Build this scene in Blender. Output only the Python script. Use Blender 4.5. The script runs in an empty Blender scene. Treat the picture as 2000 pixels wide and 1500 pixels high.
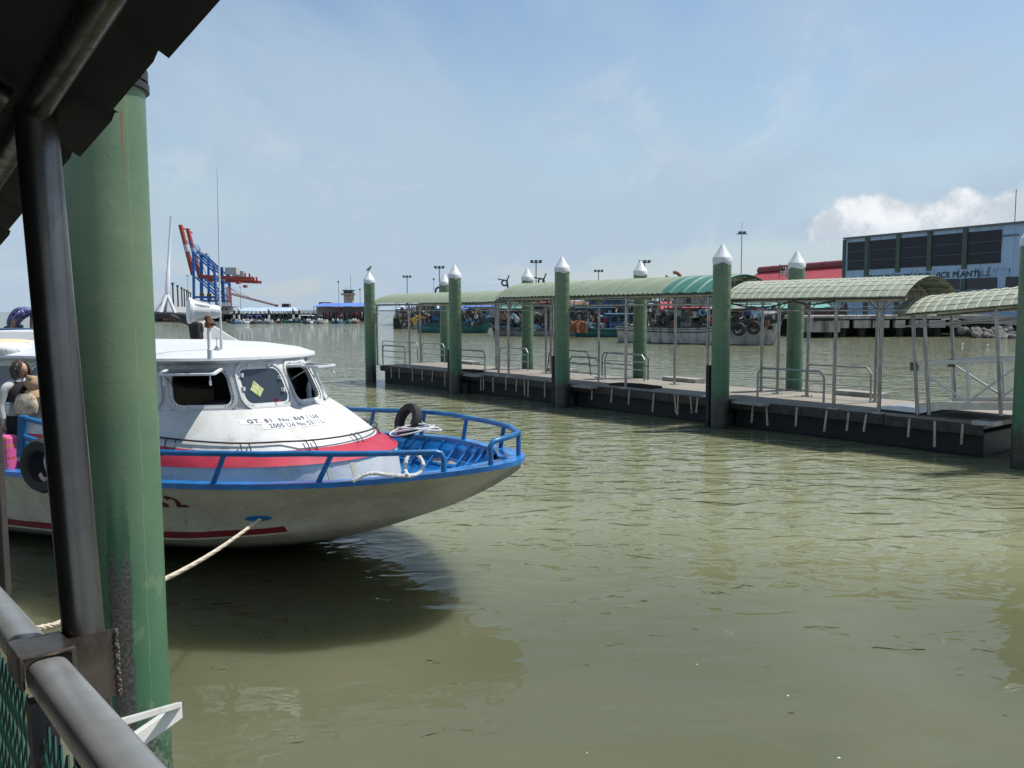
import bpy, bmesh, math, random
from mathutils import Vector, Matrix
random.seed(7)
R = math.radians
scene = bpy.context.scene
col = scene.collection

# ------------------------------------------------------------------ camera
FPX = 1650.0; CAM_H = 3.3
PITCH = math.atan(145 / FPX); ROLL = 0.0042
FW = Vector((0, math.cos(PITCH), -math.sin(PITCH)))
UP = Vector((0, math.sin(PITCH), math.cos(PITCH)))
RT = Vector((1, 0, 0))
CAM = Vector((0, 0, CAM_H))
cr, sr = math.cos(ROLL), math.sin(ROLL)
AX = RT * cr - UP * sr; AY = RT * sr + UP * cr
camd = bpy.data.cameras.new('camera'); camo = bpy.data.objects.new('camera', camd); col.objects.link(camo)
camd.sensor_width = 36.0; camd.lens = 36.0 * FPX / 2000.0
camd.clip_start = 0.05; camd.clip_end = 60000
M = Matrix((AX, AY, -FW)).transposed().to_4x4(); M.translation = CAM
camo.matrix_world = M
scene.camera = camo

# ------------------------------------------------------------------ light
SUN_AZ = 72.0      # degrees to the right of the view direction (+Y)
SUN_EL = 63.0
world = bpy.data.worlds.new('World'); scene.world = world; world.use_nodes = True
wn = world.node_tree.nodes; wl = world.node_tree.links
for n_ in list(wn): wn.remove(n_)
def W_(t, **k):
    n_ = wn.new(t)
    for a, b in k.items(): setattr(n_, a, b)
    return n_
sky = W_('ShaderNodeTexSky', sky_type='NISHITA', sun_disc=False)
sky.sun_elevation = R(SUN_EL); sky.sun_rotation = R(SUN_AZ)
sky.altitude = 0; sky.air_density = 1.3; sky.dust_density = .5; sky.ozone_density = 2.5
tc = W_('ShaderNodeTexCoord')
sep = W_('ShaderNodeSeparateXYZ'); wl.new(tc.outputs['Generated'], sep.inputs[0])
def wmath(op, a, b=None, c=None):
    n_ = W_('ShaderNodeMath', operation=op)
    for i, v in enumerate((a, b, c)):
        if v is None: continue
        if isinstance(v, (int, float)): n_.inputs[i].default_value = v
        else: wl.new(v, n_.inputs[i])
    return n_.outputs[0]
zc_ = wmath('ADD', wmath('MAXIMUM', sep.outputs['Z'], 0.0), 0.16)
cxy = W_('ShaderNodeCombineXYZ')
wl.new(wmath('DIVIDE', sep.outputs['X'], zc_), cxy.inputs[0]); wl.new(wmath('DIVIDE', sep.outputs['Y'], zc_), cxy.inputs[1])
def wnoise(vec, scale, detail=6, rough=.55, dist=0, sc=(1, 1, 1), rot=0, loc=(0, 0, 0)):
    mp = W_('ShaderNodeMapping'); wl.new(vec, mp.inputs[0]); mp.inputs['Scale'].default_value = sc
    mp.inputs['Rotation'].default_value = (0, 0, rot); mp.inputs['Location'].default_value = loc
    nz = W_('ShaderNodeTexNoise'); wl.new(mp.outputs[0], nz.inputs['Vector'])
    nz.inputs['Scale'].default_value = scale; nz.inputs['Detail'].default_value = detail
    nz.inputs['Roughness'].default_value = rough; nz.inputs['Distortion'].default_value = dist
    return nz.outputs['Fac']
def wramp(f, a, b, lo=0.0, hi=1.0):
    n_ = W_('ShaderNodeMapRange', interpolation_type='SMOOTHSTEP'); wl.new(f, n_.inputs[0])
    for i, v in enumerate((a, b, lo, hi)): n_.inputs[i + 1].default_value = v
    return n_.outputs[0]
big = wnoise(cxy.outputs[0], .55, 5, .55, .6, loc=(3.1, 1.7, 0))
wisp = wnoise(cxy.outputs[0], 1.15, 9, .62, 1.1, sc=(1.0, .38, 1), rot=.9, loc=(.4, 2.2, 0))
veil = wramp(wmath('ADD', wmath('MULTIPLY', big, .55), wmath('MULTIPLY', wisp, .45)), .40, .62, .0, .68)
# haze towards the horizon
hz = wramp(sep.outputs['Z'], 0.0, .36, 1.0, 0.0)
veil = wmath('MINIMUM', wmath('ADD', veil, wmath('MULTIPLY', hz, .72)), .96)
mix1 = W_('ShaderNodeMix', data_type='RGBA'); wl.new(veil, mix1.inputs['Factor'])
SKYC = mix1.inputs['A']
wl.new(sky.outputs[0], mix1.inputs['A']); mix1.inputs['B'].default_value = (3.65, 4.65, 5.75, 1)
wsp = wnoise(cxy.outputs[0], 1.5, 10, .66, 1.6, sc=(1.0, .45, 1), rot=1.1, loc=(5.3, .7, 0))
wsp2 = wnoise(cxy.outputs[0], .5, 3, .5, .4, loc=(1.2, 6.1, 0))
wm = wmath('MULTIPLY', wmath('MULTIPLY', wramp(wsp, .50, .74, 0, 1), wramp(wsp2, .38, .6, .1, 1)), .55)
mix1b = W_('ShaderNodeMix', data_type='RGBA'); wl.new(wm, mix1b.inputs['Factor']); wl.new(mix1.outputs['Result'], mix1b.inputs['A']); mix1b.inputs['B'].default_value = (5.0, 5.6, 6.2, 1)
mix1 = mix1b
# cumulus bank low on the right, over the land: a union of soft puffs broken up by noise
def dirpx(x, y):
    u = (x - 1000) / FPX; v = -(y - 750) / FPX; return (AX * u + AY * v + FW).normalized()
dirn = W_('ShaderNodeVectorMath', operation='NORMALIZE'); wl.new(tc.outputs['Generated'], dirn.inputs[0])
dn1 = W_('ShaderNodeTexNoise'); wl.new(dirn.outputs[0], dn1.inputs['Vector']); dn1.inputs['Scale'].default_value = 26; dn1.inputs['Detail'].default_value = 6; dn1.inputs['Roughness'].default_value = .6
dsub = W_('ShaderNodeVectorMath', operation='SUBTRACT'); wl.new(dn1.outputs['Color'], dsub.inputs[0]); dsub.inputs[1].default_value = (.5, .5, .5)
dscl = W_('ShaderNodeVectorMath', operation='SCALE'); wl.new(dsub.outputs[0], dscl.inputs[0]); dscl.inputs['Scale'].default_value = .045
dadd = W_('ShaderNodeVectorMath', operation='ADD'); wl.new(dirn.outputs[0], dadd.inputs[0]); wl.new(dscl.outputs[0], dadd.inputs[1])
puff = None
for x_, y_, r_ in ((1615, 448, 34), (1655, 420, 40), (1690, 408, 34), (1735, 440, 46), (1795, 440, 42), (1850, 424, 38), (1895, 420, 40), (1945, 430, 46), (2010, 440, 60), (2090, 430, 80), (2200, 440, 90)):
    d_ = dirpx(x_, y_); v_ = W_('ShaderNodeVectorMath', operation='DISTANCE'); wl.new(dadd.outputs[0], v_.inputs[0]); v_.inputs[1].default_value = d_
    g_ = wmath('SUBTRACT', 1.0, wmath('DIVIDE', v_.outputs['Value'], r_ / FPX * 1.25))
    puff = g_ if puff is None else wmath('MAXIMUM', puff, g_)
cmask = wmath('MULTIPLY', wramp(puff, .05, .36, 0, .97), wramp(sep.outputs['Z'], .055, .10, .2, 1))
mix2 = W_('ShaderNodeMix', data_type='RGBA'); wl.new(cmask, mix2.inputs['Factor'])
wl.new(mix1.outputs['Result'], mix2.inputs['A'])
shade = W_('ShaderNodeMix', data_type='RGBA'); wl.new(wramp(dn1.outputs['Fac'], .35, .65), shade.inputs['Factor']); shade.inputs['A'].default_value = (4.7, 5.2, 5.8, 1); shade.inputs['B'].default_value = (7.6, 7.8, 8.0, 1)
wl.new(shade.outputs['Result'], mix2.inputs['B'])
bg = W_('ShaderNodeBackground'); wl.new(mix2.outputs['Result'], bg.inputs[0]); bg.inputs[1].default_value = 0.115
wo = W_('ShaderNodeOutputWorld'); wl.new(bg.outputs[0], wo.inputs[0])

sund = bpy.data.lights.new('sun', 'SUN'); suno = bpy.data.objects.new('sun', sund); col.objects.link(suno)
sund.energy = 5.0; sund.angle = R(0.55); sund.color = (1.0, .965, .91)
sdir = Vector((math.sin(R(SUN_AZ)) * math.cos(R(SUN_EL)), math.cos(R(SUN_AZ)) * math.cos(R(SUN_EL)), math.sin(R(SUN_EL))))
suno.rotation_euler = sdir.to_track_quat('Z', 'Y').to_euler(); suno.location = (30, 30, 60)
vs = scene.view_settings
vs.view_transform = 'Standard'; vs.look = 'None'; vs.exposure = 0.1; vs.gamma = 1.0; vs.use_curve_mapping = False
scene.render.engine = 'CYCLES'
scene.cycles.max_bounces = 6; scene.cycles.transparent_max_bounces = 6
scene.cycles.sample_clamp_indirect = 4.0

# ------------------------------------------------------------------ pixels to directions (2000 x 1500 photograph)
def ray(x, y):
    u = (x - 1000) / FPX; v = -(y - 750) / FPX
    return AX * u + AY * v + FW
def onz(x, y, z):
    d = ray(x, y); return CAM + d * ((z - CAM_H) / d.z)
def onplane(x, y, p, n):
    d = ray(x, y); return CAM + d * ((Vector(p) - CAM).dot(n) / d.dot(n))
def atd(x, y, D):
    d = ray(x, y); return CAM + d * (D / d.y)
def interp(tab, t):
    tab = sorted(tab)
    if t <= tab[0][0]: return tab[0][1]
    for (a, va), (b, vb) in zip(tab, tab[1:]):
        if t <= b: return va + (vb - va) * (t - a) / (b - a)
    return tab[-1][1]
def smooth_interp(tab, t):
    tab = sorted(tab)
    if t <= tab[0][0]: return tab[0][1]
    if t >= tab[-1][0]: return tab[-1][1]
    for i in range(len(tab) - 1):
        a, va = tab[i]; b, vb = tab[i + 1]
        if t <= b:
            def slope(j):
                if j <= 0 or j >= len(tab) - 1:
                    k = 0 if j <= 0 else len(tab) - 2
                    return (tab[k + 1][1] - tab[k][1]) / (tab[k + 1][0] - tab[k][0])
                return (tab[j + 1][1] - tab[j - 1][1]) / (tab[j + 1][0] - tab[j - 1][0])
            h = b - a; s = (t - a) / h; m0 = slope(i) * h; m1 = slope(i + 1) * h
            return (2*s**3-3*s*s+1)*va + (s**3-2*s*s+s)*m0 + (-2*s**3+3*s*s)*vb + (s**3-s*s)*m1

# ------------------------------------------------------------------ object helpers
def tag(o, label=None, cat=None, group=None, kind=None):
    if label: o['label'] = label
    if cat: o['category'] = cat
    if group: o['group'] = group
    if kind: o['kind'] = kind
    return o
def thing(name, label, cat, loc=(0, 0, 0), rz=0.0, group=None):
    o = bpy.data.objects.new(name, None); col.objects.link(o); o.empty_display_size = .2
    o.location = loc; o.rotation_euler = (0, 0, rz)
    return tag(o, label, cat, group)
def child_copy(o, parent, **k):
    c = o.copy(); col.objects.link(c); c.parent = parent
    return c
def copy_tree(o, parent=None):
    c = o.copy(); col.objects.link(c); c.parent = parent
    for ch in [x for x in o.children]: copy_tree(ch, c)
    return c
class MB:
    def __init__(s): s.v = []; s.f = []
    def add(s, vs_, fs_):
        k = len(s.v); s.v += [tuple(v) for v in vs_]; s.f += [tuple(i + k for i in f) for f in fs_]; return s
    def box(s, c, d, rz=0.0, rot=None):
        x, y, z = d[0] / 2, d[1] / 2, d[2] / 2
        m = rot if rot else Matrix.Rotation(rz, 3, 'Z')
        c = Vector(c)
        vs_ = [c + m @ Vector((sx * x, sy * y, sz * z)) for sz in (-1, 1) for sx, sy in ((-1, -1), (1, -1), (1, 1), (-1, 1))]
        return s.add(vs_, [(3, 2, 1, 0), (4, 5, 6, 7), (0, 1, 5, 4), (1, 2, 6, 5), (2, 3, 7, 6), (3, 0, 4, 7)])
    def bar(s, p, q, w, h=None, upv=(0, 0, 1)):
        p = Vector(p); q = Vector(q); h = h or w; d = (q - p); L_ = d.length; d.normalize()
        u = Vector(upv)
        if abs(d.dot(u)) > .98: u = Vector((1, 0, 0))
        y = u.cross(d).normalized(); z = d.cross(y).normalized()
        m = Matrix((d, y, z)).transposed()
        return s.box((p + q) / 2, (L_, w, h), rot=m)
    def tube(s, pts, r, n=8, closed=False, caps=True):
        pts = [Vector(p) for p in pts]; N = len(pts)
        rr = r if isinstance(r, (list, tuple)) else [r] * N
        rings = []; prev = None
        for i, p in enumerate(pts):
            if closed: d = pts[(i + 1) % N] - pts[i - 1]
            else: d = pts[min(i + 1, N - 1)] - pts[max(i - 1, 0)]
            d.normalize()
            if prev is None:
                u = Vector((0, 0, 1)) if abs(d.z) < .9 else Vector((1, 0, 0))
                u = (u - d * u.dot(d)).normalized()
            else:
                u = (prev - d * prev.dot(d))
                u = u.normalized() if u.length > 1e-6 else d.orthogonal().normalized()
            prev = u; w = d.cross(u)
            rings.append([p + (u * math.cos(2 * math.pi * k / n) + w * math.sin(2 * math.pi * k / n)) * rr[i] for k in range(n)])
        return s.loft(rings, closed_u=True, closed_v=closed, caps=caps and not closed)
    def loft(s, rings, closed_u=False, closed_v=False, caps=False):
        n = len(rings[0]); vs_ = [v for r_ in rings for v in r_]; fs_ = []
        m = len(rings)
        for i in range(m if closed_v else m - 1):
            j = (i + 1) % m
            for k in range(n if closed_u else n - 1):
                l = (k + 1) % n
                fs_.append((i * n + k, i * n + l, j * n + l, j * n + k))
        if caps:
            fs_.append(tuple(range(n))[::-1]); fs_.append(tuple((m - 1) * n + k for k in range(n)))
        return s.add(vs_, fs_)
    def lathe(s, prof, n=24, c=(0, 0, 0), ax=None):
        c = Vector(c); m = ax or Matrix.Identity(3)
        rings = [[c + m @ Vector((r_ * math.cos(2 * math.pi * k / n), r_ * math.sin(2 * math.pi * k / n), z)) for k in range(n)] for r_, z in prof]
        return s.loft(rings, closed_u=True, caps=True)
    def prism(s, poly, z0, z1, tr=None):
        n = len(poly); tr = tr or (lambda x, y, z: (x, y, z))
        vs_ = [tr(x, y, z0) for x, y in poly] + [tr(x, y, z1) for x, y in poly]
        fs_ = [tuple(range(n))[::-1], tuple(range(n, 2 * n))] + [(i, (i + 1) % n, n + (i + 1) % n, n + i) for i in range(n)]
        return s.add(vs_, fs_)
    def torus(s, c, R_, r_, ax=(0, 0, 1), n=20, m=8, sq=1.0):
        c = Vector(c); a = Vector(ax).normalized(); u = a.orthogonal().normalized(); w = a.cross(u)
        rings = []
        for i in range(n):
            t = 2 * math.pi * i / n; d = u * math.cos(t) + w * math.sin(t)
            rings.append([c + d * (R_ + r_ * math.cos(2 * math.pi * k / m)) + a * (r_ * sq * math.sin(2 * math.pi * k / m)) for k in range(m)])
        return s.loft(rings, closed_u=True, closed_v=True)
    def mesh(s, name, mat, smooth=False, fix=True):
        me = bpy.data.meshes.new(name); me.from_pydata(s.v, [], s.f); me.update()
        if fix:
            b = bmesh.new(); b.from_mesh(me); bmesh.ops.recalc_face_normals(b, faces=b.faces); b.to_mesh(me); b.free()
        if mat: me.materials.append(mat)
        if smooth:
            me.polygons.foreach_set('use_smooth', [True] * len(me.polygons))
            try: me.set_sharp_from_angle(angle=R(38 if smooth is True else smooth))
            except Exception: pass
        return me
    def build(s, name, mat, parent=None, smooth=False, bevel=0, fix=True, solid=0):
        o = bpy.data.objects.new(name, s.mesh(name, mat, smooth, fix)); col.objects.link(o)
        if parent: o.parent = parent
        if solid:
            md = o.modifiers.new('s', 'SOLIDIFY'); md.thickness = solid; md.offset = -1
        if bevel:
            md = o.modifiers.new('b', 'BEVEL'); md.width = bevel; md.segments = 2; md.limit_method = 'ANGLE'; md.angle_limit = R(40)
        return o
def obj_of(me, name, parent=None, loc=(0, 0, 0), rot=(0, 0, 0)):
    o = bpy.data.objects.new(name, me); col.objects.link(o); o.location = loc; o.rotation_euler = rot
    if parent: o.parent = parent
    return o
def struct(o): o['kind'] = 'structure'; return o
def stuff(o): o['kind'] = 'stuff'; return o
def bez(pts, n=8):
    """Catmull-Rom through the points."""
    pts = [Vector(p) for p in pts]; out = []
    for i in range(len(pts) - 1):
        p0 = pts[max(i - 1, 0)]; p1 = pts[i]; p2 = pts[i + 1]; p3 = pts[min(i + 2, len(pts) - 1)]
        for k in range(n):
            t = k / n
            out.append(.5 * ((2 * p1) + (p2 - p0) * t + (2 * p0 - 5 * p1 + 4 * p2 - p3) * t * t + (3 * p1 - p0 - 3 * p2 + p3) * t ** 3))
    out.append(pts[-1]); return out
def text_mesh(s, size=1.0, bold=0.0, shear=0.0, space=1.0):
    cu_ = bpy.data.curves.new('t', 'FONT'); cu_.body = s; cu_.size = size; cu_.offset = bold; cu_.shear = shear; cu_.space_character = space
    cu_.resolution_u = 3
    o = bpy.data.objects.new('t', cu_); col.objects.link(o)
    dg = bpy.context.evaluated_depsgraph_get(); me = bpy.data.meshes.new_from_object(o.evaluated_get(dg))
    bpy.data.objects.remove(o); bpy.data.curves.remove(cu_)
    return [v.co.copy() for v in me.vertices], [tuple(p.vertices) for p in me.polygons], me
def rope_mb(path, r=.018, strands=3, pitch=.09, seg=.012):
    """laid rope: strands twisted round the path"""
    path = [Vector(p) for p in path]
    pts = [path[0]]; 
    for a, b in zip(path, path[1:]):
        n = max(1, int((b - a).length / seg)); pts += [a.lerp(b, k / n) for k in range(1, n + 1)]
    mb = MB(); dist = 0; frames = []; prev = None
    for i, p in enumerate(pts):
        d = (pts[min(i + 1, len(pts) - 1)] - pts[max(i - 1, 0)]).normalized()
        if prev is None: u = d.orthogonal().normalized()
        else: u = (prev - d * prev.dot(d)).normalized()
        prev = u
        if i: dist += (p - pts[i - 1]).length
        frames.append((p, u, d.cross(u), dist))
    for k in range(strands):
        mb.tube([p + (u * math.cos(2 * math.pi * (k / strands + s_ / pitch)) + w * math.sin(2 * math.pi * (k / strands + s_ / pitch))) * r * .52 for p, u, w, s_ in frames], r * .56, 5)
    return mb
# ------------------------------------------------------------------ materials
MATS = {}
class NT:
    def __init__(s, name):
        s.m = bpy.data.materials.new(name); s.m.use_nodes = True; s.n = s.m.node_tree.nodes; s.l = s.m.node_tree.links
        s.p = s.n['Principled BSDF']; s.out = s.n['Material Output']
        MATS[name] = s.m
    def new(s, t, **k):
        n_ = s.n.new(t)
        for a, b in k.items(): setattr(n_, a, b)
        return n_
    def put(s, sock, v):
        if isinstance(v, (int, float)): sock.default_value = v
        elif isinstance(v, (tuple, list)): sock.default_value = tuple(v) + ((1,) if len(v) == 3 and sock.type == 'RGBA' else ())
        else: s.l.new(v, sock)
    def math(s, op, a, b=None, c=None, clamp=False):
        n_ = s.new('ShaderNodeMath', operation=op, use_clamp=clamp)
        for i, v in enumerate((a, b, c)):
            if v is not None: s.put(n_.inputs[i], v)
        return n_.outputs[0]
    def coord(s, which='Object', scale=(1, 1, 1), rot=(0, 0, 0), loc=(0, 0, 0)):
        if which == 'World': o = s.new('ShaderNodeNewGeometry').outputs['Position']
        else: o = s.new('ShaderNodeTexCoord').outputs[which]
        mp = s.new('ShaderNodeMapping'); s.l.new(o, mp.inputs[0])
        mp.inputs['Scale'].default_value = scale; mp.inputs['Rotation'].default_value = rot; mp.inputs['Location'].default_value = loc
        return mp.outputs[0]
    def noise(s, vec, scale=5, detail=5, rough=.55, dist=0):
        n_ = s.new('ShaderNodeTexNoise'); s.l.new(vec, n_.inputs['Vector'])
        n_.inputs['Scale'].default_value = scale; n_.inputs['Detail'].default_value = detail
        n_.inputs['Roughness'].default_value = rough; n_.inputs['Distortion'].default_value = dist
        return n_.outputs['Fac']
    def ramp(s, f, a, b, lo=0.0, hi=1.0, smooth=True):
        n_ = s.new('ShaderNodeMapRange'); n_.interpolation_type = 'SMOOTHSTEP' if smooth else 'LINEAR'
        s.put(n_.inputs[0], f)
        for i, v in enumerate((a, b, lo, hi)): n_.inputs[i + 1].default_value = v
        return n_.outputs[0]
    def mix(s, f, a, b):
        n_ = s.new('ShaderNodeMix', data_type='RGBA'); s.put(n_.inputs['Factor'], f); s.put(n_.inputs['A'], a); s.put(n_.inputs['B'], b)
        return n_.outputs['Result']
    def bump(s, h, strength=.3, dist=.01, prev=None):
        n_ = s.new('ShaderNodeBump'); n_.inputs['Strength'].default_value = strength; n_.inputs['Distance'].default_value = dist
        s.l.new(h, n_.inputs['Height'])
        if prev: s.l.new(prev, n_.inputs['Normal'])
        return n_.outputs[0]
    def set(s, **k):
        names = {'color': 'Base Color', 'rough': 'Roughness', 'metal': 'Metallic', 'normal': 'Normal', 'spec': 'Specular IOR Level', 'coat': 'Coat Weight', 'ior': 'IOR', 'alpha': 'Alpha', 'trans': 'Transmission Weight', 'sss': 'Subsurface Weight'}
        for a, b in k.items(): s.put(s.p.inputs[names[a]], b)
        return s.m
def pm(name, c, rough=.55, metal=0.0, var=.25, vs_=2.5, dirt=None, damt=.5, ds=1.6, thr=(.5, .72), streak=None, bump=.0, bs=40, bd=.004, spec=.5, c2=None, coat=0, which='Object'):
    t = NT(name); v = t.coord(which)
    a = t.noise(v, vs_, 6, .6)
    dk = tuple(x * (1 - var) for x in c); lt = tuple(min(1, x * (1 + var * .6)) for x in c)
    cc = t.mix(t.ramp(a, .3, .7), dk, lt)
    if c2: cc = t.mix(t.ramp(t.noise(v, vs_ * 2.3, 5, .65), .5, .62), cc, c2)
    if dirt:
        v2 = t.coord(which, scale=streak if streak else (1, 1, 1), loc=(3.3, 1.1, 7.7))
        d = t.ramp(t.noise(v2, ds, 8, .68, .3), thr[0], thr[1], 0, damt)
        cc = t.mix(d, cc, dirt)
        t.set(rough=t.math('ADD', rough, t.math('MULTIPLY', d, .25)))
    else: t.set(rough=t.ramp(a, .2, .8, max(.03, rough - .07), min(1, rough + .07)))
    t.set(color=cc, metal=metal, spec=spec, coat=coat)
    if bump: t.set(normal=t.bump(t.noise(v, bs, 6, .6), bump, bd))
    return t.m
pm('blue_paint', (.008, .16, .46), .32, var=.3, dirt=(.03, .09, .17), damt=.55, ds=5, thr=(.52, .7), bump=.15, bs=30, coat=.25)
pm('blue_rail', (.007, .125, .32), .36, var=.35, dirt=(.16, .15, .12), damt=.75, ds=9, thr=(.6, .72), bump=.2, bs=60)
pm('boat_white', (.57, .58, .56), .45, var=.10, vs_=1.4, dirt=(.36, .34, .26), damt=.7, ds=2.6, thr=(.47, .72), bump=.5, bs=5, bd=.014)
pm('roof_white', (.60, .61, .61), .42, var=.05, vs_=1.5, dirt=(.44, .44, .41), damt=.5, ds=3.2, streak=(.5, 2.5, 1), bump=.45, bs=4, bd=.014)
pm('boat_red', (.42, .025, .05), .42, var=.2, dirt=(.25, .05, .06), damt=.5, ds=6, bump=.1)
pm('boot_red', (.16, .008, .02), .5, var=.3, dirt=(.06, .02, .02), ds=6)
def hull_mat():
    t = NT('hull_cream'); v = t.coord()
    s_ = t.new('ShaderNodeSeparateXYZ'); t.l.new(v, s_.inputs[0]); z = s_.outputs['Z']
    cc = t.mix(t.ramp(t.noise(v, 2.5, 6, .6), .3, .7), (.36, .355, .30), (.46, .455, .39))
    cc = t.mix(t.ramp(t.noise(t.coord(scale=(5, 5, .5)), 2.4, 8, .7), .53, .70, 0, .6), cc, (.20, .18, .12))
    cc = t.mix(t.ramp(t.noise(t.coord(scale=(.5, 1, 3.5)), 3.2, 8, .7), .66, .70, 0, .8), cc, (.8, .79, .72))
    wl_ = t.ramp(t.math('ADD', z, t.math('MULTIPLY', t.noise(v, 6, 5), .16)), .12, .34, 1, 0)
    cc = t.mix(wl_, cc, (.035, .045, .03))
    t.set(color=cc, rough=.42, coat=.12, normal=t.bump(t.noise(t.coord(scale=(.7, .7, 1.6)), 3.0, 5), .45, .03)); return t.m
hull_mat()
pm('window_frame', (.66, .67, .65), .45, var=.12, dirt=(.42, .27, .06), damt=.8, ds=7, thr=(.58, .68), bump=.3, bs=40)
pm('dark_trim', (.02, .02, .025), .5, var=.3)
pm('black_rubber', (.018, .018, .018), .75, var=.4, dirt=(.08, .075, .065), damt=.5, ds=8, bump=.4, bs=30)
pm('dark_inside', (.03, .035, .04), .9)
pm('galv', (.36, .37, .37), .42, .7, var=.2, dirt=(.2, .16, .1), damt=.5, ds=8)
pm('stainless', (.42, .42, .41), .27, .95, var=.25, vs_=5, dirt=(.16, .12, .08), damt=.6, ds=4, streak=(2, 2, .5), bump=.08, bs=70)
pm('stainless_post', (.34, .33, .32), .3, .9, var=.3, vs_=3, dirt=(.12, .10, .08), damt=.7, ds=3, streak=(2, 2, .3))
pm('aluminium', (.55, .56, .56), .35, .85, var=.1, vs_=6, dirt=(.35, .34, .31), damt=.4, ds=7, bump=.06, bs=90)
pm('rail_grey', (.33, .335, .33), .34, .55, var=.12, vs_=8, dirt=(.22, .2, .17), damt=.5, ds=9, bump=.08, bs=90)
pm('weld_steel', (.14, .115, .095), .36, .85, var=.45, vs_=9, dirt=(.20, .10, .04), damt=.6, ds=12, bump=.25, bs=45)
pm('post_black', (.17, .162, .155), .28, .94, var=.25, vs_=3, dirt=(.09, .065, .045), damt=.75, ds=7, streak=(4, 4, .12), thr=(.46, .66), bump=.12, bs=80)
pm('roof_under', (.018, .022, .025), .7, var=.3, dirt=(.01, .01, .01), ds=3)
pm('roof_green', (.205, .26, .175), .6, var=.16, vs_=.9, dirt=(.13, .17, .10), damt=.5, ds=2.4, thr=(.45, .75), bump=.12, bs=30)
pm('roof_green_pale', (.275, .30, .225), .6, var=.14, vs_=1.1, dirt=(.17, .19, .125), damt=.45, ds=2.6, thr=(.45, .75), bump=.12, bs=30)
pm('roof_teal', (.04, .16, .12), .5, var=.12, dirt=(.05, .14, .1), ds=3)
pm('white_cap', (.66, .67, .67), .4, var=.04, dirt=(.5, .5, .46), damt=.35, ds=5, streak=(3, 3, .5))
pm('cap_band', (.02, .02, .022), .5)
pm('deck_concrete', (.25, .225, .185), .8, var=.15, vs_=3, dirt=(.16, .14, .11), damt=.6, ds=2.5, bump=.3, bs=60)
pm('timber', (.05, .045, .04), .85, var=.35, vs_=4, dirt=(.05, .045, .04), damt=.6, ds=6, streak=(.3, 3, 3), bump=.5, bs=25)
pm('timber_pale', (.30, .29, .26), .85, var=.25, vs_=4, dirt=(.1, .09, .08), damt=.6, ds=6, streak=(.3, 3, 3), bump=.4, bs=25)
pm('strap', (.40, .35, .23), .8, var=.2, vs_=9, dirt=(.10, .10, .06), damt=.7, ds=5)
pm('pontoon_side', (.012, .013, .013), .7, var=.4, vs_=3, dirt=(.03, .033, .025), damt=.6, ds=4, bump=.3, bs=14)
pm('rope', (.56, .50, .40), .85, var=.2, vs_=30, dirt=(.25, .21, .15), damt=.5, ds=12)
pm('rope_white', (.66, .65, .62), .8, var=.15, vs_=20)
pm('cable_dark', (.03, .028, .035), .5)
pm('skin', (.30, .155, .09), .5, var=.08)
pm('skin_light', (.46, .28, .19), .5, var=.06)
pm('hair', (.022, .014, .01), .55, var=.4)
pm('hair_brown', (.05, .028, .018), .5, var=.4)
pm('shirt_grey', (.48, .48, .46), .85, var=.15, vs_=8, bump=.5, bs=18, bd=.01)
pm('vest_black', (.012, .012, .014), .85)
pm('trousers_black', (.012, .012, .013), .85)
pm('jeans', (.06, .085, .13), .85, var=.35, vs_=8, bump=.4, bs=20, bd=.01)
pm('cloth_beige', (.50, .42, .31), .85, var=.3, vs_=14, dirt=(.22, .12, .06), ds=18, damt=.9, thr=(.55, .6))
pm('plush_tan', (.42, .29, .17), .95, var=.15, bump=.6, bs=90)
pm('sack_white', (.70, .69, .68), .7, var=.12, vs_=5, dirt=(.2, .2, .24), damt=.8, ds=9, thr=(.56, .62), bump=.6, bs=7, bd=.03)
pm('sack_yellow', (.62, .52, .34), .75, var=.2, vs_=5, dirt=(.55, .33, .08), damt=.9, ds=4, bump=.6, bs=7, bd=.03)
pm('bag_olive', (.10, .105, .07), .8, var=.5, vs_=7, bump=.5, bs=10, bd=.02)
pm('bag_mixed', (.34, .30, .33), .7, var=.4, vs_=9, dirt=(.4, .05, .1), damt=.9, ds=9, thr=(.55, .6))
pm('tarp_blue', (.02, .10, .42), .6, var=.25, vs_=4, bump=.5, bs=8, bd=.03)
pm('crate_blue', (.015, .06, .22), .45, var=.2)
pm('yellow_net', (.55, .34, .02), .8, var=.4, vs_=9, bump=.5, bs=12)
pm('orange_net', (.30, .13, .06), .8, var=.4, vs_=9)
pm('net_dark', (.045, .05, .04), .9, var=.5, vs_=6)
pm('fb_white', (.40, .40, .37), .65, var=.2, vs_=.8, dirt=(.14, .10, .06), damt=.85, ds=1.3, streak=(1.6, 1.6, .35), thr=(.46, .66), bump=.3, bs=6)
pm('fb_grey', (.22, .225, .21), .7, var=.25, vs_=.8, dirt=(.08, .065, .05), damt=.8, ds=1.4, streak=(1.6, 1.6, .35), thr=(.46, .66))
pm('fb_blue', (.02, .11, .22), .6, var=.3, vs_=.8, dirt=(.05, .06, .06), damt=.7, ds=1.4, thr=(.48, .66))
pm('fb_lightblue', (.20, .36, .47), .6, var=.2, dirt=(.2, .2, .18), damt=.6, ds=2)
pm('fb_teal', (.02, .14, .13), .6, var=.3, vs_=.8, dirt=(.05, .06, .05), damt=.7, ds=1.4, thr=(.48, .66))
pm('fb_dark', (.035, .037, .04), .7, var=.4, vs_=1, dirt=(.11, .07, .04), damt=.6, ds=2)
pm('fb_deck', (.14, .115, .085), .85, var=.4, vs_=2)
pm('fb_brown', (.16, .085, .045), .8, var=.4, vs_=2)
pm('rust', (.16, .06, .025), .85, var=.4, vs_=3)
pm('pipe_red', (.22, .07, .045), .6, var=.3)
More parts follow.
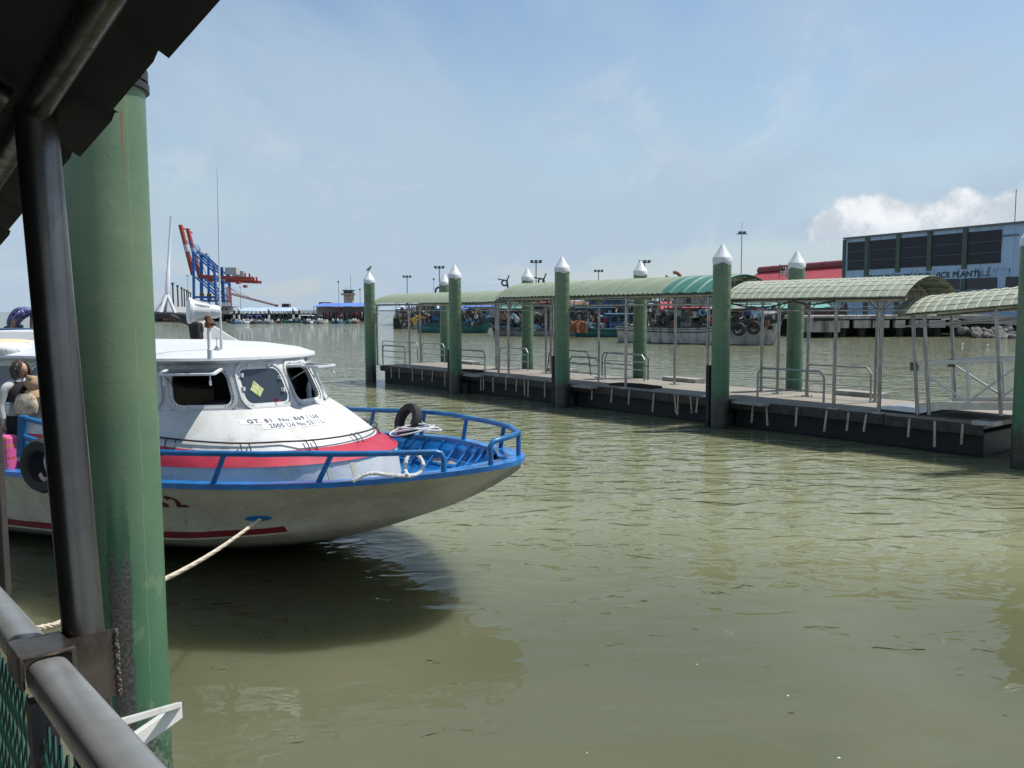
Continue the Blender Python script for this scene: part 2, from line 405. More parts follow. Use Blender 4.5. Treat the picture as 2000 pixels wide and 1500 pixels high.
pm('conc', (.36, .34, .29), .85, var=.15, vs_=.6, dirt=(.075, .068, .055), damt=.85, ds=.9, streak=(1.3, 1.3, .22), thr=(.46, .64), bump=.3, bs=6, bd=.02)
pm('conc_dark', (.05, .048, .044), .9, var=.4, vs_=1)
pm('ground', (.20, .185, .15), .95, var=.2, vs_=.1)
pm('rock', (.17, .16, .145), .9, var=.35, vs_=1.5, dirt=(.09, .085, .075), damt=.7, ds=2, bump=.5, bs=5, bd=.05)
pm('bld_blue', (.33, .47, .62), .7, var=.07, vs_=.2, dirt=(.16, .18, .2), damt=.6, ds=.7, streak=(1.5, 1.5, .12), thr=(.5, .7))
pm('bld_green', (.055, .09, .062), .6, var=.15)
pm('bld_letter', (.045, .07, .055), .7, var=.5, vs_=.9)
pm('grime', (.10, .11, .115), .9, var=.4)
def louvre():
    t = NT('louvre'); v = t.coord()
    w = t.new('ShaderNodeTexWave', wave_type='BANDS', bands_direction='Z'); t.l.new(v, w.inputs['Vector']); w.inputs['Scale'].default_value = 3.2
    t.set(color=t.mix(w.outputs['Fac'], (.016, .018, .024), (.032, .035, .044)), rough=.6, normal=t.bump(w.outputs['Fac'], .5, .05))
louvre()
pm('red_roof', (.36, .045, .05), .5, var=.1, vs_=.2, dirt=(.25, .04, .04), ds=.5, damt=.4)
pm('red_vent', (.19, .022, .026), .5, var=.15, vs_=.3)
pm('teal_roof', (.10, .30, .24), .6, var=.12, vs_=.3)
pm('brown_wall', (.16, .09, .07), .85, var=.3, vs_=.3)
pm('cream_wall', (.26, .23, .18), .85, var=.15, vs_=.3)
pm('pale_wall', (.36, .37, .36), .8, var=.1, vs_=.3)
pm('crane_red', (.36, .05, .03), .55, var=.15, vs_=.05)
pm('crane_blue', (.012, .12, .40), .5, var=.15, vs_=.05)
pm('crane_grey', (.45, .45, .44), .6, var=.1, vs_=.05)
pm('pink_lattice', (.42, .17, .16), .6)
pm('mast_grey', (.12, .125, .13), .6)
pm('dark_pole', (.05, .045, .045), .8)
pm('pier_roof_blue', (.10, .20, .55), .55, var=.12, vs_=.2)
pm('pier_roof_pale', (.40, .50, .72), .5, var=.1, vs_=.2)
pm('tower_wall', (.42, .34, .30), .8, var=.15, vs_=.3)
pm('dark_glass', (.02, .028, .03), .12)
pm('container_red', (.30, .06, .04), .6, var=.2)
pm('coral_wall', (.70, .25, .17), .7)
pm('leaf', (.045, .085, .025), .6, var=.45, vs_=3)
pm('bark', (.09, .07, .05), .9)
pm('grey_boat', (.30, .31, .31), .55, var=.12, dirt=(.16, .15, .13), damt=.5, ds=2.5, bump=.2, bs=10)
pm('green_wire', (.01, .06, .045), .5)
pm('white_motor', (.7, .7, .69), .35)
pm('person_dark', (.03, .032, .04), .9)
pm('person_red', (.32, .05, .05), .9)
pm('person_pale', (.42, .40, .40), .9)
pm('red_plastic', (.6, .02, .06), .4)
pm('bitt_red', (.45, .09, .08), .5, var=.2)
pm('bird', (.25, .22, .19), .9)
pm('ink', (.035, .04, .075), .6)
pm('sticker', (.76, .77, .77), .5, var=.04)
pm('hull_ink', (.085, .008, .014), .5)
pm('bracket_white', (.55, .55, .53), .45, var=.08, dirt=(.3, .3, .28), ds=8)
pm('rust_stain', (.52, .46, .30), .6, var=.2, vs_=9, dirt=(.57, .57, .54), damt=.9, ds=6, thr=(.42, .6))
pm('foam', (.75, .75, .72), .8)
def glass():
    t = NT('window_glass'); t.set(color=(.035, .045, .055), rough=.06, coat=.6, spec=.6)
    g_ = NT('lamp_glass'); g_.set(color=(.10, .17, .17), rough=.05, metal=.2, coat=.8)
    b_ = NT('bottle'); b_.set(color=(.35, .42, .47), rough=.15, trans=.5)
    y = NT('yellow_sign'); v = y.coord(); y.set(color=y.mix(y.ramp(y.noise(v, 30, 3), .52, .56), (.50, .55, .22), (.3, .34, .12)), rough=.5)
glass()
def suitcase_mat():
    t = NT('suitcase_pink'); v = t.coord(scale=(1, 1, 1))
    b = t.new('ShaderNodeTexBrick'); t.l.new(t.coord(scale=(1, 1, 1), rot=(R(90), 0, 0)), b.inputs['Vector'])
    b.inputs['Scale'].default_value = 1.0; b.inputs['Brick Width'].default_value = .13; b.inputs['Row Height'].default_value = .085
    b.inputs['Mortar Size'].default_value = .022; b.inputs['Mortar Smooth'].default_value = .1
    b.inputs['Color1'].default_value = (.55, .33, .05, 1); b.inputs['Color2'].default_value = (.50, .04, .06, 1); b.inputs['Mortar'].default_value = (.75, .13, .34, 1)
    blot = t.ramp(t.noise(v, 38, 2), .47, .5)
    t.set(color=t.mix(blot, (.75, .13, .34), b.outputs['Color']), rough=.3, coat=.3)
suitcase_mat()
def shirt_man():
    t = NT('shirt_blue_pattern'); v = t.coord()
    n = t.ramp(t.noise(v, 34, 2, .5, .8), .56, .6)
    t.set(color=t.mix(n, (.02, .045, .16), (.42, .36, .42)), rough=.85, normal=t.bump(t.noise(v, 12, 3), .5, .015))
shirt_man()
def band_mat():
    t = NT('banded'); v = t.coord(); s_ = t.new('ShaderNodeSeparateXYZ'); t.l.new(v, s_.inputs[0])
    f = t.math('GREATER_THAN', t.math('FRACT', t.math('MULTIPLY', s_.outputs['Z'], .45)), .5)
    t.set(color=t.mix(f, (.02, .02, .022), (.7, .7, .69)), rough=.6)
band_mat()
def flag_mat():
    t = NT('flag_print'); v = t.coord(); s_ = t.new('ShaderNodeSeparateXYZ'); t.l.new(v, s_.inputs[0])
    x, z = s_.outputs['X'], s_.outputs['Z']
    st = t.math('GREATER_THAN', t.math('FRACT', t.math('MULTIPLY', z, 7 / 1.2)), .5)
    c = t.mix(st, (.75, .74, .74), (.55, .02, .05))
    can = t.math('MULTIPLY', t.math('LESS_THAN', x, 1.0), t.math('GREATER_THAN', z, .52))
    c = t.mix(can, c, (.01, .02, .12))
    def disc(cx, cz, r_):
        a = t.math('POWER', t.math('SUBTRACT', x, cx), 2.0); b = t.math('POWER', t.math('SUBTRACT', z, cz), 2.0)
        return t.math('LESS_THAN', t.math('ADD', a, b), r_ * r_)
    moon = t.math('MAXIMUM', t.math('SUBTRACT', disc(.40, .86, .24), disc(.49, .86, .20)), disc(.64, .86, .13))
    t.set(color=t.mix(moon, c, (.7, .5, .03)), rough=.8)
flag_mat()
def pile_mat(name, near=False):
    t = NT(name)
    if not near:
        cw = t.coord; t.coord = lambda which='World', **k: cw('World', **k)
    v = t.coord(); s_ = t.new('ShaderNodeSeparateXYZ'); t.l.new(v, s_.inputs[0]); z = s_.outputs['Z']
    base = t.mix(t.ramp(t.noise(v, 1.6, 6, .6), .3, .7), (.095, .165, .09), (.15, .21, .115))
    # older, chalkier paint high up, greener low down
    base = t.mix(t.ramp(z, 1.0, 3.4, .75, 0), base, (.022, .13, .068))
    base = t.mix(t.ramp(t.noise(t.coord(scale=(1.2, 1.2, 7)), 3.2, 7, .65), .5, .68, 0, .14 if near else .55), base, (.06, .11, .055))
    base = t.mix(t.ramp(t.noise(t.coord(scale=(4, 4, .35)), 3.0, 7, .7), .62, .72, 0, .22 if near else .6), base, (.035, .07, .045))
    # flaked spots showing primer / rust
    fl = t.ramp(t.noise(v, 11, 8, .7), .69, .72)
    base = t.mix(t.math('MULTIPLY', fl, .7), base, (.27, .30, .22))
    tide = t.ramp(t.math('ADD', z, t.math('MULTIPLY', t.math('SUBTRACT', t.noise(t.coord(scale=(3, 3, .7)), 2.5, 6), .5), .9)), .55, 1.15, 1, 0)
    grow = t.mix(t.ramp(t.noise(v, 26, 5, .65), .48, .56), (.022, .028, .02), (.17, .165, .13) if near else (.055, .05, .035))
    if near:
        base = t.mix(t.ramp(t.noise(v, 3.2, 8, .7), .60, .62, 0, .35), base, (.20, .26, .15))
        x, y = s_.outputs['X'], s_.outputs['Y']
        wob = t.math('MULTIPLY', t.math('SUBTRACT', t.noise(t.coord(scale=(1, 1, 1)), 9, 6, .7), .5), .05)
        xx = t.math('ADD', t.math('SUBTRACT', x, .012), wob)
        strip = t.ramp(t.math('ABSOLUTE', xx), .048, .054, 1, 0)
        ztop = t.math('ADD', z, t.math('MULTIPLY', t.math('ABSOLUTE', t.math('SUBTRACT', t.math('ABSOLUTE', xx), .034)), 6.0))
        strip = t.math('MULTIPLY', strip, t.ramp(ztop, 1.98, 2.10, 1, 0))
        strip = t.math('MULTIPLY', strip, t.math('LESS_THAN', y, 0.0))
        wet = t.math('MULTIPLY', t.ramp(t.math('ABSOLUTE', xx), .05, .062, 1, 0), t.ramp(ztop, 2.1, 2.55, .8, 0))
        wet = t.math('MULTIPLY', wet, t.math('LESS_THAN', y, 0.0))
        base = t.mix(wet, base, (.012, .085, .048))
        worn = t.mix(t.ramp(t.noise(v, 60, 5, .7), .42, .66), (.05, .048, .044), (.135, .13, .115))
        base = t.mix(strip, base, worn)
        # one long rust run below the cap
        rr_ = t.math('MULTIPLY', t.ramp(t.math('ABSOLUTE', t.math('SUBTRACT', x, .118)), .003, .007, 1, 0), t.ramp(z, 3.75, 4.35, 0, 1))
        rr_ = t.math('MULTIPLY', t.math('MULTIPLY', rr_, t.ramp(z, 4.33, 4.36, 1, 0)), t.math('LESS_THAN', y, 0.0))
        base = t.mix(t.math('MULTIPLY', rr_, .85), base, (.22, .075, .02))
        # raised crack in the paint down the right flank
        ck = t.math('ABSOLUTE', t.math('SUBTRACT', t.math('ADD', x, t.math('MULTIPLY', t.math('SUBTRACT', t.noise(t.coord(scale=(0, 0, 1)), 5, 6, .7), .5), .05)), .145))
        ckm = t.math('MULTIPLY', t.ramp(ck, .0012, .003, 1, 0), t.math('LESS_THAN', y, 0.0))
        ckm = t.math('MULTIPLY', ckm, t.ramp(t.noise(t.coord(scale=(0, 0, 1)), 2.2, 3), .42, .5, 0, 1))
        base = t.mix(t.math('MULTIPLY', ckm, .3), base, (.30, .33, .17))
    if not near:
        base = t.mix(t.ramp(t.noise(t.coord(scale=(1, 1, 1.6)), .9, 7, .7), .63, .70, 0, .55), base, (.15, .10, .035))
        base = t.mix(t.ramp(t.noise(t.coord(scale=(5, 5, .25)), 1.4, 7, .75), .60, .68, 0, .7), base, (.022, .045, .03))
    cc = t.mix(tide, base, grow)
    band = t.new('ShaderNodeTexWave', wave_type='BANDS', bands_direction='Z'); t.l.new(v, band.inputs['Vector'])
    band.inputs['Scale'].default_value = 1.05; band.inputs['Distortion'].default_value = 1.2; band.inputs['Detail'].default_value = 3
    h = t.math('ADD', t.math('MULTIPLY', band.outputs['Fac'], .05 if near else .6), t.math('MULTIPLY', t.noise(t.coord(scale=(1, 1, 5)), 5, 6), .12 if near else .6))
    nb = t.bump(h, .35 if near else .6, .008 if near else .015)
    nb = t.bump(t.noise(v, 40, 5), .35, .004, nb)
    t.set(color=cc, rough=t.ramp(t.noise(v, 6, 4), .3, .7, .38, .58), normal=nb, coat=.05)
pile_mat('pile_green'); pile_mat('pile_green_near', True)
def water_mat():
    t = NT('harbour_water'); v = t.coord('World')
    def nz(scale, detail, sc=(1, 1, 1), rot=0.0, dist=0.0, rough=.5):
        return t.noise(t.coord('World', scale=sc, rot=(0, 0, rot)), scale, detail, rough, dist)
    swell = nz(.42, 2, (1, 1.5, 1), .35, .3)
    mid = nz(1.25, 2, (1, 1.7, 1), -.25, .6)
    fine = nz(4.2, 3, (1, 1.5, 1), .2, .4)
    # calm water in the lee of the jetty and boat, wind ripple further out
    g_ = t.new('ShaderNodeNewGeometry'); sp = t.new('ShaderNodeSeparateXYZ'); t.l.new(g_.outputs['Position'], sp.inputs[0])
    patch = nz(.16, 3, (1, 1.6, 1), .5, .4)
    far = t.ramp(t.math('ADD', sp.outputs['Y'], t.math('MULTIPLY', t.math('SUBTRACT', patch, .5), 11.0)), 7.5, 15.0)
    h = t.math('MULTIPLY', swell, .045)
    h = t.math('ADD', h, t.math('MULTIPLY', mid, t.math('ADD', .016, t.math('MULTIPLY', far, .064))))
    h = t.math('ADD', h, t.math('MULTIPLY', fine, t.math('ADD', .0006, t.math('MULTIPLY', far, .0075))))
    dim = t.ramp(nz(1.7, 2, (1, 1.9, 1), .15, .9), .66, .82)
    h = t.math('ADD', h, t.math('MULTIPLY', dim, .024))
    n_ = t.new('ShaderNodeBump'); n_.inputs['Strength'].default_value = 1.0; n_.inputs['Distance'].default_value = 1.0; t.l.new(h, n_.inputs['Height'])
    # clear skin of water: mirrors by Fresnel, otherwise lets light through to the silt cloud below
    fr = t.new('ShaderNodeFresnel'); fr.inputs['IOR'].default_value = 1.333; t.l.new(n_.outputs[0], fr.inputs['Normal'])
    tr = t.new('ShaderNodeBsdfTransparent'); gl = t.new('ShaderNodeBsdfGlossy'); gl.inputs['Roughness'].default_value = .025; t.l.new(n_.outputs[0], gl.inputs['Normal'])
    ms = t.new('ShaderNodeMixShader'); t.l.new(fr.outputs[0], ms.inputs[0]); t.l.new(tr.outputs[0], ms.inputs[1]); t.l.new(gl.outputs[0], ms.inputs[2]); t.l.new(ms.outputs[0], t.out.inputs['Surface'])
    t = NT('silt_water'); 
    def nz2(scale, detail, sc=(1, 1, 1), rot=0.0, dist=0.0): return t.noise(t.coord('World', scale=sc, rot=(0, 0, rot)), scale, detail, .5, dist)
    silt = t.mix(t.ramp(nz2(.22, 5, (1, 1.4, 1), .8, .5), .3, .7), (.094, .101, .058), (.120, .125, .078))
    t.set(color=silt, rough=1.0, spec=0.0, sss=1.0); t.p.subsurface_method = 'BURLEY'
    t.p.inputs['Subsurface Radius'].default_value = (.85, .85, .6); t.p.inputs['Subsurface Scale'].default_value = 1.0
water_mat()
MT = MATS
# ------------------------------------------------------------------ water
# one object, two sheets: the clear skin and, a little below it, the top of the silt cloud.
# Its depth is invented: sunk near the boat to draw its shadow toward the camera.
mb = MB()
def ring_pts(rad, z): return [(rad * math.cos(2 * math.pi * k / 48), rad * math.sin(2 * math.pi * k / 48), z) for k in range(48)]
mb.loft([ring_pts(r_, 0) for r_ in (0.01, 40, 160, 700, 3000, 12000, 50000)], closed_u=True); n_top = len(mb.f)
def silt_z(x, y):
    q = max(0, min(1, (math.hypot(x * .8, y) - 9.2) / 4.0)); q = q * q * (3 - 2 * q); return -.62 * (1 - q) - .025
rads = [0.01, 3, 6, 7, 8, 8.6, 9.2, 9.8, 10.4, 11, 11.6, 12.2, 12.8, 13.4, 14, 15, 16, 18, 22, 40, 160, 700, 3000, 12000, 50000]
mb.loft([[(x, y, silt_z(x, y)) for x, y, _ in ring_pts(r_, 0)] for r_ in rads], closed_u=True)
o = mb.build('water', MT['harbour_water'], None, fix=False); struct(o); o.data.materials.append(MT['silt_water'])
for i, p in enumerate(o.data.polygons):
    if i >= n_top: p.material_index = 1; p.use_smooth = True
    if p.normal.z < 0: p.flip()

# ------------------------------------------------------------------ mooring piles
PU = Vector((.618943, -.785436, 0)); PN = Vector((.785436, .618943, 0)); PO = Vector((-6.609, 39.232, 0)); PT = [.08, 7.04, 13.43, 20.06, 27.86]
PRZ = math.atan2(PU.y, PU.x)
def PW(t, w, z=0): return PO + PU * t + PN * w + Vector((0, 0, z))
def pile(loc, label, near=False, r=.25, group='green piles holding the far pontoon'):
    p = thing('mooring_pile', label, 'pile', loc, 0, group)
    mb = MB(); N = 40 if near else 24
    mb.lathe([(r, -2.5), (r, 0), (r, 1.2), (r, 2.4), (r, 3.4), (r, 4.58)], N); sh = mb.build('shaft', MT['pile_green_near' if near else 'pile_green'], p, smooth=True)
    if near: sh.rotation_euler = (0, 0, math.atan2(-loc[0], loc[1]))
    q = r * 1.06
    mb = MB(); mb.lathe([(q, 4.57), (q, 4.70), (q * .96, 4.715), (q * .5, 4.90), (.022, 5.09), (.001, 5.098)], N); cp = mb.build('cap', MT['white_cap'], p, smooth=True)
    if near:
        mb = MB(); mb.lathe([(q * 1.012, 4.54), (q * 1.012, 4.60)], N); mb.build('collar', MT['cap_band'], cp, smooth=True)
        mb = MB(); mb.lathe([(q * 1.03, 4.49), (q * 1.03, 4.525)], N); mb.build('collar', MT['cap_band'], cp, smooth=True)
    else:
        # paint of the cap running down over the shaft in drips
        mb = MB(); k = 22; pr = random.Random(int(loc[0] * 100))
        top = [(q * .985 * math.cos(2 * math.pi * i / k), q * .985 * math.sin(2 * math.pi * i / k), 4.58) for i in range(k)]
        ph = pr.random() * 6
        bot = [(r * 1.012 * math.cos(2 * math.pi * i / k), r * 1.012 * math.sin(2 * math.pi * i / k), 4.545 - .03 * math.sin(i * .9 + ph) - .03 * pr.random()) for i in range(k)]
        mb.loft([top, bot], closed_u=True); mb.build('paint_skirt', MT['white_cap'], cp, smooth=True)
    return p
pile((-2.235, 4.66, 0), 'big green steel pile close to the camera, beside the black roof post', near=True, group=None)
flabels = ['green pile at the far left end of the pontoon with a bird on its cap',
           'front green pile, second from the left end of the pontoon',
           'front green pile in the middle of the pontoon, in front of the long pale roof',
           'tallest looking front green pile, right of the bright teal roof patch',
           'green pile cut by the right edge of the picture']
blabels = ['rear green pile half hidden behind the second front pile',
           'rear green pile seen behind the middle of the pontoon walkway, left one',
           'rear green pile standing behind the long canopy, left of the white trawler',
           'rear green pile beside the flag and the red warehouse roof']
for i in range(5): pile(PW(PT[i], 0), flabels[i])
for i, (x, y) in enumerate([(868, 535), (1030, 523), (1251, 508), (1557, 489)]):
    p = atd(x, y, {0: 42.4, 1: 36.6, 2: 31.4, 3: 26.4}[i]); pile((p.x, p.y, 0), blabels[i])
# bird on the first pile
b_ = thing('bird', 'small brown bird perched on the cap of the far left pile', 'bird', PW(PT[0], 0, 5.095))
mb = MB(); mb.tube([(-.12, 0, .02), (-.05, 0, .07), (.03, 0, .12), (.07, 0, .19), (.11, 0, .22), (.15, 0, .21)], [.012, .05, .06, .045, .032, .006], 8); mb.build('body', MT['bird'], b_, smooth=True)
for s in (-.02, .02):
    mb = MB(); mb.tube([(.0, s, .08), (.01, s, -.005)], .008, 5); mb.build('leg', MT['dark_trim'], b_)

# ------------------------------------------------------------------ floating pontoon
ZD = .75; W0, W1 = .45, 3.95
strap_px = [765, 780, 806, 825, 846, 870, 940, 945, 964, 989, 1010, 1025, 1033, 1065, 1158, 1197, 1231, 1279, 1320, 1327, 1351, 1365, 1474, 1500, 1560, 1619, 1662, 1697, 1782, 1832, 1887]
def t_at(xp, w, z=ZD):
    p = onplane(xp, 700, PW(0, w), PN); return (p - PO).dot(PU)
strap_t = [t_at(x, W0) for x in strap_px]
cuts = [.15, PT[1], PT[2], PT[3], 26.85]
slabels = ['pontoon section at the far left end', 'pontoon section between the second and the middle front pile',
           'pontoon section under the long roof with the teal patch', 'pontoon section at the right where the gangway lands']
strap_me = {}
for i in range(4):
    a, b = cuts[i] + .02, cuts[i + 1] - .02
    th = thing('floating_pontoon', 'dark floating ' + slabels[i], 'pontoon', PW(a, W0), PRZ, 'pontoon sections')
    L_ = b - a; Wd = W1 - W0
    mb = MB(); mb.box((L_ / 2, Wd / 2, .02), (L_ - .1, Wd - .4, 1.0)); mb.build('float', MT['pontoon_side'], th, bevel=.03)
    mb = MB(); mb.box((L_ / 2, Wd / 2, ZD - .06), (L_, Wd - .16, .12)); mb.build('deck', MT['deck_concrete'], th)
    # edge timbers, two lengths each side
    for y in (.04, Wd - .04):
        nseg = 3
        for k in range(nseg):
            x0 = L_ * k / nseg; x1 = L_ * (k + 1) / nseg
            dz = random.uniform(-.015, .015)
            mb = MB(); mb.box(((x0 + x1) / 2, y + random.uniform(-.008, .008), ZD - .13 + dz), (x1 - x0 - .02, .10, .24)); e = mb.build('edge_timber', MT['timber'], th, bevel=.01)
            if y < 1:
                mb = MB()
                for j in range(int((x1 - x0) / .5)): mb.lathe([(.022, -.07), (.022, -.055), (.001, -.05)], 8, (x0 + .3 + j * .5, y - .0, ZD - .12 + dz), Matrix.Rotation(R(90), 3, 'X').to_3x3())
                stuff(mb.build('bolt_heads', MT['rust'], e))
    for x in strap_t:
        if a < x < b:
            h = random.uniform(.42, .62); lean = random.uniform(-.04, .07)
            mb = MB(); mb.bar((x - a, -.028, ZD - .03), (x - a + lean, -.05 + random.uniform(-.02, .02), ZD - .03 - h), .055, .012, (0, 1, 0))
            mb.build('strap', MT['strap'], th)
    # pale rubbing boards and the pile guide at the left end
    if i:
        gd = MB(); gd.box((-.36, -.40, .62), (.12, .36, 2.2)); gd.box((-.28, -.3, .62), (.1, .1, 2.1)); gd.box((-.36, -.1, .5), (.5, .4, .25)); gd.build('pile_guide', MT['black_rubber'], th, bevel=.01)
        bd = MB(); bd.box((.78, -.16, ZD - .03), (1.05, .34, .07), rz=R(-4)); bd.build('landing_board', MT['timber_pale'], th, bevel=.008)
    bb = MB(); bb.box((L_ * .28, Wd + .1, ZD + .06), (1.5, .5, .16)); bb.build('pile_collar_box', MT['timber_pale'], th, bevel=.01)

# ------------------------------------------------------------------ canopies
def arc_pts(width, rise, n, over=.12):
    c = width + 2 * over; r_ = (c * c / 4 + rise * rise) / (2 * rise); half = math.asin(c / 2 / r_)
    return [(width / 2 + r_ * math.sin(a), r_ * math.cos(a) - (r_ - rise)) for a in [-half + 2 * half * k / n for k in range(n + 1)]]
def ribbed_sheet(width, rise, wx, pitch, mat, name='roof_sheet', rib=.03):
    """one arched sheet, wx long, with raised ribs every pitch"""
    xs = []; n = max(1, int(round(wx / pitch)))
    for k in range(n):
        x = wx * k / n
        xs += [(x, 0), (x + pitch * .32, 0), (x + pitch * .42, rib), (x + pitch * .72, rib), (x + pitch * .82, 0)]
    xs.append((wx, 0))
    ar = arc_pts(width, rise, 14); mb = MB(); rg = []
    for j, (y, z) in enumerate(ar):
        a = ar[max(j - 1, 0)]; b = ar[min(j + 1, 14)]; d = Vector((b[0] - a[0], b[1] - a[1])).normalized()
        rg.append([(x, y - d.y * h, z + d.x * h) for x, h in xs])
    mb.loft(rg); return mb.mesh(name, mat, smooth=25)
def tile_meshes(width, rise, wx, rows, mat):
    """one mesh per course: a pressed tile, its lower edge standing proud of the course below"""
    out = []; ar = arc_pts(width, rise, rows * 2)
    for k in range(rows):
        # near half runs upward from the eave; far half mirrored
        seg = ar[2 * k:2 * k + 3]; mid = rows / 2; lower_first = k < mid
        mb = MB(); rg = []
        for j, (y, z) in enumerate(seg):
            a, b = seg[max(j - 1, 0)], seg[min(j + 1, 2)]; d = Vector((b[0] - a[0], b[1] - a[1])).normalized(); nn = Vector((-d.y, d.x))
            f = (2 - j) / 2 if lower_first else j / 2
            lift = .008 * f
            row = []
            for x, h in ((0, .0), (.025, .026), (.05, .004), (wx * .5, .016), (wx - .02, .008), (wx + .012, .0)):
                q = Vector((y, z)) + nn * (h + lift); row.append((x, q.x, q.y))
            rg.append(row)
        # lip closing the proud edge
        e = rg[0] if lower_first else rg[-1]; y, z = seg[0] if lower_first else seg[-1]
        lip = [(x, yy - 0.0, zz - .02) for x, yy, zz in e]
        rg = [lip] + rg if lower_first else rg + [lip]
        mb.loft(rg); out.append(mb.mesh('tile', mat, smooth=25))
    return out
def canopy(name, label, t0, t1, w0, width, ze, rise, kind, posts, mat, teal=0, group='pontoon canopies'):
    th = thing(name, label, 'canopy', PW(t0, w0, ZD), PRZ, group); L_ = t1 - t0; z0 = ze - ZD
    if kind == 'sheet':
        n = max(1, int(round(L_ / 1.02))); wx = L_ / n
        me = ribbed_sheet(width, rise, wx, wx / 5, mat); met = ribbed_sheet(width, rise, wx, wx / 2, MT['roof_teal']) if teal else None
        for k in range(n):
            o = obj_of(met if k >= n - teal else me, 'roof_sheet', th, (wx * k, 0, z0 + random.uniform(0, .012)))
            if met and k >= n - teal: o['label'] = 'newer bright teal roof sheet'
    else:
        n = max(1, int(round(L_ / .235))); wx = L_ / n; rows = 12
        ms = tile_meshes(width, rise, wx, rows, mat)
        for k in range(n):
            for j in range(rows): obj_of(ms[j], 'tile', th, (wx * k, 0, z0 + random.uniform(-.003, .004)))
    # underside: eave tubes, arched ribs, tie rail
    for y in (-.02, width + .02):
        mb = MB(); mb.tube([(0, y, z0 - .06), (L_, y, z0 - .06)], .04, 8); mb.build('eave_beam', MT['stainless_post'], th, smooth=True)
    for y in (.05, width - .05):
        mb = MB(); mb.tube([(0, y, z0 - .32), (L_, y, z0 - .32)], .022, 6); mb.build('tie_rail', MT['stainless_post'], th, smooth=True)
    for x in [x_ for x_, y_ in posts if y_ == 0]:
        ar = arc_pts(width, rise - .06, 12, .0); mb = MB(); mb.tube([(x, y, z0 + z - .03) for y, z in ar], .028, 6)
        mb.tube([(x, 0, z0 - .06), (x, width, z0 - .06)], .022, 6)
        for k in (3, 6, 9): mb.tube([(x, ar[k][0], z0 - .06), (x, ar[k][0], z0 + ar[k][1] - .03)], .014, 5)
        mb.build('roof_rib', MT['stainless_post'], th, smooth=True)
    for k in (2, 4, 6, 8, 10):
        y, z = arc_pts(width, rise - .03, 12)[k]; mb = MB(); mb.tube([(0.05, y, z0 + z - .03), (L_ - .05, y, z0 + z - .03)], .022, 5)
        mb.build('purlin', MT['stainless_post'], th)
    for x, s in posts:
        y = .12 if s == 0 else width - .12
        mb = MB(); mb.tube([(x, y, .0), (x, y, z0 - .05)], .045, 12); p = mb.build('post', MT['stainless_post'], th, smooth=True)
        mb = MB(); mb.box((x, y, .012), (.26, .2, .024))
        for bx_, by_ in ((-.1, -.07), (.1, -.07), (-.1, .07), (.1, .07)): mb.lathe([(.014, .02), (.014, .05)], 6, (x + bx_, y + by_, 0))
        mb.build('base_plate', MT['galv'], p)
        for s2 in (-1, 1):
            mb = MB(); mb.tube([(x, y, z0 - .34), (x + s2 * .28, y, z0 - .08)], .018, 6); mb.build('knee_brace', MT['stainless_post'], p, smooth=True)
    return th
def rel(t0, lst): return [(t - t0, s) for t, s in lst]
canopy('pontoon_canopy', 'low ribbed green arched canopy at the far left end of the pontoon', -.4, 9.75, .42, 2.6, 3.60, .44, 'sheet', rel(-.4, [(2.66, 0), (9.16, 0), (-.2, 1), (2.6, 1), (5.9, 1), (9.2, 1), (5.9, 0), (-.25, 0)]), MT['roof_green'])
canopy('pontoon_canopy', 'long ribbed green arched canopy with a bright teal end', 9.3, 19.6, .42, 2.6, 3.76, .53, 'sheet', rel(9.3, [(9.79, 0), (12.4, 0), (15.9, 0), (19.18, 0), (9.5, 1), (12.23, 1), (15.9, 1), (19.35, 1)]), MT['roof_green'], teal=2)
canopy('pontoon_canopy', 'pale green tiled arched canopy with an open end, left of the gangway', 19.85, 25.05, .42, 2.5, 3.57, .50, 'tile', rel(19.85, [(23.2, 0), (24.4, 0), (20.0, 1), (23.07, 1), (21.0, 1)]), MT['roof_green_pale'])
cn = [o_ for o_ in col.objects if o_.name.startswith('pontoon_canopy')][-1]
for x0, x1, sag in ((.1, 2.2, .16), (2.2, 3.4, .08)):
    mb = MB(); mb.tube([(x0 + (x1 - x0) * k / 10, -.06, 2.74 - sag * math.sin(math.pi * k / 10)) for k in range(11)], .022, 6); mb.build('drooping_hose', MT['cable_dark'], cn, smooth=True)
# ------------------------------------------------------------------ guard rails on the deck
def guard_rail(x0, x1, w, label, h=.92, dark=False, lean=0.0, bars=(.38, .66)):
    t0, t1 = t_at(x0, w), t_at(x1, w)
    if t1 < t0: t0, t1 = t1, t0
    th = thing('guard_rail', label, 'railing', PW(t0, w, ZD), PRZ, 'guard rails on the pontoon'); L_ = t1 - t0; ch = .16
    m = MT['dark_trim'] if dark else MT['galv']; r_ = .022 if dark else .03
    mb = MB(); mb.tube([(0, 0, 0), (lean, 0, h - ch), (lean + ch * .8, 0, h), (L_ - ch * .8 - lean, 0, h), (L_ - lean, 0, h - ch), (L_, 0, 0)], r_, 8); mb.build('rail_hoop', m, th, smooth=30)
    for z in bars:
        mb = MB(); mb.tube([(lean * z / h + .01, 0, z), (L_ - lean * z / h - .01, 0, z)], .017, 6); mb.build('cross_bar', m, th, smooth=True)
guard_rail(748, 791, .75, 'small steel hoop rail nearest the far left pile')
guard_rail(747, 816, 3.5, 'steel hoop rail on the rear edge at the far left end')
guard_rail(824, 868, 3.5, 'steel hoop rail left of the rear pile behind the second front pile')
guard_rail(897, 947, .75, 'steel hoop rail just right of the second front pile')
guard_rail(976, 1031, 3.3, 'steel hoop rail on the rear edge in front of the left rear pile')
guard_rail(1069, 1154, 3.5, 'thin dark hoop rail behind the middle front pile', dark=True, lean=.12, bars=(.45,))
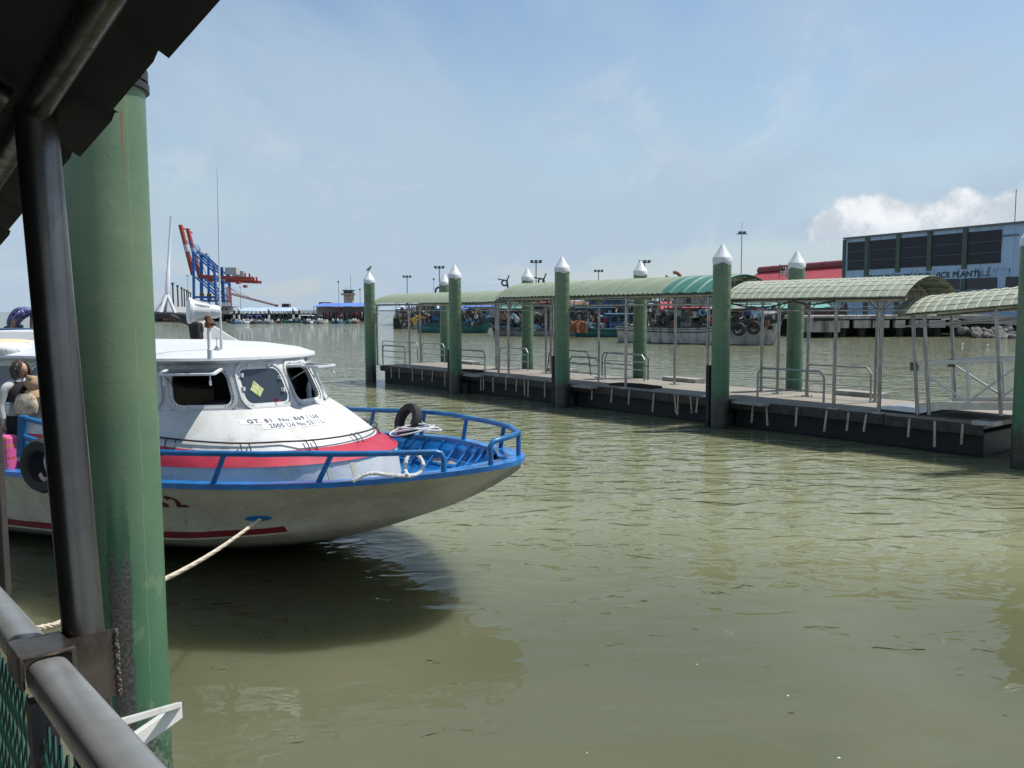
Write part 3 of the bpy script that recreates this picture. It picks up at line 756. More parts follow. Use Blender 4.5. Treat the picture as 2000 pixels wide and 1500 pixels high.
guard_rail(1112, 1169, .75, 'steel hoop rail just right of the middle front pile')
guard_rail(1176, 1266, 3.6, 'thin dark hoop rail in front of the rear pile under the long canopy', dark=True, bars=(.5,))
guard_rail(1182, 1259, 3.2, 'steel hoop rail under the long canopy before the rear pile')
guard_rail(1481, 1611, .72, 'long steel hoop rail on the front edge under the tiled canopy')
guard_rail(1576, 1703, 3.0, 'long steel hoop rail on the rear edge under the tiled canopy')
# dark rubber mats / hatch covers lying on the deck
for t, w, l, wd, lab in ((5.6, 1.0, 1.5, .5, 'dark coiled rubber mat on the deck left of the second front pile'), (14.6, 1.1, 1.9, .6, 'flat black mat on the deck under the long canopy')):
    o = MB(); 
    for k in range(5): o.tube([(0, wd * k / 5, .03), (l * .5, wd * k / 5 + .05, .05), (l, wd * k / 5, .03)], .04, 6)
    m_ = o.build('rubber_mat', MT['black_rubber'], None, smooth=True); m_.location = PW(t, w, ZD); m_.rotation_euler = (0, 0, PRZ); tag(m_, lab, 'mat')

# ------------------------------------------------------------------ gangway landing at the right end
SL = math.atan(.085)
gw = thing('covered_gangway', 'sloping aluminium truss gangway with a pale tiled roof at the right end of the pontoon', 'gangway', PW(25.15, .85, ZD + .12), 0)
gw.rotation_euler = (Matrix.Rotation(PRZ, 3, 'Z') @ Matrix.Rotation(-SL, 3, 'Y')).to_euler()
GL = 9.5; GW = 1.9
for y in (0, GW):
    mb = MB(); mb.box((GL / 2, y, .10), (GL, .07, .16)); mb.build('bottom_chord', MT['aluminium'], gw, bevel=.006)
    mb = MB(); mb.box((GL / 2 - .05, y, 1.12), (GL - .1, .08, .10)); mb.build('top_chord', MT['aluminium'], gw, bevel=.008)
    mb = MB(); mb.box((.02, y - .0, 1.05), (.16, .12, .2)); mb.build('chord_end_block', MT['weld_steel'], gw)
    nb = 8; s = GL / nb
    for k in range(nb + 1):
        mb = MB(); mb.bar((min(k * s, GL - .05) + .03, y, .18), (min(k * s, GL - .05) + .03, y, 1.07), .05); mb.build('upright', MT['aluminium'], gw)
    for k in range(nb):
        mb = MB(); p, q = ((k * s, y, 1.05), ((k + 1) * s, y, .2)) if k % 2 == 0 else ((k * s, y, .2), ((k + 1) * s, y, 1.05)); mb.bar(p, q, .045); mb.build('diagonal', MT['aluminium'], gw)
mb = MB(); mb.box((GL / 2, GW / 2, .06), (GL - .1, GW - .1, .05)); mb.build('walkway', MT['deck_concrete'], gw)
mb = MB(); mb.box((-.55, GW / 2, -.02), (1.2, GW - .2, .02), rot=Matrix.Rotation(R(6), 3, 'Y')); mb.build('landing_plate', MT['galv'], gw)
for x in (.05, .32, 1.9, 4.6, 7.3):
    for y in (-.03, GW + .03):
        if x == .32 and y > 0: continue
        mb = MB(); mb.tube([(x, y, -.1), (x, y, 2.28)], .042, 12); mb.build('roof_post', MT['stainless_post'], gw, smooth=True)
for y in (-.05, GW + .05):
    mb = MB(); mb.tube([(-.3, y, 2.28), (GL, y, 2.28)], .045, 8); mb.build('eave_beam', MT['stainless_post'], gw, smooth=True)
    mb = MB(); mb.tube([(-.3, y, 2.02), (GL, y, 2.02)], .022, 6); mb.build('tie_rail', MT['stainless_post'], gw, smooth=True)
wx = .235; n = int((GL + .35) / wx); ms = tile_meshes(GW + .2, .42, wx, 12, MT['roof_green_pale'])
for k in range(n):
    if k > 24: break
    for j in range(12): obj_of(ms[j], 'tile', gw, (-.35 + wx * k, -.1, 2.3 + random.uniform(-.004, .004)))
for x in (0.02, 1.9, 4.6):
    mb = MB(); mb.tube([(x, y - .1, 2.27 + z) for y, z in arc_pts(GW + .2, .38, 12, 0)], .025, 6); mb.build('roof_rib', MT['stainless_post'], gw, smooth=True)
mb = MB(); mb.box((26.95 - 26.85, 0, 0), (.45, .5, .12)); o = mb.build('mooring_cleat_box', MT['galv'], None, bevel=.02); o.location = PW(26.75, .62, ZD + .02); o.rotation_euler = (0, 0, PRZ)
tag(o, 'pale metal fairlead box on the right corner of the pontoon', 'fairlead')
# ------------------------------------------------------------------ the passenger boat
BA = R(21.5); BO = Vector((.05, 10.58, 0)); BF = Vector((math.cos(BA), -math.sin(BA), 0)); BL = Vector((math.sin(BA), math.cos(BA), 0))
def BW(t, y, z): return BO + BF * t + BL * y + Vector((0, 0, z))
boat = thing('passenger_boat', 'white passenger boat with blue bow rails, red stripe and open cabin windows', 'boat', BO, -BA)
T_ZS = [(.06, 1.41), (-1, 1.33), (-2, 1.28), (-4, 1.22), (-8, 1.2), (-14, 1.22)]
T_B = [(.06, .02), (.045, .14), (0, .30), (-.1, .46), (-.22, .60), (-.45, .82), (-.75, 1.03), (-1.2, 1.34), (-1.7, 1.6), (-2.5, 1.88), (-3.2, 2.0), (-4, 2.07), (-6, 2.1), (-14, 2.05)]
T_ZK = [(.06, 1.33), (0, 1.26), (-.2, 1.13), (-.43, 1.0), (-1.01, .72), (-1.63, .47), (-2.1, .3), (-2.6, .15), (-3.28, -.03), (-4.5, -.25), (-7, -.4), (-14, -.4)]
T_C = [(.06, .005), (-.5, .02), (-1, .14), (-1.5, .46), (-2.1, .88), (-2.7, 1.22), (-3.3, 1.45), (-4, 1.62), (-6, 1.76), (-14, 1.8)]
T_ZC = [(.06, 1.36), (-.5, .99), (-1, .77), (-1.5, .66), (-2.1, .57), (-2.7, .5), (-3.3, .45), (-4, .4), (-6, .36), (-14, .34)]
def zsheer(t, sd): return smooth_interp(T_ZS, t) + (interp([(0, 0), (-.7, .03), (-1.6, .075), (-14, .08)], t) if sd > 0 else 0)   # lies with a slight list
def bsheer(t, sd): return interp(T_B, t) * (1.05 if sd > 0 else 1)
def hull_pt(t, f, side=-1):
    """f 0 at the chine, 1 at the sheer"""
    b, c = interp(T_B, t) * (1.05 if side > 0 else 1), smooth_interp(T_C, t); zs, zc2 = zsheer(t, side), smooth_interp(T_ZC, t)
    return Vector((t, side * (c + (b - c) * f ** 1.12), zc2 + (zs - zc2) * f))
stations = [.06, .045, .02, -.03, -.1, -.2, -.32, -.45, -.6, -.75, -.95, -1.2, -1.45, -1.7, -2.1, -2.5, -2.85, -3.2, -3.6, -4, -4.6, -5.3, -6, -7, -8, -9.5, -11, -12.5, -14]
FR = [1, .85, .7, .55, .4, .25, .12, 0]
rg = []
for t in stations:
    k = Vector((t, 0, smooth_interp(T_ZK, t)))
    near = [hull_pt(t, f, -1) for f in FR]; far = [hull_pt(t, f, 1) for f in FR]
    low = [near[-1].lerp(k, q) + Vector((0, 0, -.03 * math.sin(math.pi * q))) for q in (.33, .66)]
    lowf = [far[-1].lerp(k, q) + Vector((0, 0, -.03 * math.sin(math.pi * q))) for q in (.66, .33)]
    rg.append(near + low + [k] + lowf + far[::-1])
mb = MB(); mb.loft(rg); n = len(rg[0]); mb.add(rg[-1], [tuple(range(n))])
hull = mb.build('hull', MT['hull_cream'], boat, smooth=30)
mb = MB(); mb.tube([hull_pt(t, .955, -1) + Vector((0, -.008, 0)) for t in stations[3:]], .012, 6); mb.build('rub_strip', MT['dark_trim'], hull)
# red boot stripe along the chine
mb = MB()
for sd in (-1, 1):
    ts = [-2.62 - .2 * k for k in range(58)]
    mb.loft([[hull_pt(t, f, sd) + Vector((0, sd * .006, 0)) for f in (.03, .14 + .006 * math.sin(t * 9))] for t in ts])
mb.build('boot_stripe', MT['boot_red'], hull)
# blue gunwale cap
def inner(t):
    b = interp(T_B, t); return max(0, b - (.15 + .0 * t) * min(1, b / .45))
mb = MB()
ts = [x for x in stations if x <= -.0]
out_n = [(t, -interp(T_B, t) - .012, smooth_interp(T_ZS, t) + .012) for t in stations][::-1]
path_t = stations
def cap_ring(t, sd):
    b = bsheer(t, sd); z = zsheer(t, sd)
    # the cap widens into a breast plate at the tip
    wdt = interp([(.06, .6), (-.35, .55), (-.55, .30), (-.9, .2), (-1.5, .16), (-14, .14)], t)
    i_ = max(0.0, b - wdt)
    return [(t, sd * (b + .018), z - .05), (t, sd * (b + .018), z + .012), (t, sd * i_, z + .016), (t, sd * i_, z - .03)]
for sd in (-1, 1): mb.loft([cap_ring(t, sd) for t in stations])
mb.add([(.062, -.03, 1.36), (.062, .03, 1.36), (.062, .03, 1.425), (.062, -.03, 1.425)], [(0, 1, 2, 3)])
mb.build('gunwale_cap', MT['blue_paint'], boat, smooth=30)
# inner bulwark and foredeck well
ZF = .98
def well(t, sd=-1):
    b = bsheer(t, sd); wdt = interp([(-.35, .55), (-.55, .30), (-.9, .2), (-1.5, .16), (-14, .14)], t); return max(.02, b - wdt)
wt = [-.56, -.62, -.68, -.75, -.95, -1.2, -1.45, -1.7, -2.1, -2.5, -2.9, -3.3, -3.8, -4.4]
def hull_b_at(t, z):
    best = min(((abs(hull_pt(t, f / 60).z - z), f / 60) for f in range(61)))[1]; return abs(hull_pt(t, best).y)
def floor_b(t): return max(.01, min(well(t) - .02, hull_b_at(t, ZF) - .05, smooth_interp([(-.5, .03), (-.8, .30), (-1.2, .70), (-1.7, 1.05), (-2.5, 1.45), (-4.4, 1.7)], t)))
mb = MB()
for sd in (-1, 1): mb.loft([[(t, sd * well(t, sd), zsheer(t, sd) - .02), (t, sd * (well(t, sd) * .45 + floor_b(t) * .55), (smooth_interp(T_ZS, t) + ZF) / 2 - .04), (t, sd * floor_b(t), ZF)] for t in wt])
mb.build('bulwark_lining', MT['blue_paint'], boat)
mb = MB(); mb.loft([[(t, -floor_b(t) - .01, ZF), (t, floor_b(t) + .01, ZF)] for t in wt]); mb.build('foredeck', MT['blue_paint'], boat)
mb = MB(); mb.add([(-.555, -well(-.56), 1.35), (-.555, well(-.56), 1.35), (-.58, .03, ZF), (-.58, -.03, ZF)], [(0, 1, 2, 3)]); mb.build('bow_lining', MT['blue_paint'], boat)
for sd in (-1, 1):
    for t in (-.80, -.95, -1.15, -1.42, -1.75, -2.1, -2.5, -2.95):
        zt = zsheer(t, sd) - .025; a = Vector((t, sd * (well(t, sd) - .004), zt)); b = Vector((t - .10, sd * floor_b(t - .05), ZF + .005))
        inw = Vector((0, -sd * .075, -.0))
        mb = MB(); e = Vector((.014, 0, 0)); mb.add([a - e, a + e, b + e, b - e, a - e + inw * .7, a + e + inw * .7, b + e + inw * 1.6, b - e + inw * 1.6], [(0, 1, 2, 3), (4, 5, 6, 7), (0, 1, 5, 4), (1, 2, 6, 5), (2, 3, 7, 6), (3, 0, 4, 7)])
        mb.build('bulwark_frame', MT['blue_paint'], boat)
    mb = MB(); mb.tube([(t, sd * ((well(t) + floor_b(t)) / 2 - .03), (smooth_interp(T_ZS, t) + ZF) / 2 + .02) for t in wt[1:11]], .012, 6); mb.build('stringer', MT['blue_paint'], boat)
for y in (-.16, .14):
    mb = MB(); mb.lathe([(.05, ZF), (.05, 1.11), (.085, 1.12), (.085, 1.15), (.02, 1.17)], 14, (-1.15, y - .15, 0)); mb.build('mooring_bitt', MT['bitt_red'], boat, smooth=True)
mb = MB(); mb.box((-.75, .05, ZF + .1), (.24, .05, .03), rot=Matrix.Rotation(.5, 3, 'Y')); mb.build('deck_stay', MT['galv'], boat)
# ---- trunk cabin: rings from deck to window sill
def outl(nose, w, a, th, n=2.0):
    th = R(th); c, s = math.cos(th), math.sin(th)
    return nose - a + a * (abs(c) ** (2 / n)) * (1 if c >= 0 else -1), -w * (abs(s) ** (2 / n)) * (1 if s >= 0 else -1)
AFT = -13.0
def ring(nose, w, a, z, ths, aft=True, n=2.0, dz=None):
    pts = []
    for th in ths:
        x, y = outl(nose, w, a, th, n); pts.append(Vector((x, y, z + (dz(th) if dz else 0))))
    if aft:
        x0 = nose - a
        ex = [x0 - (x0 - AFT) * q for q in (.08, .2, .4, .7, 1)]
        pts = [Vector((x, w, z + (dz(-90) if dz else 0))) for x in ex[::-1]] + pts + [Vector((x, -w, z + (dz(90) if dz else 0))) for x in ex]
    return pts
TH = [-90 + 6 * k for k in range(31)]
def red_dz(th): return 0.0
r_deck = ring(-1.88, 1.80, 2.75, .99, TH, n=2.2)
r_red0 = ring(-1.96, 1.84, 2.75, 1.385, TH, n=2.2)
r_red1 = ring(-2.28, 1.74, 2.5, 1.535, TH, n=2.2, dz=lambda th: .13 * max(0, min(1, (abs(th) - 50) / 40)) ** 1.3)
r_sill = ring(-3.02, 1.42, 1.72, 2.015, TH)
mb = MB(); mb.loft([r_deck, r_red0]); mb.build('trunk_side', MT['boat_white'], boat, smooth=True)
# the red band bellies a little and hangs over the white side
r_red0o = [p + Vector((0, 0, -.004)) + (Vector((p.x + 4.6, p.y, 0)).normalized() if p.x > -4.6 else Vector((0, 1 if p.y > 0 else -1, 0))) * .022 for p in r_red0]
r_redm = [a.lerp(b, .5) + (Vector((a.x + 4.6, a.y, 0)).normalized() if a.x > -4.6 else Vector((0, 1 if a.y > 0 else -1, 0))) * .03 for a, b in zip(r_red0, r_red1)]
mb = MB(); mb.loft([r_red0, r_red0o, r_redm, r_red1]); mb.build('red_band', MT['boat_red'], boat, smooth=True)
def slope_pt(i, k):
    """i index into the rings (float), k 0 at the red band, 1 at the sill"""
    i0 = max(0, min(len(r_sill) - 2, int(i))); f = i - i0
    a = r_red1[i0].lerp(r_red1[i0 + 1], f); b = r_sill[i0].lerp(r_sill[i0 + 1], f)
    p = a.lerp(b, k); p.z += .028 * math.sin(math.pi * k) ** .8; return p
KS = [0, .04, .1, .2, .35, .5, .65, .8, .92, 1]
mb = MB(); mb.loft([[slope_pt(i, k) for i in range(len(r_sill))] for k in KS]); mb.build('coachroof', MT['boat_white'], boat, smooth=True)
# ---- wheelhouse walls with real window openings
FAC = [(-90, -76), (-76, -42), (-42, -13), (-13, 13), (13, 42), (42, 76)]
def sill_at(th): x, y = outl(-3.02, 1.42, 1.72, th); return Vector((x, y, 2.0))
def top_at(th): x, y = outl(-3.34, 1.28, 1.52, th); return Vector((x, y, 2.63))
panels = [(sill_at(a), sill_at(b), top_at(a), top_at(b)) for a, b in FAC[1:]]
xs_aft = [-4.6, -5.75, -6.9, -8.05, -9.2, -10.4, -11.6, -13.0]
side_n = []
for x0, x1 in zip(xs_aft, xs_aft[1:]): side_n.append((Vector((x0, -1.42, 2.0)), Vector((x1, -1.42, 2.0)), Vector((x0, -1.28, 2.63)), Vector((x1, -1.28, 2.63))))
e0, e1 = sill_at(76), top_at(76)
side_n[0] = (e0, side_n[0][1], e1, side_n[0][3])
side_f = [(Vector((b.x, -b.y, b.z)), Vector((a.x, -a.y, a.z)), Vector((d.x, -d.y, d.z)), Vector((c.x, -c.y, c.z))) for a, b, c, d in side_n]
def rrect(u0, u1, v0, v1, r_, n=5):
    pts = []
    for cx, cy, a0 in ((u1 - r_, v1 - r_ * 1.6, 0), (u0 + r_, v1 - r_ * 1.6, 90), (u0 + r_, v0 + r_ * 1.6, 180), (u1 - r_, v0 + r_ * 1.6, 270)):
        for k in range(n + 1):
            a = R(a0 + 90 * k / n); pts.append((cx + r_ * math.cos(a), cy + r_ * 1.6 * math.sin(a)))
    return pts
def facet(P, u, v): a, b, c, d = P; return (a.lerp(b, u)).lerp(c.lerp(d, u), v)
def outer_match(pts):
    out = []
    for u, v in pts:
        du, dv = u - .5, v - .5; s = .5 / max(abs(du), abs(dv)); out.append((.5 + du * s, .5 + dv * s))
    return out
open_state = {3: 'flap', 4: 'glass', 5: 'flap', 2: 'dark', 1: 'dark'}
def window(P, state, idx, win=(.1, .9, .10, .86)):
    a, b, c, d = P; nn = (b - a).cross(c - a).normalized()
    ctr = facet(P, .5, .5)
    if nn.dot(Vector((ctr.x + 4.9, ctr.y, 0)) if ctr.x > -4.9 else Vector((0, ctr.y, 0))) < 0: nn = -nn
    Lx = (b - a).length; rr_ = .13
    hole = rrect(*win, rr_); om = outer_match(hole); N = len(hole)
    corners = [(0, 0), (1, 0), (1, 1), (0, 1)]
    # wall with the hole; snap the sample nearest each corner so the facet stays a full quad
    om = list(om)
    for cpt in corners:
        j = min(range(N), key=lambda q: (om[q][0] - cpt[0]) ** 2 + (om[q][1] - cpt[1]) ** 2); om[j] = cpt
    mb = MB(); mb.loft([[facet(P, *q) for q in om], [facet(P, *q) for q in hole], [facet(P, *q) - nn * .05 for q in hole]], closed_u=True)
    wall = mb.build('cabin_wall', MT['boat_white'], boat, smooth=25)
    def ringm(g1, g2, h, name, mat, parent):
        h1 = rrect(win[0] - g1, win[1] + g1, win[2] - g1 * 1.5, win[3] + g1 * 1.5, rr_ + g1); h2 = rrect(win[0] - g2, win[1] + g2, win[2] - g2 * 1.5, win[3] + g2 * 1.5, max(.03, rr_ + g2))
        m2 = MB(); m2.loft([[facet(P, *q) + nn * .002 for q in h1], [facet(P, *q) + nn * h for q in h1], [facet(P, *q) + nn * h for q in h2], [facet(P, *q) + nn * .002 - nn * .03 for q in h2]], closed_u=True)
        return m2.build(name, mat, parent, smooth=25)
    fr = ringm(.075, .035, .035, 'outer_frame', MT['boat_white'], wall)
    ringm(.034, -.012, .022, 'window_frame', MT['window_frame'], wall)
    if idx < 7:
        m2 = MB()
        for q in range(0, N, 1):
            u, v = rrect(win[0] - .012, win[1] + .012, win[2] - .02, win[3] + .02, rr_)[q]
            m2.lathe([(.007, 0), (.007, .006)], 5, facet(P, u, v) + nn * .022, nn.to_track_quat('Z', 'Y').to_matrix())
        stuff(m2.build('frame_screws', MT['dark_trim'], wall))
    hi = rrect(win[0] - .005, win[1] + .005, win[2] - .008, win[3] + .008, rr_)
    if state in ('glass', 'dark'):
        m2 = MB(); m2.prism([(0, 0)] * N, 0, 0) if False else None
        m2 = MB(); f1 = [facet(P, *q) + nn * .012 for q in hi]; f2 = [facet(P, *q) - nn * .004 for q in hi]
        m2.add(f1 + f2, [tuple(range(N)), tuple(range(N, 2 * N))] + [(q, (q + 1) % N, N + (q + 1) % N, N + q) for q in range(N)])
        m2.build('window_pane', MT['window_glass'], wall)
        if state == 'glass':
            for u, v in ((.86, .70), (.90, .42), (.13, .62), (.16, .36)):
                m2 = MB(); m2.box(facet(P, u, v) + nn * .03, (.05, .03, .05)); m2.build('pane_clip', MT['white_cap'], wall)
    else:
        # hinged along the top, propped open nearly level
        hA, hB = facet(P, win[0], win[3] + .02), facet(P, win[1], win[3] + .02); ax = (hB - hA); Lw = ax.length; ax.normalize()
        outw = Vector((nn.x, nn.y, 0)).normalized(); dv = (outw * .985 + Vector((0, 0, -.10 if idx == 5 else -.03))).normalized(); upn = ax.cross(dv).normalized()
        if upn.z < 0: upn = -upn
        Hh = (facet(P, .5, win[3]) - facet(P, .5, win[2])).length
        def fp(u, v, h): return hA + ax * (u * Lw) + outw * .03 + dv * (v * Hh) + upn * h
        h1 = rrect(0, 1, 0, 1, .12); h2 = rrect(.06, .94, .08, .92, .08)
        m2 = MB(); m2.loft([[fp(*q, 0) for q in h1], [fp(*q, .025) for q in h1], [fp(*q, .025) for q in h2], [fp(*q, 0) for q in h2]], closed_u=True, closed_v=True)
        fl = m2.build('window_flap', MT['window_frame'], wall, smooth=25)
        m2 = MB(); N2 = len(h2); m2.add([fp(*q, .008) for q in h2] + [fp(*q, .016) for q in h2], [tuple(range(N2)), tuple(range(N2, 2 * N2))]); m2.build('flap_glass', MT['window_glass'], fl)
        for u in (.1, .9):
            m2 = MB(); m2.tube([fp(u, .9, 0), fp(u, .9, -.06)], .008, 6); m2.torus(fp(u, .9, -.10), .032, .009, ax=ax, n=12, m=6); m2.build('ring_handle', MT['window_frame'], fl)
        m2 = MB(); m2.tube([fp(.95, .75, 0), facet(P, win[1] - .02, .55)], .008, 6); m2.build('prop_stay', MT['galv'], fl)
    for u in (.3, .7):
        m2 = MB(); m2.box(facet(P, u, win[3] + .06) + nn * .02, (.09, .03, .03)); m2.build('hinge', MT['window_frame'], wall)
    return wall
for i, P in enumerate(panels): window(P, open_state[i + 1], i + 1, (.09, .91, .10, .84) if i != 2 else (.07, .93, .10, .84))
for j, P in enumerate(side_n): window(P, 'dark' if j else 'open_dark', 7 + j) if j else window(P, 'dark', 7)
for j, P in enumerate(side_f): window(P, 'dark', 17 + j)
mb = MB(); mb.add([(AFT, -1.42, 2.0), (AFT, 1.42, 2.0), (AFT, 1.28, 2.63), (AFT, -1.28, 2.63)], [(0, 1, 2, 3)]); mb.add([(AFT, -1.8, .99), (AFT, 1.8, .99), (AFT, 1.42, 2.0), (AFT, -1.42, 2.0)], [(0, 1, 2, 3)])
mb.build('aft_bulkhead', MT['boat_white'], boat)
mb = MB(); mb.loft([[p + Vector((0, 0, -.5)) for p in r_sill[:len(r_sill) // 2 + 1]], [Vector((p.x, -p.y, p.z - .5)) for p in r_sill[:len(r_sill) // 2 + 1]]]); mb.build('cabin_floor', MT['dark_inside'], boat)
mb = MB(); mb.box((-4.5, .5, 1.9), (.06, 1.5, .9)); mb.box((-3.9, -.1, 1.85), (.4, 1.8, .5)); mb.build('helm_console', MT['dark_inside'], boat)
# ---- roof
rT = [-90 + 5 * k for k in range(37)]
def roof_ring(nose, w, a, z): return ring(nose, w, a, z, rT, n=2.15)
rr0 = roof_ring(-3.40, 1.30, 1.50, 2.60); rr1 = roof_ring(-3.30, 1.44, 1.58, 2.655); rr2 = roof_ring(-3.31, 1.43, 1.58, 2.69)
rr3 = roof_ring(-3.50, 1.22, 1.55, 2.765); rr4 = roof_ring(-3.95, .85, 1.4, 2.835); rr5 = roof_ring(-4.5, .45, 1.2, 2.87); rr6 = roof_ring(-5.0, .02, .8, 2.885)
for i in range(len(rr2)): pass
mb = MB(); mb.loft([rr0, rr1, rr2, rr3, rr4, rr5, rr6]); roof = mb.build('cabin_roof', MT['roof_white'], boat, smooth=50)
mb = MB(); mb.add([(-9.2, -.5, 2.86), (-7.2, -.5, 2.86), (-7.2, .5, 2.86), (-9.2, .5, 2.86), (-9.0, -.4, 3.0), (-7.6, -.4, 3.0), (-7.6, .4, 3.0), (-9.0, .4, 3.0)], [(4, 5, 6, 7), (0, 1, 5, 4), (1, 2, 6, 5), (2, 3, 7, 6), (3, 0, 4, 7)])
mb.build('roof_hatch', MT['roof_white'], boat, bevel=.02)
# ---- searchlight, aerial and bracket on the roof (placed where their feet meet the roof)
def roof_foot(x, y, z=2.76):
    p = onz(x, y, z); d = p - BO; return d.dot(BF), d.dot(BL)
sx, sy = roof_foot(410, 697, 2.72)
mb = MB(); mb.lathe([(.032, 2.69), (.032, 2.80), (.034, 2.81), (.026, 2.82), (.026, 3.13)], 12, (sx, sy, 0)); sp = mb.build('searchlight_pole', MT['white_cap'], boat, smooth=True)
# lamp axis: pointing left in the picture and a little to the camera
lv = Vector((-.96, -.28, .06)).normalized(); lq = lv.to_track_quat('Z', 'Y').to_matrix()
lc = Vector((sx - .10, sy - .0, 3.30)); 
wdir = Matrix.Rotation(BA, 3, 'Z') @ Vector((-.86, -.5, .05)); lq = wdir.to_track_quat('Z', 'Y').to_matrix()
mb = MB(); mb.lathe([(.001, -.22), (.07, -.21), (.085, -.17), (.085, -.08), (.10, -.07), (.115, .02), (.135, .10), (.15, .13), (.165, .135), (.165, .165), (.145, .168)], 20, lc, lq); sl = mb.build('searchlight', MT['white_motor'], boat, smooth=25)
mb = MB(); mb.lathe([(.144, .150), (.10, .158), (.001, .16)], 20, lc, lq); mb.build('lens', MT['lamp_glass'], sl, smooth=True)
for k in range(10):
    a = 2 * math.pi * k / 10; mb = MB(); p = lc + lq @ Vector((.10 * math.cos(a), .10 * math.sin(a), -.08)); q = lc + lq @ Vector((.142 * math.cos(a), .142 * math.sin(a), .11)); mb.bar(p, q, .012, .02); mb.build('cooling_fin', MT['white_motor'], sl)
mb = MB(); mb.bar((sx, sy, 3.1), (sx, sy - .02, 3.24), .06, .04); mb.box((sx, sy, 3.12), (.08, .07, .06)); mb.build('pan_bracket', MT['rust'], sl)
mb = MB(); mb.lathe([(.02, 0), (.02, .05)], 8, (sx + .06, sy - .03, 3.13), Matrix.Rotation(R(90), 3, 'Y').to_3x3()); mb.build('tilt_knob', MT['dark_trim'], sl)
ax_, ay_ = roof_foot(433, 689, 2.74)
tip = onplane(436.5, 326, BW(0, ay_, 0), BL); th_ = tip.z
mb = MB(); mb.tube([(ax_, ay_, 2.70), (ax_, ay_, 2.92)], .022, 10); mb.tube([(ax_, ay_, 2.9), (ax_, ay_, 3.4), (ax_ + .02, ay_, th_ * .6 + 3.4 * .4), (ax_ + .03, ay_, th_)], [.013, .012, .009, .005], 8); mb.build('whip_aerial', MT['white_cap'], boat, smooth=True)
bx_, by_ = roof_foot(424, 691, 2.73)
mb = MB(); mb.bar((bx_ - .08, by_, 2.71), (bx_, by_, 2.83), .02); mb.bar((bx_, by_, 2.83), (bx_ + .07, by_, 2.72), .02); mb.tube([(bx_, by_, 2.82), (bx_, by_, 2.95)], .005, 5); mb.build('aerial_bracket', MT['galv'], boat)
# rust-yellow runs on the white trunk side near the nose
for i_, (k0_, w_) in enumerate(((mid_i, .3) for mid_i in (2.6, 4.3, 6.8))):
    m_ = len(r_deck) // 2 + k0_; mb = MB(); rg_ = []
    for q in (0, .25, .5, .75, 1):
        row = []
        for j in (0, 1):
            f_ = m_ + w_ * j * (1 - .4 * q); a_ = int(f_); p0_ = r_red0[a_].lerp(r_red0[a_ + 1], f_ - a_); p1_ = r_deck[a_].lerp(r_deck[a_ + 1], f_ - a_); pp = p0_.lerp(p1_, q); row.append(pp + Vector((pp.x + 4.6, pp.y, 0)).normalized() * .004)
        rg_.append(row)
    mb.loft(rg_); mb.build('rust_run', MT['rust_stain'], boat)
# ---- blue tubular rails
RH = .37; RR = .036
def rail_pt(t, sd, h=RH, out=.0):
    if h > .3: h *= interp([(0, .78), (-.6, .64), (-1.2, .82), (-2, .95), (-3, 1), (-14, 1)], t) if sd < 0 else interp([(0, .80), (-1, .9), (-2, 1)], t)
    return Vector((t, sd * (bsheer(t, sd) - .07 + out), zsheer(t, sd) + h))
near_t = [-.66, -.9, -1.2, -1.6, -2.0, -2.5, -3.0, -3.5, -4, -4.6, -5.3, -6.1]
p0 = rail_pt(-.60, -1, 0); path = [p0, p0 + Vector((0, 0, RH * .46)), p0 + Vector((-.03, -.01, RH * .62)), p0 + Vector((-.10, -.035, RH * .67))] + [rail_pt(t, -1) for t in near_t[2:]]
mb = MB(); mb.tube(path, RR, 12); nr = mb.build('near_rail', MT['blue_rail'], boat, smooth=40)
for t in (-1.86, -3.12, -4.4, -5.6):
    mb = MB(); mb.tube([rail_pt(t - .02, -1, 0), rail_pt(t + .14, -1)], .032, 10); mb.build('rail_post', MT['blue_rail'], nr, smooth=True)
tip = [Vector((-.20, .46, 1.705)), Vector((-.10, .34, 1.71)), Vector((-.06, .15, 1.71)), Vector((-.07, -.06, 1.705)), Vector((-.12, -.26, 1.695)), Vector((-.17, -.36, 1.68)), Vector((-.185, -.40, 1.63)), Vector((-.18, -.40, 1.40))]
mb = MB(); far_t = [-8, -6.5, -5.3, -4.6, -4, -3.5, -3.0, -2.5, -2.0, -1.6, -1.2, -.9, -.6, -.35]
mb.tube([rail_pt(t, 1, RH + .02 * (t > -1)) for t in far_t] + tip, RR, 12); fr_ = mb.build('far_rail', MT['blue_rail'], boat, smooth=40)
for t in (-.06, -.52, -1.35, -2.25, -3.3, -4.5, -6):
    mb = MB(); a = rail_pt(t - .06 if t < -.1 else t, 1, 0); mb.tube([a, rail_pt(t + .02, 1)] if t < -.1 else [Vector((-.07, .26, 1.41)), Vector((-.075, .28, 1.70))], .032, 10); mb.build('rail_post', MT['blue_rail'], fr_, smooth=True)
mb = MB(); mb.tube([rail_pt(t, 1, .18) for t in (-3.3, -4, -5, -6.5)], .024, 8); mb.build('lower_rail', MT['blue_rail'], fr_, smooth=True)
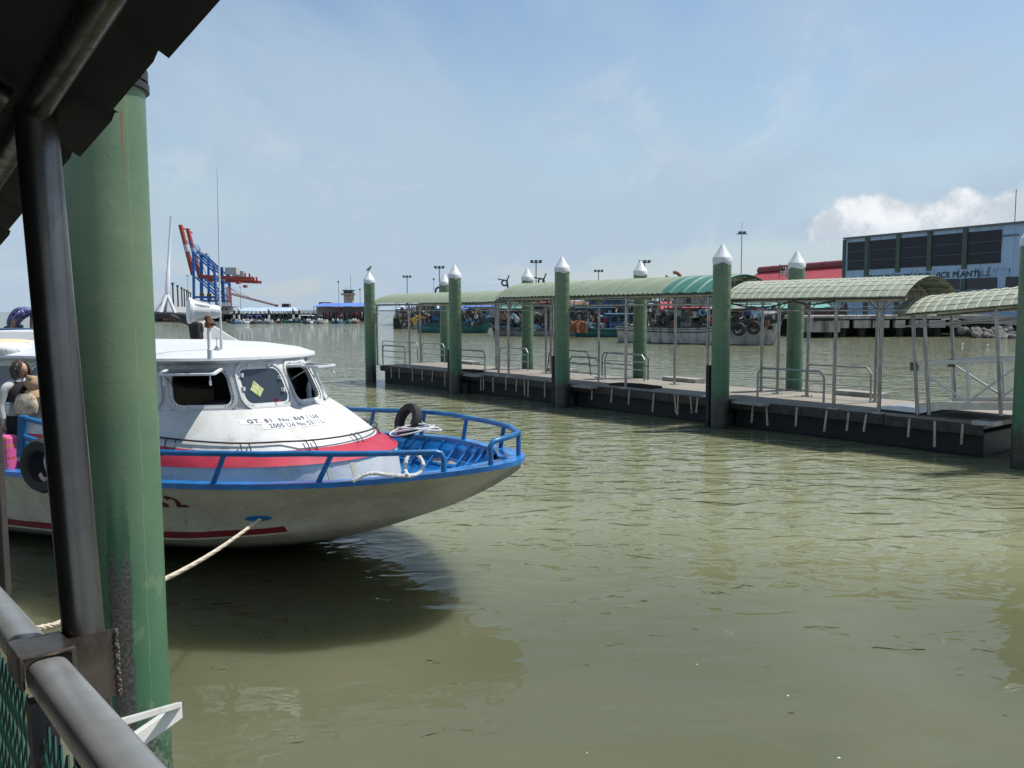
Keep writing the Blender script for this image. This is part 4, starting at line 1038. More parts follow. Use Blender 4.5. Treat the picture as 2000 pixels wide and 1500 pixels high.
# ---- dark wire grab rail round the coachroof
mid = len(r_red1) // 2
gp = []
for i in range(6, len(r_red1) - 5):
    c = slope_pt(i, .10); gp.append(c + Vector((0, 0, .05)) + Vector((.09 if abs(i - mid) < 6 else 0, 0, 0)))
mb = MB(); mb.tube(gp, .012, 8); gr = mb.build('grab_rail', MT['cable_dark'], boat, smooth=True)
for i in range(8, len(r_red1) - 6, 4):
    for o_ in (0, .5):
        q = slope_pt(i + o_, .10) + Vector((0, 0, .05)); b2 = slope_pt(i + o_, .0) + Vector((0, 0, -.02)); nrm_ = Vector((q.x + 4.6, q.y, 0)).normalized() if q.x > -4.6 else Vector((0, 1 if q.y > 0 else -1, 0))
        mb = MB(); mb.tube([q, q.lerp(b2, .4) + nrm_ * .05, b2 + nrm_ * .05], .008, 6); mb.build('grab_rail_leg', MT['cable_dark'], gr, smooth=True)
# ---- lettering: on the coachroof, following its surface, and on the hull
def surf_text(s, i0, i1, k0, k1, lift=.007, bold=0.0, space=1.0):
    vs_, fs_, _ = text_mesh(s, 1.0, bold, 0, space); xs = [v.x for v in vs_]; x0, x1 = min(xs), max(xs)
    m2 = MB(); m2.add([slope_pt(i0 + (i1 - i0) * (v.x - x0) / (x1 - x0), k0 + (k1 - k0) * v.y) + Vector((.003, 0, lift)) for v in vs_], fs_); return m2
def surf_patch(i0, i1, k0, k1, lift=.004):
    m2 = MB(); m2.loft([[slope_pt(i0 + (i1 - i0) * q / 12, k) + Vector((.001, 0, lift)) for q in range(13)] for k in (k0, (k0 + k1) / 2, k1)]); return m2
IA = mid + 7.3; IB = mid + 1.5
pl = surf_patch(IA + .5, IB - .4, .585, .70).build('painted_label', MT['sticker'], boat, smooth=True); surf_text('GT. 81  No. 869 / Ud', IA, IB, .61, .74, bold=.02, space=1.1).build('lettering', MT['ink'], pl, fix=False)
pl = surf_patch(IA - .8, IB - .3, .455, .565).build('painted_label', MT['sticker'], boat, smooth=True); surf_text('2005 Ud No 531 / L', IA - 1.3, IB, .475, .60, bold=.02, space=1.1).build('lettering', MT['ink'], pl, fix=False)
def hull_text(s, t0, t1, f0, f1, shear):
    vs_, fs_, _ = text_mesh(s, 1.0, .045); xs = [v.x for v in vs_]; x0, x1 = min(xs), max(xs)
    m2 = MB(); m2.add([hull_pt(t0 + (t1 - t0) * (v.x - x0) / (x1 - x0) - shear * v.y, f0 + (f1 - f0) * v.y, -1) + Vector((0, -.006, 0)) for v in vs_], fs_); return m2
hull_text('ESS 2', -4.3, -3.60, .60, .85, .2).build('lettering', MT['hull_ink'], hull, fix=False)
# blue oval hawse hole where the mooring rope comes out
hp = onplane(508, 1011, BW(0, -1.45, 0), BL); hl = hp - BO; ht, hz_ = hl.dot(BF), hl.z
best = min([(abs(hull_pt(ht, f).z - hz_), f) for f in [k / 50 for k in range(51)]])[1]
hc = hull_pt(ht, best)
mb = MB(); mb.add([hull_pt(ht + .15 * math.cos(a), best + .042 * math.sin(a)) + Vector((0, -.02, .0)) for a in [2 * math.pi * k / 20 for k in range(20)]] + [hull_pt(ht + .16 * math.cos(a), best + .055 * math.sin(a)) + Vector((0, -.004, .0)) for a in [2 * math.pi * k / 20 for k in range(20)]], [tuple(range(20))] + [(k, (k + 1) % 20, 20 + (k + 1) % 20, 20 + k) for k in range(20)])
mb.build('hawse_plate', MT['blue_paint'], hull)
# ---- mooring rope to the jetty
A = BW(hc.x + .04, hc.y - .03, hc.z); Bp = Vector((-2.75, 4.9, 1.43))
pth = [A.lerp(Bp, k / 14) + Vector((0, 0, -.10 * math.sin(math.pi * k / 14))) for k in range(15)] + [Vector((-2.95, 4.5, 1.5)), Vector((-3.2, 4.2, 1.5))]
o = rope_mb(pth, .021, 3, .11, .02).build('mooring_rope', MT['rope'], None, smooth=True); tag(o, 'beige twisted mooring rope from the boat hull to the jetty behind the near pile', 'rope')
# rope end lying on the near gunwale
rp = bez([BW(-1.45, -1.52, 1.32), BW(-1.30, -1.40, 1.40), BW(-1.05, -1.27, 1.37), BW(-.86, -1.1, 1.355), BW(-.83, -.94, 1.44), BW(-.95, -.88, 1.56), BW(-1.02, -.98, 1.55), BW(-.98, -1.12, 1.42), BW(-.9, -1.2, 1.36)], 8)
o = rope_mb(rp, .026, 3, .07, .012).build('rope_end', MT['rope_white'], None, smooth=True); tag(o, 'thick pale rope end looped on the blue gunwale near the bow', 'rope')
# thin white line coiled by the far rail, with the tyre fender beside it
lp = []
for k in range(50):
    a = k * .42; lp.append(BW(-2.15 + .30 * math.cos(a) + .004 * k, 1.15 + .36 * math.sin(a), 1.52 + .05 * math.sin(k * .5) + .001 * k))
lp += [BW(-2.3, 1.7, 1.62), rail_pt(-2.62, 1, RH + .04).xyz and BW(*rail_pt(-2.62, 1, RH + .04))]
mb = MB(); mb.tube(bez(lp, 2), .011, 6); o = mb.build('coiled_line', MT['rope_white'], None, smooth=True); tag(o, 'thin white line coiled beside the far rail behind the cabin nose', 'rope')
def tyre(loc, rz, R_, label, group=None, tread=True, tilt=0.0, name='tyre_fender', w=.55):
    m2 = MB(); n_ = 28
    prof = [(R_ * .58, -w * R_ * .42), (R_ * .72, -w * R_ * .5), (R_ * .92, -w * R_ * .46), (R_, -w * R_ * .28), (R_, w * R_ * .28), (R_ * .92, w * R_ * .46), (R_ * .72, w * R_ * .5), (R_ * .58, w * R_ * .42), (R_ * .66, 0)]
    rg_ = []
    for k in range(n_):
        a = 2 * math.pi * k / n_; b = 1 + (.025 if tread and k % 2 else 0)
        rg_.append([(r_ * (b if r_ > R_ * .9 else 1) * math.cos(a), y, r_ * (b if r_ > R_ * .9 else 1) * math.sin(a)) for r_, y in prof])
    m2.loft(rg_, closed_u=True, closed_v=True); o = m2.build(name, MT['black_rubber'], None, smooth=35)
    o.location = loc; o.rotation_euler = (tilt, 0, rz); return tag(o, label, 'tyre', group)
tyre(BW(-2.42, 1.62, 1.60), -BA + R(-25), .27, 'black tyre hung on the far blue rail behind the cabin nose', tilt=R(-22))
# bottle and hand-written sign in the windows
P3 = panels[2]; bp = facet(P3, .42, .12); bp = BW(bp.x - .03, bp.y, bp.z)
bt = thing('water_bottle', 'clear plastic water bottle standing in the open right cabin window', 'bottle', bp + Vector((0, 0, .0)))
mb = MB(); mb.lathe([(.03, 0), (.036, .02), (.033, .07), (.037, .10), (.036, .16), (.026, .20), (.014, .225), (.014, .235)], 14); mb.build('body', MT['bottle'], bt, smooth=True)
mb = MB(); mb.lathe([(.017, .23), (.017, .255)], 12); mb.build('bottle_cap', MT['tarp_blue'], bt)
P4 = panels[3]; nn4 = (P4[1] - P4[0]).cross(P4[2] - P4[0]).normalized()
if nn4.y > 0: nn4 = -nn4
mb = MB(); c4 = facet(P4, .64, .40) + nn4 * .016; e1 = (P4[1] - P4[0]).normalized(); e2 = (P4[2] - P4[0]).normalized()
mb.add([BW(*(c4 + e1 * .09)), BW(*(c4 + e2 * .13)), BW(*(c4 - e1 * .09)), BW(*(c4 - e2 * .11))] + [BW(*(c4 + nn4 * .004 + e1 * .09)), BW(*(c4 + nn4 * .004 + e2 * .13)), BW(*(c4 + nn4 * .004 - e1 * .09)), BW(*(c4 + nn4 * .004 - e2 * .11))], [(0, 1, 2, 3), (4, 5, 6, 7), (0, 1, 5, 4), (1, 2, 6, 5), (2, 3, 7, 6), (3, 0, 4, 7)])
o = mb.build('warning_sticker', MT['yellow_sign'], None); tag(o, 'yellow diamond sticker on the closed cabin window', 'sticker')
o = MB().prism([(.07 * math.cos(a), .018 * math.sin(a)) for a in [2 * math.pi * k / 14 for k in range(14)]], 0, .012).build('red_tray', MT['red_plastic'], None); c5 = facet(P4, .36, .155) + nn4 * .02; o.location = BW(*c5); o.rotation_euler = (R(75), 0, R(-20)); tag(o, 'small red plastic piece at the foot of the closed cabin window', 'plastic piece')
# ------------------------------------------------------------------ covered gangway the photograph is taken from
GV = ray(-302, 816).normalized(); SV = Vector((GV.y, -GV.x, 0)).normalized(); NV = SV.cross(GV).normalized()
GO = onz(190, 1400, CAM_H - .65)
fg = thing('covered_gangway', 'dark roofed gangway in the foreground with grey handrail and black steel post', 'gangway')
mw = Matrix((GV, -SV, NV)).transposed().to_4x4(); mw.translation = GO; fg.matrix_world = mw
minv = mw.inverted()
def GLc(P): return minv @ P          # world to gangway frame: x along (down the slope), y inward, z up
def oval(w, h, n=20, e=3.0):
    return [((abs(math.cos(a)) ** (2 / e)) * (1 if math.cos(a) >= 0 else -1) * w / 2, (abs(math.sin(a)) ** (2 / e)) * (1 if math.sin(a) >= 0 else -1) * h / 2) for a in [2 * math.pi * k / n for k in range(n)]]
A0 = .47    # where the two rail lengths meet, in the sleeve
for x0, x1 in ((-1.6, A0 - .035), (A0 + .09, 9.0)):
    mb = MB(); mb.loft([[(x, y, z - .035) for y, z in oval(.078, .07)] for x in (x0, x1)], closed_u=True, caps=True); mb.build('handrail', MT['rail_grey'], fg, smooth=40)
mb = MB()
sec = [(-.052, .012), (.052, .012), (.052, -.055), (.042, -.055), (.042, .004), (-.042, .004), (-.042, -.055), (-.052, -.055)]
mb.prism(sec, A0 - .05, A0 + .115, tr=lambda a, b, c: (c, a, b)); mb.build('rail_sleeve', MT['weld_steel'], fg, bevel=.004)
# welded plate out to the roof post
PA = A0 + .04
mb = MB(); mb.box((PA + .02, -.10, -.07), (.008, .11, .145)); mb.build('post_plate', MT['weld_steel'], fg)
pf = onplane(166, 1262, GO + GV * (PA + .06), GV); pt_ = onplane(70, 232, GO + GV * (PA + .06), GV)
a, b = GLc(pf), GLc(pt_); dn = (a - b).normalized()
mb = MB(); mb.tube([a + dn * 1.0, a, a.lerp(b, .5), b, b - dn * .02], .043, 24); mb.build('roof_post', MT['post_black'], fg, smooth=True)
mb = MB(); r0 = random.Random(3)
for k in range(60): mb.lathe([(.0042, -.003), (.004, .001), (.001, .004)], 6, (PA + .012 + r0.uniform(-.002, .002), -.149 + r0.uniform(-.003, .003), -.14 + k * .0024))
stuff(mb.build('weld_bead', MT['weld_steel'], fg, smooth=True))
mb = MB(); mb.tube([a + Vector((2.9, 0, 0)) + dn * 1.0, b + Vector((2.9, 0, 0))], .043, 16); mb.build('roof_post', MT['post_black'], fg, smooth=True)
mb = MB(); mb.tube([a + Vector((-2.6, 0, 0)) + dn * 1.0, b + Vector((-2.6, 0, 0))], .043, 16); mb.build('roof_post', MT['post_black'], fg, smooth=True)
# longitudinal eave tube on the post tops
bz = b.z
mb = MB(); mb.tube([(-3, b.y, bz + .015), (9, b.y, bz + .015)], .028, 16); mb.build('eave_tube', MT['post_black'], fg, smooth=True)
# eave line of the sheets: a little further out than the tube
ea = GLc(onplane(180, 262, GO + SV * (-b.y + .11), SV)); EY, EZ = ea.y, ea.z
RW = 1.95
# arched roof made of narrow lapped sheets
half = RW / 2 + .15; rise = .38
def roof_sec(n=14, dz=0.0):
    out = []
    for k in range(n + 1):
        q = -1 + 2 * k / n; y = EY + half + q * half; out.append((y, EZ + rise * (1 - q * q) + dz))
    return out
pw = .36
k0 = -9
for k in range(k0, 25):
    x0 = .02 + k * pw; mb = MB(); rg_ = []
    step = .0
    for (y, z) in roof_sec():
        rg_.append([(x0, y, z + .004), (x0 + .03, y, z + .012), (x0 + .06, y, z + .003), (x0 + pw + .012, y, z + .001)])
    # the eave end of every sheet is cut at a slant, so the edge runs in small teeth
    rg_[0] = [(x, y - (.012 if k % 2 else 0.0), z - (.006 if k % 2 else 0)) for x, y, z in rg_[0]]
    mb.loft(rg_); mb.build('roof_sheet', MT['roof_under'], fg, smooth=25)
for x in [-2.6 + PA + .06, PA + .06, 2.9 + PA + .06]:
    mb = MB(); mb.tube([(x, y, z - .05) for y, z in roof_sec()[1:-1]], .03, 10); mb.build('roof_rib', MT['post_black'], fg, smooth=True)
for x in (-1.1 + PA, 1.5 + PA):
    mb = MB(); mb.tube([(x, b.y, bz), (x + .02, EY + half, bz + .03), (x, EY + 2 * half - .2, bz)], .026, 10); mb.build('cross_tie', MT['post_black'], fg, smooth=True)
for q in (3, 5, 7, 9, 11):
    y, z = roof_sec()[q]; mb = MB(); mb.bar((-3, y, z - .035), (9, y, z - .035), .05, .05); mb.build('purlin', MT['post_black'], fg)
# flat fascia strip hanging behind the sheets
# floor, lower rail, balusters and green chain-link infill
mb = MB(); mb.box((2.5, .95, -1.08), (11, 1.9, .06)); mb.build('walkway', MT['deck_concrete'], fg)
mb = MB(); mb.box((2.5, 0, -.97), (11, .06, .12)); mb.build('bottom_chord', MT['rail_grey'], fg)
for x in (-1.3, A0 + .03, 2.2, 4.0):
    mb = MB(); mb.box((x, .005, -.53), (.05, .05, .86)); mb.build('baluster', MT['dark_trim'], fg)
mb = MB()
for k in range(-34, 60):
    for d in (1, -1):
        x = k * .062; pts = []
        for j in range(13): pts.append((x + (0 if j % 2 == 0 else d * .031), .006 + .006 * (j % 2), -.14 - j * .062))
        mb.tube(pts, .0032, 4, caps=False)
stuff(mb.build('chain_link', MT['green_wire'], fg))
# far-side rail
mb = MB(); mb.tube([(-1.6, 1.9, -.035), (9, 1.9, -.035)], .035, 12); mb.build('handrail', MT['rail_grey'], fg, smooth=True)
# added dark sheet, out of view: keeps sky reflections off the roof post
mb = MB(); mb.loft([[(x, 1.96 + .015 * math.sin(x * 5 + z_), z_) for x in [-1.6 + .3 * k for k in range(36)]] for z_ in (-1.0, -.4, .2, .8, 1.15)]); mb.build('added_side_screen', MT['roof_under'], fg, smooth=True)
# pale V-shaped outrigger bracket below the rail
tipw = onplane(349, 1377, GO + SV * .42, SV); tl = GLc(tipw)
e1_ = GLc(onplane(205, 1420, GO + SV * .08, SV)); e2_ = GLc(onplane(200, 1492, GO + SV * .16, SV))
mb = MB(); mb.bar(tl, e1_, .018, .016); mb.bar(tl + Vector((-.006, 0, -.014)), e2_, .018, .045); mb.build('outrigger_bracket', MT['bracket_white'], fg, bevel=.002)

# ------------------------------------------------------------------ people (skin modifier figures)
def figure(name, joints, edges, mat, parent, sub=2, smooth=True):
    """joints: name -> (point, radius_x, radius_y)"""
    keys = list(joints); me = bpy.data.meshes.new(name); me.from_pydata([joints[k][0] for k in keys], [(keys.index(a), keys.index(b)) for a, b in edges], [])
    o = bpy.data.objects.new(name, me); col.objects.link(o); o.parent = parent
    o.modifiers.new('skin', 'SKIN').use_smooth_shade = True
    lay = me.skin_vertices[0] if me.skin_vertices else None
    if lay is None:
        bpy.context.view_layer.objects.active = o
        bm_ = bmesh.new(); bm_.from_mesh(me); bm_.verts.layers.skin.verify(); bm_.to_mesh(me); bm_.free(); lay = me.skin_vertices[0]
    for i, k in enumerate(keys):
        lay.data[i].radius = (joints[k][1], joints[k][2]); lay.data[i].use_root = (i == 0)
    sb_ = o.modifiers.new('sub', 'SUBSURF'); sb_.levels = sub; sb_.render_levels = sub
    me.materials.append(mat); return o
def hand(parent, wrist, dirv, side, mat, curl=.5, name='hand'):
    """palm and five fingers as one skinned mesh"""
    d = Vector(dirv).normalized(); s = Vector(side).normalized(); s = (s - d * s.dot(d)).normalized(); p = d.cross(s)
    J = {}; E = []
    w = Vector(wrist); J['w'] = (w, .024, .018); J['p'] = (w + d * .05, .034, .016); J['k'] = (w + d * .085, .036, .014); E += [('w', 'p'), ('p', 'k')]
    for i, (o_, l) in enumerate(((-.028, .062), (-.010, .072), (.009, .068), (.027, .052))):
        a = w + d * .09 + s * o_; b2 = a + (d * (1 - curl * .3) + p * curl * .5).normalized() * l * .55; c = b2 + (d * (1 - curl) + p * curl).normalized() * l * .5
        J['a%d' % i] = (a, .0095, .0095); J['b%d' % i] = (b2, .0085, .0085); J['c%d' % i] = (c, .007, .007); E += [('k', 'a%d' % i), ('a%d' % i, 'b%d' % i), ('b%d' % i, 'c%d' % i)]
    a = w + d * .035 - s * .036; b2 = a + d * .03 - s * .018 + p * .012; c = b2 + d * .028 + p * .012
    J['t0'] = (a, .011, .011); J['t1'] = (b2, .0095, .0095); J['t2'] = (c, .008, .008); E += [('p', 't0'), ('t0', 't1'), ('t1', 't2')]
    return figure(name, J, E, mat, parent, 1)
# woman on the side deck, facing right, holding a plush toy and bag, suitcase in her right hand
wp = atd(36, 790, 11.5); wz = .93
wom = thing('person', 'woman in grey shirt and black vest holding a tan plush toy on the boat', 'person', (wp.x, wp.y, wz), R(-12))
V = Vector
J = {'pel': (V((0, 0, .90)), .15, .12), 'wai': (V((.01, 0, 1.06)), .135, .105), 'che': (V((.03, 0, 1.26)), .155, .115), 'sho': (V((.02, 0, 1.40)), .13, .085), 'nek': (V((.035, 0, 1.47)), .05, .05),
     'hr': (V((0, -.09, .86)), .09, .09), 'kr': (V((.02, -.10, .48)), .062, .062), 'ar': (V((-.01, -.10, .08)), .042, .042), 'tr': (V((.14, -.11, .03)), .035, .03),
     'hl': (V((0, .09, .86)), .09, .09), 'kl': (V((.05, .10, .48)), .062, .062), 'al': (V((.02, .10, .08)), .042, .042), 'tl': (V((.17, .11, .03)), .035, .03),
     's1': (V((-.01, -.20, 1.36)), .062, .062), 'e1': (V((-.06, -.25, 1.12)), .055, .055), 'w1': (V((-.02, -.25, .90)), .04, .04),
     's2': (V((.01, .19, 1.36)), .062, .062), 'e2': (V((.10, .22, 1.12)), .055, .055), 'w2': (V((.26, .06, 1.16)), .04, .04)}
Eg = [('pel', 'wai'), ('wai', 'che'), ('che', 'sho'), ('sho', 'nek'), ('pel', 'hr'), ('hr', 'kr'), ('kr', 'ar'), ('ar', 'tr'), ('pel', 'hl'), ('hl', 'kl'), ('kl', 'al'), ('al', 'tl'), ('sho', 's1'), ('s1', 'e1'), ('e1', 'w1'), ('sho', 's2'), ('s2', 'e2'), ('e2', 'w2')]
def split_mat(o, fn, mats):
    """extra material slots by height would need geometry; kept as separate garments instead"""
figure('body', J, Eg, MT['shirt_grey'], wom)
hd = MB()
def head_mb(c, fx=1.0):
    """egg head with brow, nose, mouth and chin, facing +x"""
    m2 = MB(); n_, m_ = 20, 16; rg_ = []
    for j in range(m_ + 1):
        t = math.pi * j / m_; rg = []
        for k in range(n_):
            a = 2 * math.pi * k / n_; x, y, z = .095 * math.sin(t) * math.cos(a), .074 * math.sin(t) * math.sin(a), .118 * math.cos(t)
            if z < -.02: x *= 1 - .18 * (-z - .02) / .1; y *= 1 - .32 * (-z - .02) / .1
            if x > 0:
                g_ = math.exp(-(y / .014) ** 2)
                x += .026 * g_ * math.exp(-((z + .018) / .020) ** 2) + .010 * g_ * math.exp(-((z - .01) / .03) ** 2)
                x -= .010 * math.exp(-((abs(y) - .032) / .014) ** 2) * math.exp(-((z - .008) / .012) ** 2)
                x += .008 * math.exp(-(y / .026) ** 2) * (math.exp(-((z + .052) / .008) ** 2) + math.exp(-((z + .09) / .018) ** 2))
            rg.append(V(c) + V((x * fx, y, z)))
        rg_.append(rg)
    m2.loft(rg_, closed_u=True); return m2
hc_ = V((.06, 0, 1.585))
hm = head_mb(hc_); h_ = hm.build('head', MT['skin_light'], wom, smooth=60)
for s in (-1, 1):
    m2 = MB(); m2.lathe([(.011, -.004), (.009, .004), (.001, .008)], 10, hc_ + V((.078, s * .032, .008)), V((1, s * .25, 0)).to_track_quat('Z', 'Y').to_matrix()); m2.build('eye', MT['dark_trim'], h_, smooth=True)
    m2 = MB(); m2.torus(hc_ + V((-.005, s * .074, -.008)), .022, .008, ax=(.2, 1, 0), n=12, m=6); m2.build('ear', MT['skin_light'], h_, smooth=True)
m2 = MB(); m2.tube([hc_ + V((.083, -.022, -.053)), hc_ + V((.092, 0, -.052)), hc_ + V((.083, .022, -.053))], .005, 6); m2.build('mouth', MT['bitt_red'], h_, smooth=True)
hr_ = MB(); rr0_ = random.Random(5)
for k in range(150):
    a = rr0_.uniform(-2.35, 2.35) + math.pi; el_ = rr0_.uniform(.0, 1.4)
    st = hc_ + V((.098 * math.cos(a) * math.cos(el_), .082 * math.sin(a) * math.cos(el_), .02 + .108 * math.sin(el_)))
    out = V((math.cos(a), math.sin(a), 0)); l = rr0_.uniform(.10, .17)
    hr_.tube([st, st + out * .028 + V((0, 0, -l * .35)), st + out * .02 + V((0, 0, -l * .8)), st + out * .03 + V((0, 0, -l))], [.016, .018, .014, .004], 5)
rgc = []
for j in range(9):
    t_ = math.pi * .62 * j / 8; rgc.append([hc_ + V((-.022, 0, .012)) + V((.108 * math.sin(t_) * math.cos(a), .092 * math.sin(t_) * math.sin(a), .124 * math.cos(t_))) for a in [2 * math.pi * k / 18 for k in range(18)]])
rgc = [[p if p.x < hc_.x + .07 or p.z > hc_.z + .06 else V((hc_.x + .068, p.y * .9, hc_.z + .07)) for p in r_] for r_ in rgc]
hr_.loft(rgc, closed_u=True); hr_.build('hair', MT['hair_brown'], wom, smooth=True)
m2 = MB(); m2.loft([[V((.03 + (rx + .02) * math.cos(a), (ry + .03) * math.sin(a), z)) for a in [2 * math.pi * k / 20 for k in range(20)]] for z, rx, ry in ((1.16, .125, .165), (1.26, .128, .17), (1.36, .105, .155), (1.43, .07, .10))], closed_u=True); m2.build('vest', MT['vest_black'], wom, smooth=True)
m2 = MB()
m2.loft([[V((.0 + rx * math.cos(a), ry * math.sin(a), z)) for a in [2 * math.pi * k / 20 for k in range(20)]] for z, rx, ry in ((.97, .15, .19), (.86, .145, .195), (.80, .14, .19))], closed_u=True)
for s in (-1, 1): m2.tube([(0, s * .09, .86), (.03, s * .10, .48), (.0, s * .10, .07)], [.115, .085, .075], 14)
m2.build('trousers', MT['trousers_black'], wom, smooth=True)
m2 = MB(); m2.loft([[V((.04 + r_ * math.cos(a), r_ * 1.1 * math.sin(a), z)) for a in [2 * math.pi * k / 16 for k in range(16)]] for r_, z in ((.085, 1.405), (.075, 1.45), (.062, 1.475))], closed_u=True); m2.build('collar', MT['white_cap'], wom, smooth=True)
hand(wom, (-.02, -.25, .89), (.1, 0, -1), (1, 0, 0), MT['skin_light'], .7)
hand(wom, (.27, .05, 1.16), (.3, -1, 0), (0, 0, 1), MT['skin_light'], .8)
# suitcase hanging from her hand
sc_ = thing('suitcase', 'pink hard-shell suitcase printed with coloured stamps, held by the woman', 'suitcase', V((wp.x, wp.y, wz)) + Matrix.Rotation(R(-12), 3, 'Z') @ V((.0, -.30, .22)), R(-20))
m2 = MB(); m2.box((0, 0, .27), (.36, .2, .50)); sb_ = m2.build('shell', MT['suitcase_pink'], sc_, bevel=.05)
m2 = MB(); m2.tube([(-.08, 0, .52), (-.07, 0, .57), (.07, 0, .57), (.08, 0, .52)], .012, 8); m2.build('handle', MT['dark_trim'], sc_, smooth=True)
for x in (-.13, .13):
    m2 = MB(); m2.lathe([(.03, -.015), (.03, .015)], 14, (x, 0, .0), Matrix.Rotation(R(90), 3, 'X').to_3x3()); m2.build('wheel', MT['dark_trim'], sc_)
# plush toy and cloth bag in her arm
pl_ = thing('plush_toy', 'tan plush toy hugged by the woman in grey', 'toy', V((wp.x, wp.y, wz)) + Matrix.Rotation(R(-12), 3, 'Z') @ V((.27, -.02, 1.10)), R(-12))
m2 = MB(); m2.lathe([(.001, -.0), (.10, .03), (.13, .12), (.10, .20), (.07, .22), (.10, .27), (.105, .33), (.07, .39), (.001, .41)], 18); m2.build('body', MT['plush_tan'], pl_, smooth=True)
for s in (-1, 1):
    m2 = MB(); m2.lathe([(.001, -.03), (.035, -.02), (.04, .0), (.03, .025), (.001, .03)], 12, (0.02, s * .085, .39)); m2.build('ear', MT['plush_tan'], pl_, smooth=True)
bg_ = thing('shoulder_bag', 'patterned cream cloth bag slung in front of the woman', 'bag', V((wp.x, wp.y, wz)) + Matrix.Rotation(R(-12), 3, 'Z') @ V((.25, -.14, .97)), R(-12))
m2 = MB(); m2.loft([[V((a_ * math.cos(t), b_ * math.sin(t), z)) for t in [2 * math.pi * k / 18 for k in range(18)]] for z, a_, b_ in ((0, .05, .03), (.04, .15, .08), (.14, .18, .10), (.24, .15, .07), (.30, .10, .03))], closed_u=True, caps=True); m2.build('pouch', MT['cloth_beige'], bg_, smooth=True)
m2 = MB(); m2.tube([(-.12, 0, .26), (-.20, 0, .36), (-.24, .05, .44)], .014, 6); m2.build('strap', MT['cloth_beige'], bg_, smooth=True)
# man bending over the cargo on the cabin roof
mp_ = atd(36, 668, 18.0)
man = thing('person', 'man in a dark patterned shirt and jeans bending over the cargo behind the sacks', 'person', (mp_.x, mp_.y, 2.1), R(-8))
J = {'pel': (V((-.10, 0, .86)), .15, .135), 'wai': (V((-.10, 0, 1.0)), .16, .125), 'che': (V((.06, 0, 1.19)), .17, .13), 'sho': (V((.26, 0, 1.24)), .14, .10), 'nek': (V((.36, 0, 1.21)), .055, .055),
     's1': (V((.22, -.19, 1.17)), .065, .065), 's2': (V((.24, .19, 1.17)), .065, .065)}
Eg = [('pel', 'wai'), ('wai', 'che'), ('che', 'sho'), ('sho', 'nek'), ('sho', 's1'), ('sho', 's2')]
J.update({'u1': (V((.13, -.22, 1.03)), .058, .058), 'u2': (V((.18, .22, 1.03)), .058, .058)}); Eg += [('s1', 'u1'), ('s2', 'u2')]
figure('body', J, Eg, MT['shirt_blue_pattern'], man)
for s, e_, w_ in ((-1, V((.06, -.24, .86)), V((.02, -.22, .62))), (1, V((.16, .22, .82)), V((.14, .18, .58)))):
    k = '1' if s < 0 else '2'
    figure('arm', {'a': (J['u' + k][0] + V((0, 0, .04)), .048, .048), 'e': (e_, .042, .042), 'w': (w_, .03, .03)}, [('a', 'e'), ('e', 'w')], MT['skin'], man)
    hand(man, w_, (-.1, 0, -1), (0, 1, 0), MT['skin'], .7)
hm = head_mb((.47, 0, 1.14)); h_ = hm.build('head', MT['skin'], man, smooth=60); h_.rotation_euler = (0, 0, 0)
m2 = MB(); m2.lathe([(.001, .125), (.06, .11), (.092, .06), (.095, .0), (.08, -.03)], 18, (.46, 0, 1.145)); m2.build('hair', MT['hair'], man, smooth=True)
m2 = MB()
for s, kx in ((-1, .06), (1, -.02)): m2.tube([(-.10, s * .09, .90), (kx, s * .10, .48), (kx - .02, s * .10, .05)], [.135, .095, .08], 14)
m2.build('jeans', MT['jeans'], man, smooth=True)
for s, kx in ((-1, .06), (1, -.02)):
    m2 = MB(); m2.tube([(kx - .08, s * .10, .045), (kx + .05, s * .10, .045), (kx + .17, s * .11, .035)], [.04, .045, .03], 10); m2.build('shoe', MT['dark_trim'], man, smooth=True)

# ------------------------------------------------------------------ cargo on the cabin roof and side deck things at the left
def sack(loc, rz, d, mat, label, seed, cat='sack', name='cargo_sack'):
    r0_ = random.Random(seed); m2 = MB(); rg_ = []; n_, m_ = 18, 10
    for j in range(m_ + 1):
        t = math.pi * j / m_
        rg_.append([V((d[0] / 2 * abs(math.sin(t)) ** .6 * math.cos(a) * (1 + r0_.uniform(-.05, .05)), d[1] / 2 * abs(math.sin(t)) ** .6 * math.sin(a) * (1 + r0_.uniform(-.05, .05)), d[2] / 2 + d[2] / 2 * math.copysign(abs(math.cos(t)) ** .7, math.cos(t)))) for a in [2 * math.pi * k / n_ for k in range(n_)]])
    m2.loft(rg_, closed_u=True); o = m2.build(name, mat, None, smooth=60); o.location = loc; o.rotation_euler = (0, 0, rz); return tag(o, label, cat)
def roofat(x, y, z): return onz(x, y, z)
p = atd(12, 715, 12.2); sack((p.x, p.y, 2.62), -BA, (.85, .6, .24), MT['sack_white'], 'white printed sack on the near edge of the boat roof', 1)
p = atd(6, 690, 12.8); sack((p.x, p.y, 2.74), -BA, (1.1, .7, .15), MT['sack_yellow'], 'cream sack with orange stripes above the white printed sack', 2)
p = atd(55, 700, 12.7); sack((p.x, p.y, 2.52), -BA, (.42, .5, .30), MT['bag_olive'], 'dark olive bag of goods beside the black roof post', 3, 'bag', 'cargo_bag')
p = atd(66, 668, 16.5); sack((p.x, p.y, 2.42), -BA, (.4, .4, .36), MT['bag_olive'], 'olive bag just right of the bending man\'s legs', 6, 'bag', 'cargo_bag')
p = atd(25, 664, 17.2); sack((p.x, p.y, 2.52), -BA, (.5, .5, .4), MT['bag_mixed'], 'small colourful bundle under the bending man\'s hands', 4, 'bundle', 'cargo_bundle')
p = atd(-12, 660, 16.6)
bx = thing('cargo_box', 'open dark blue box behind the sacks, left of the bending man', 'box', (p.x, p.y, 2.55), -BA + R(8))
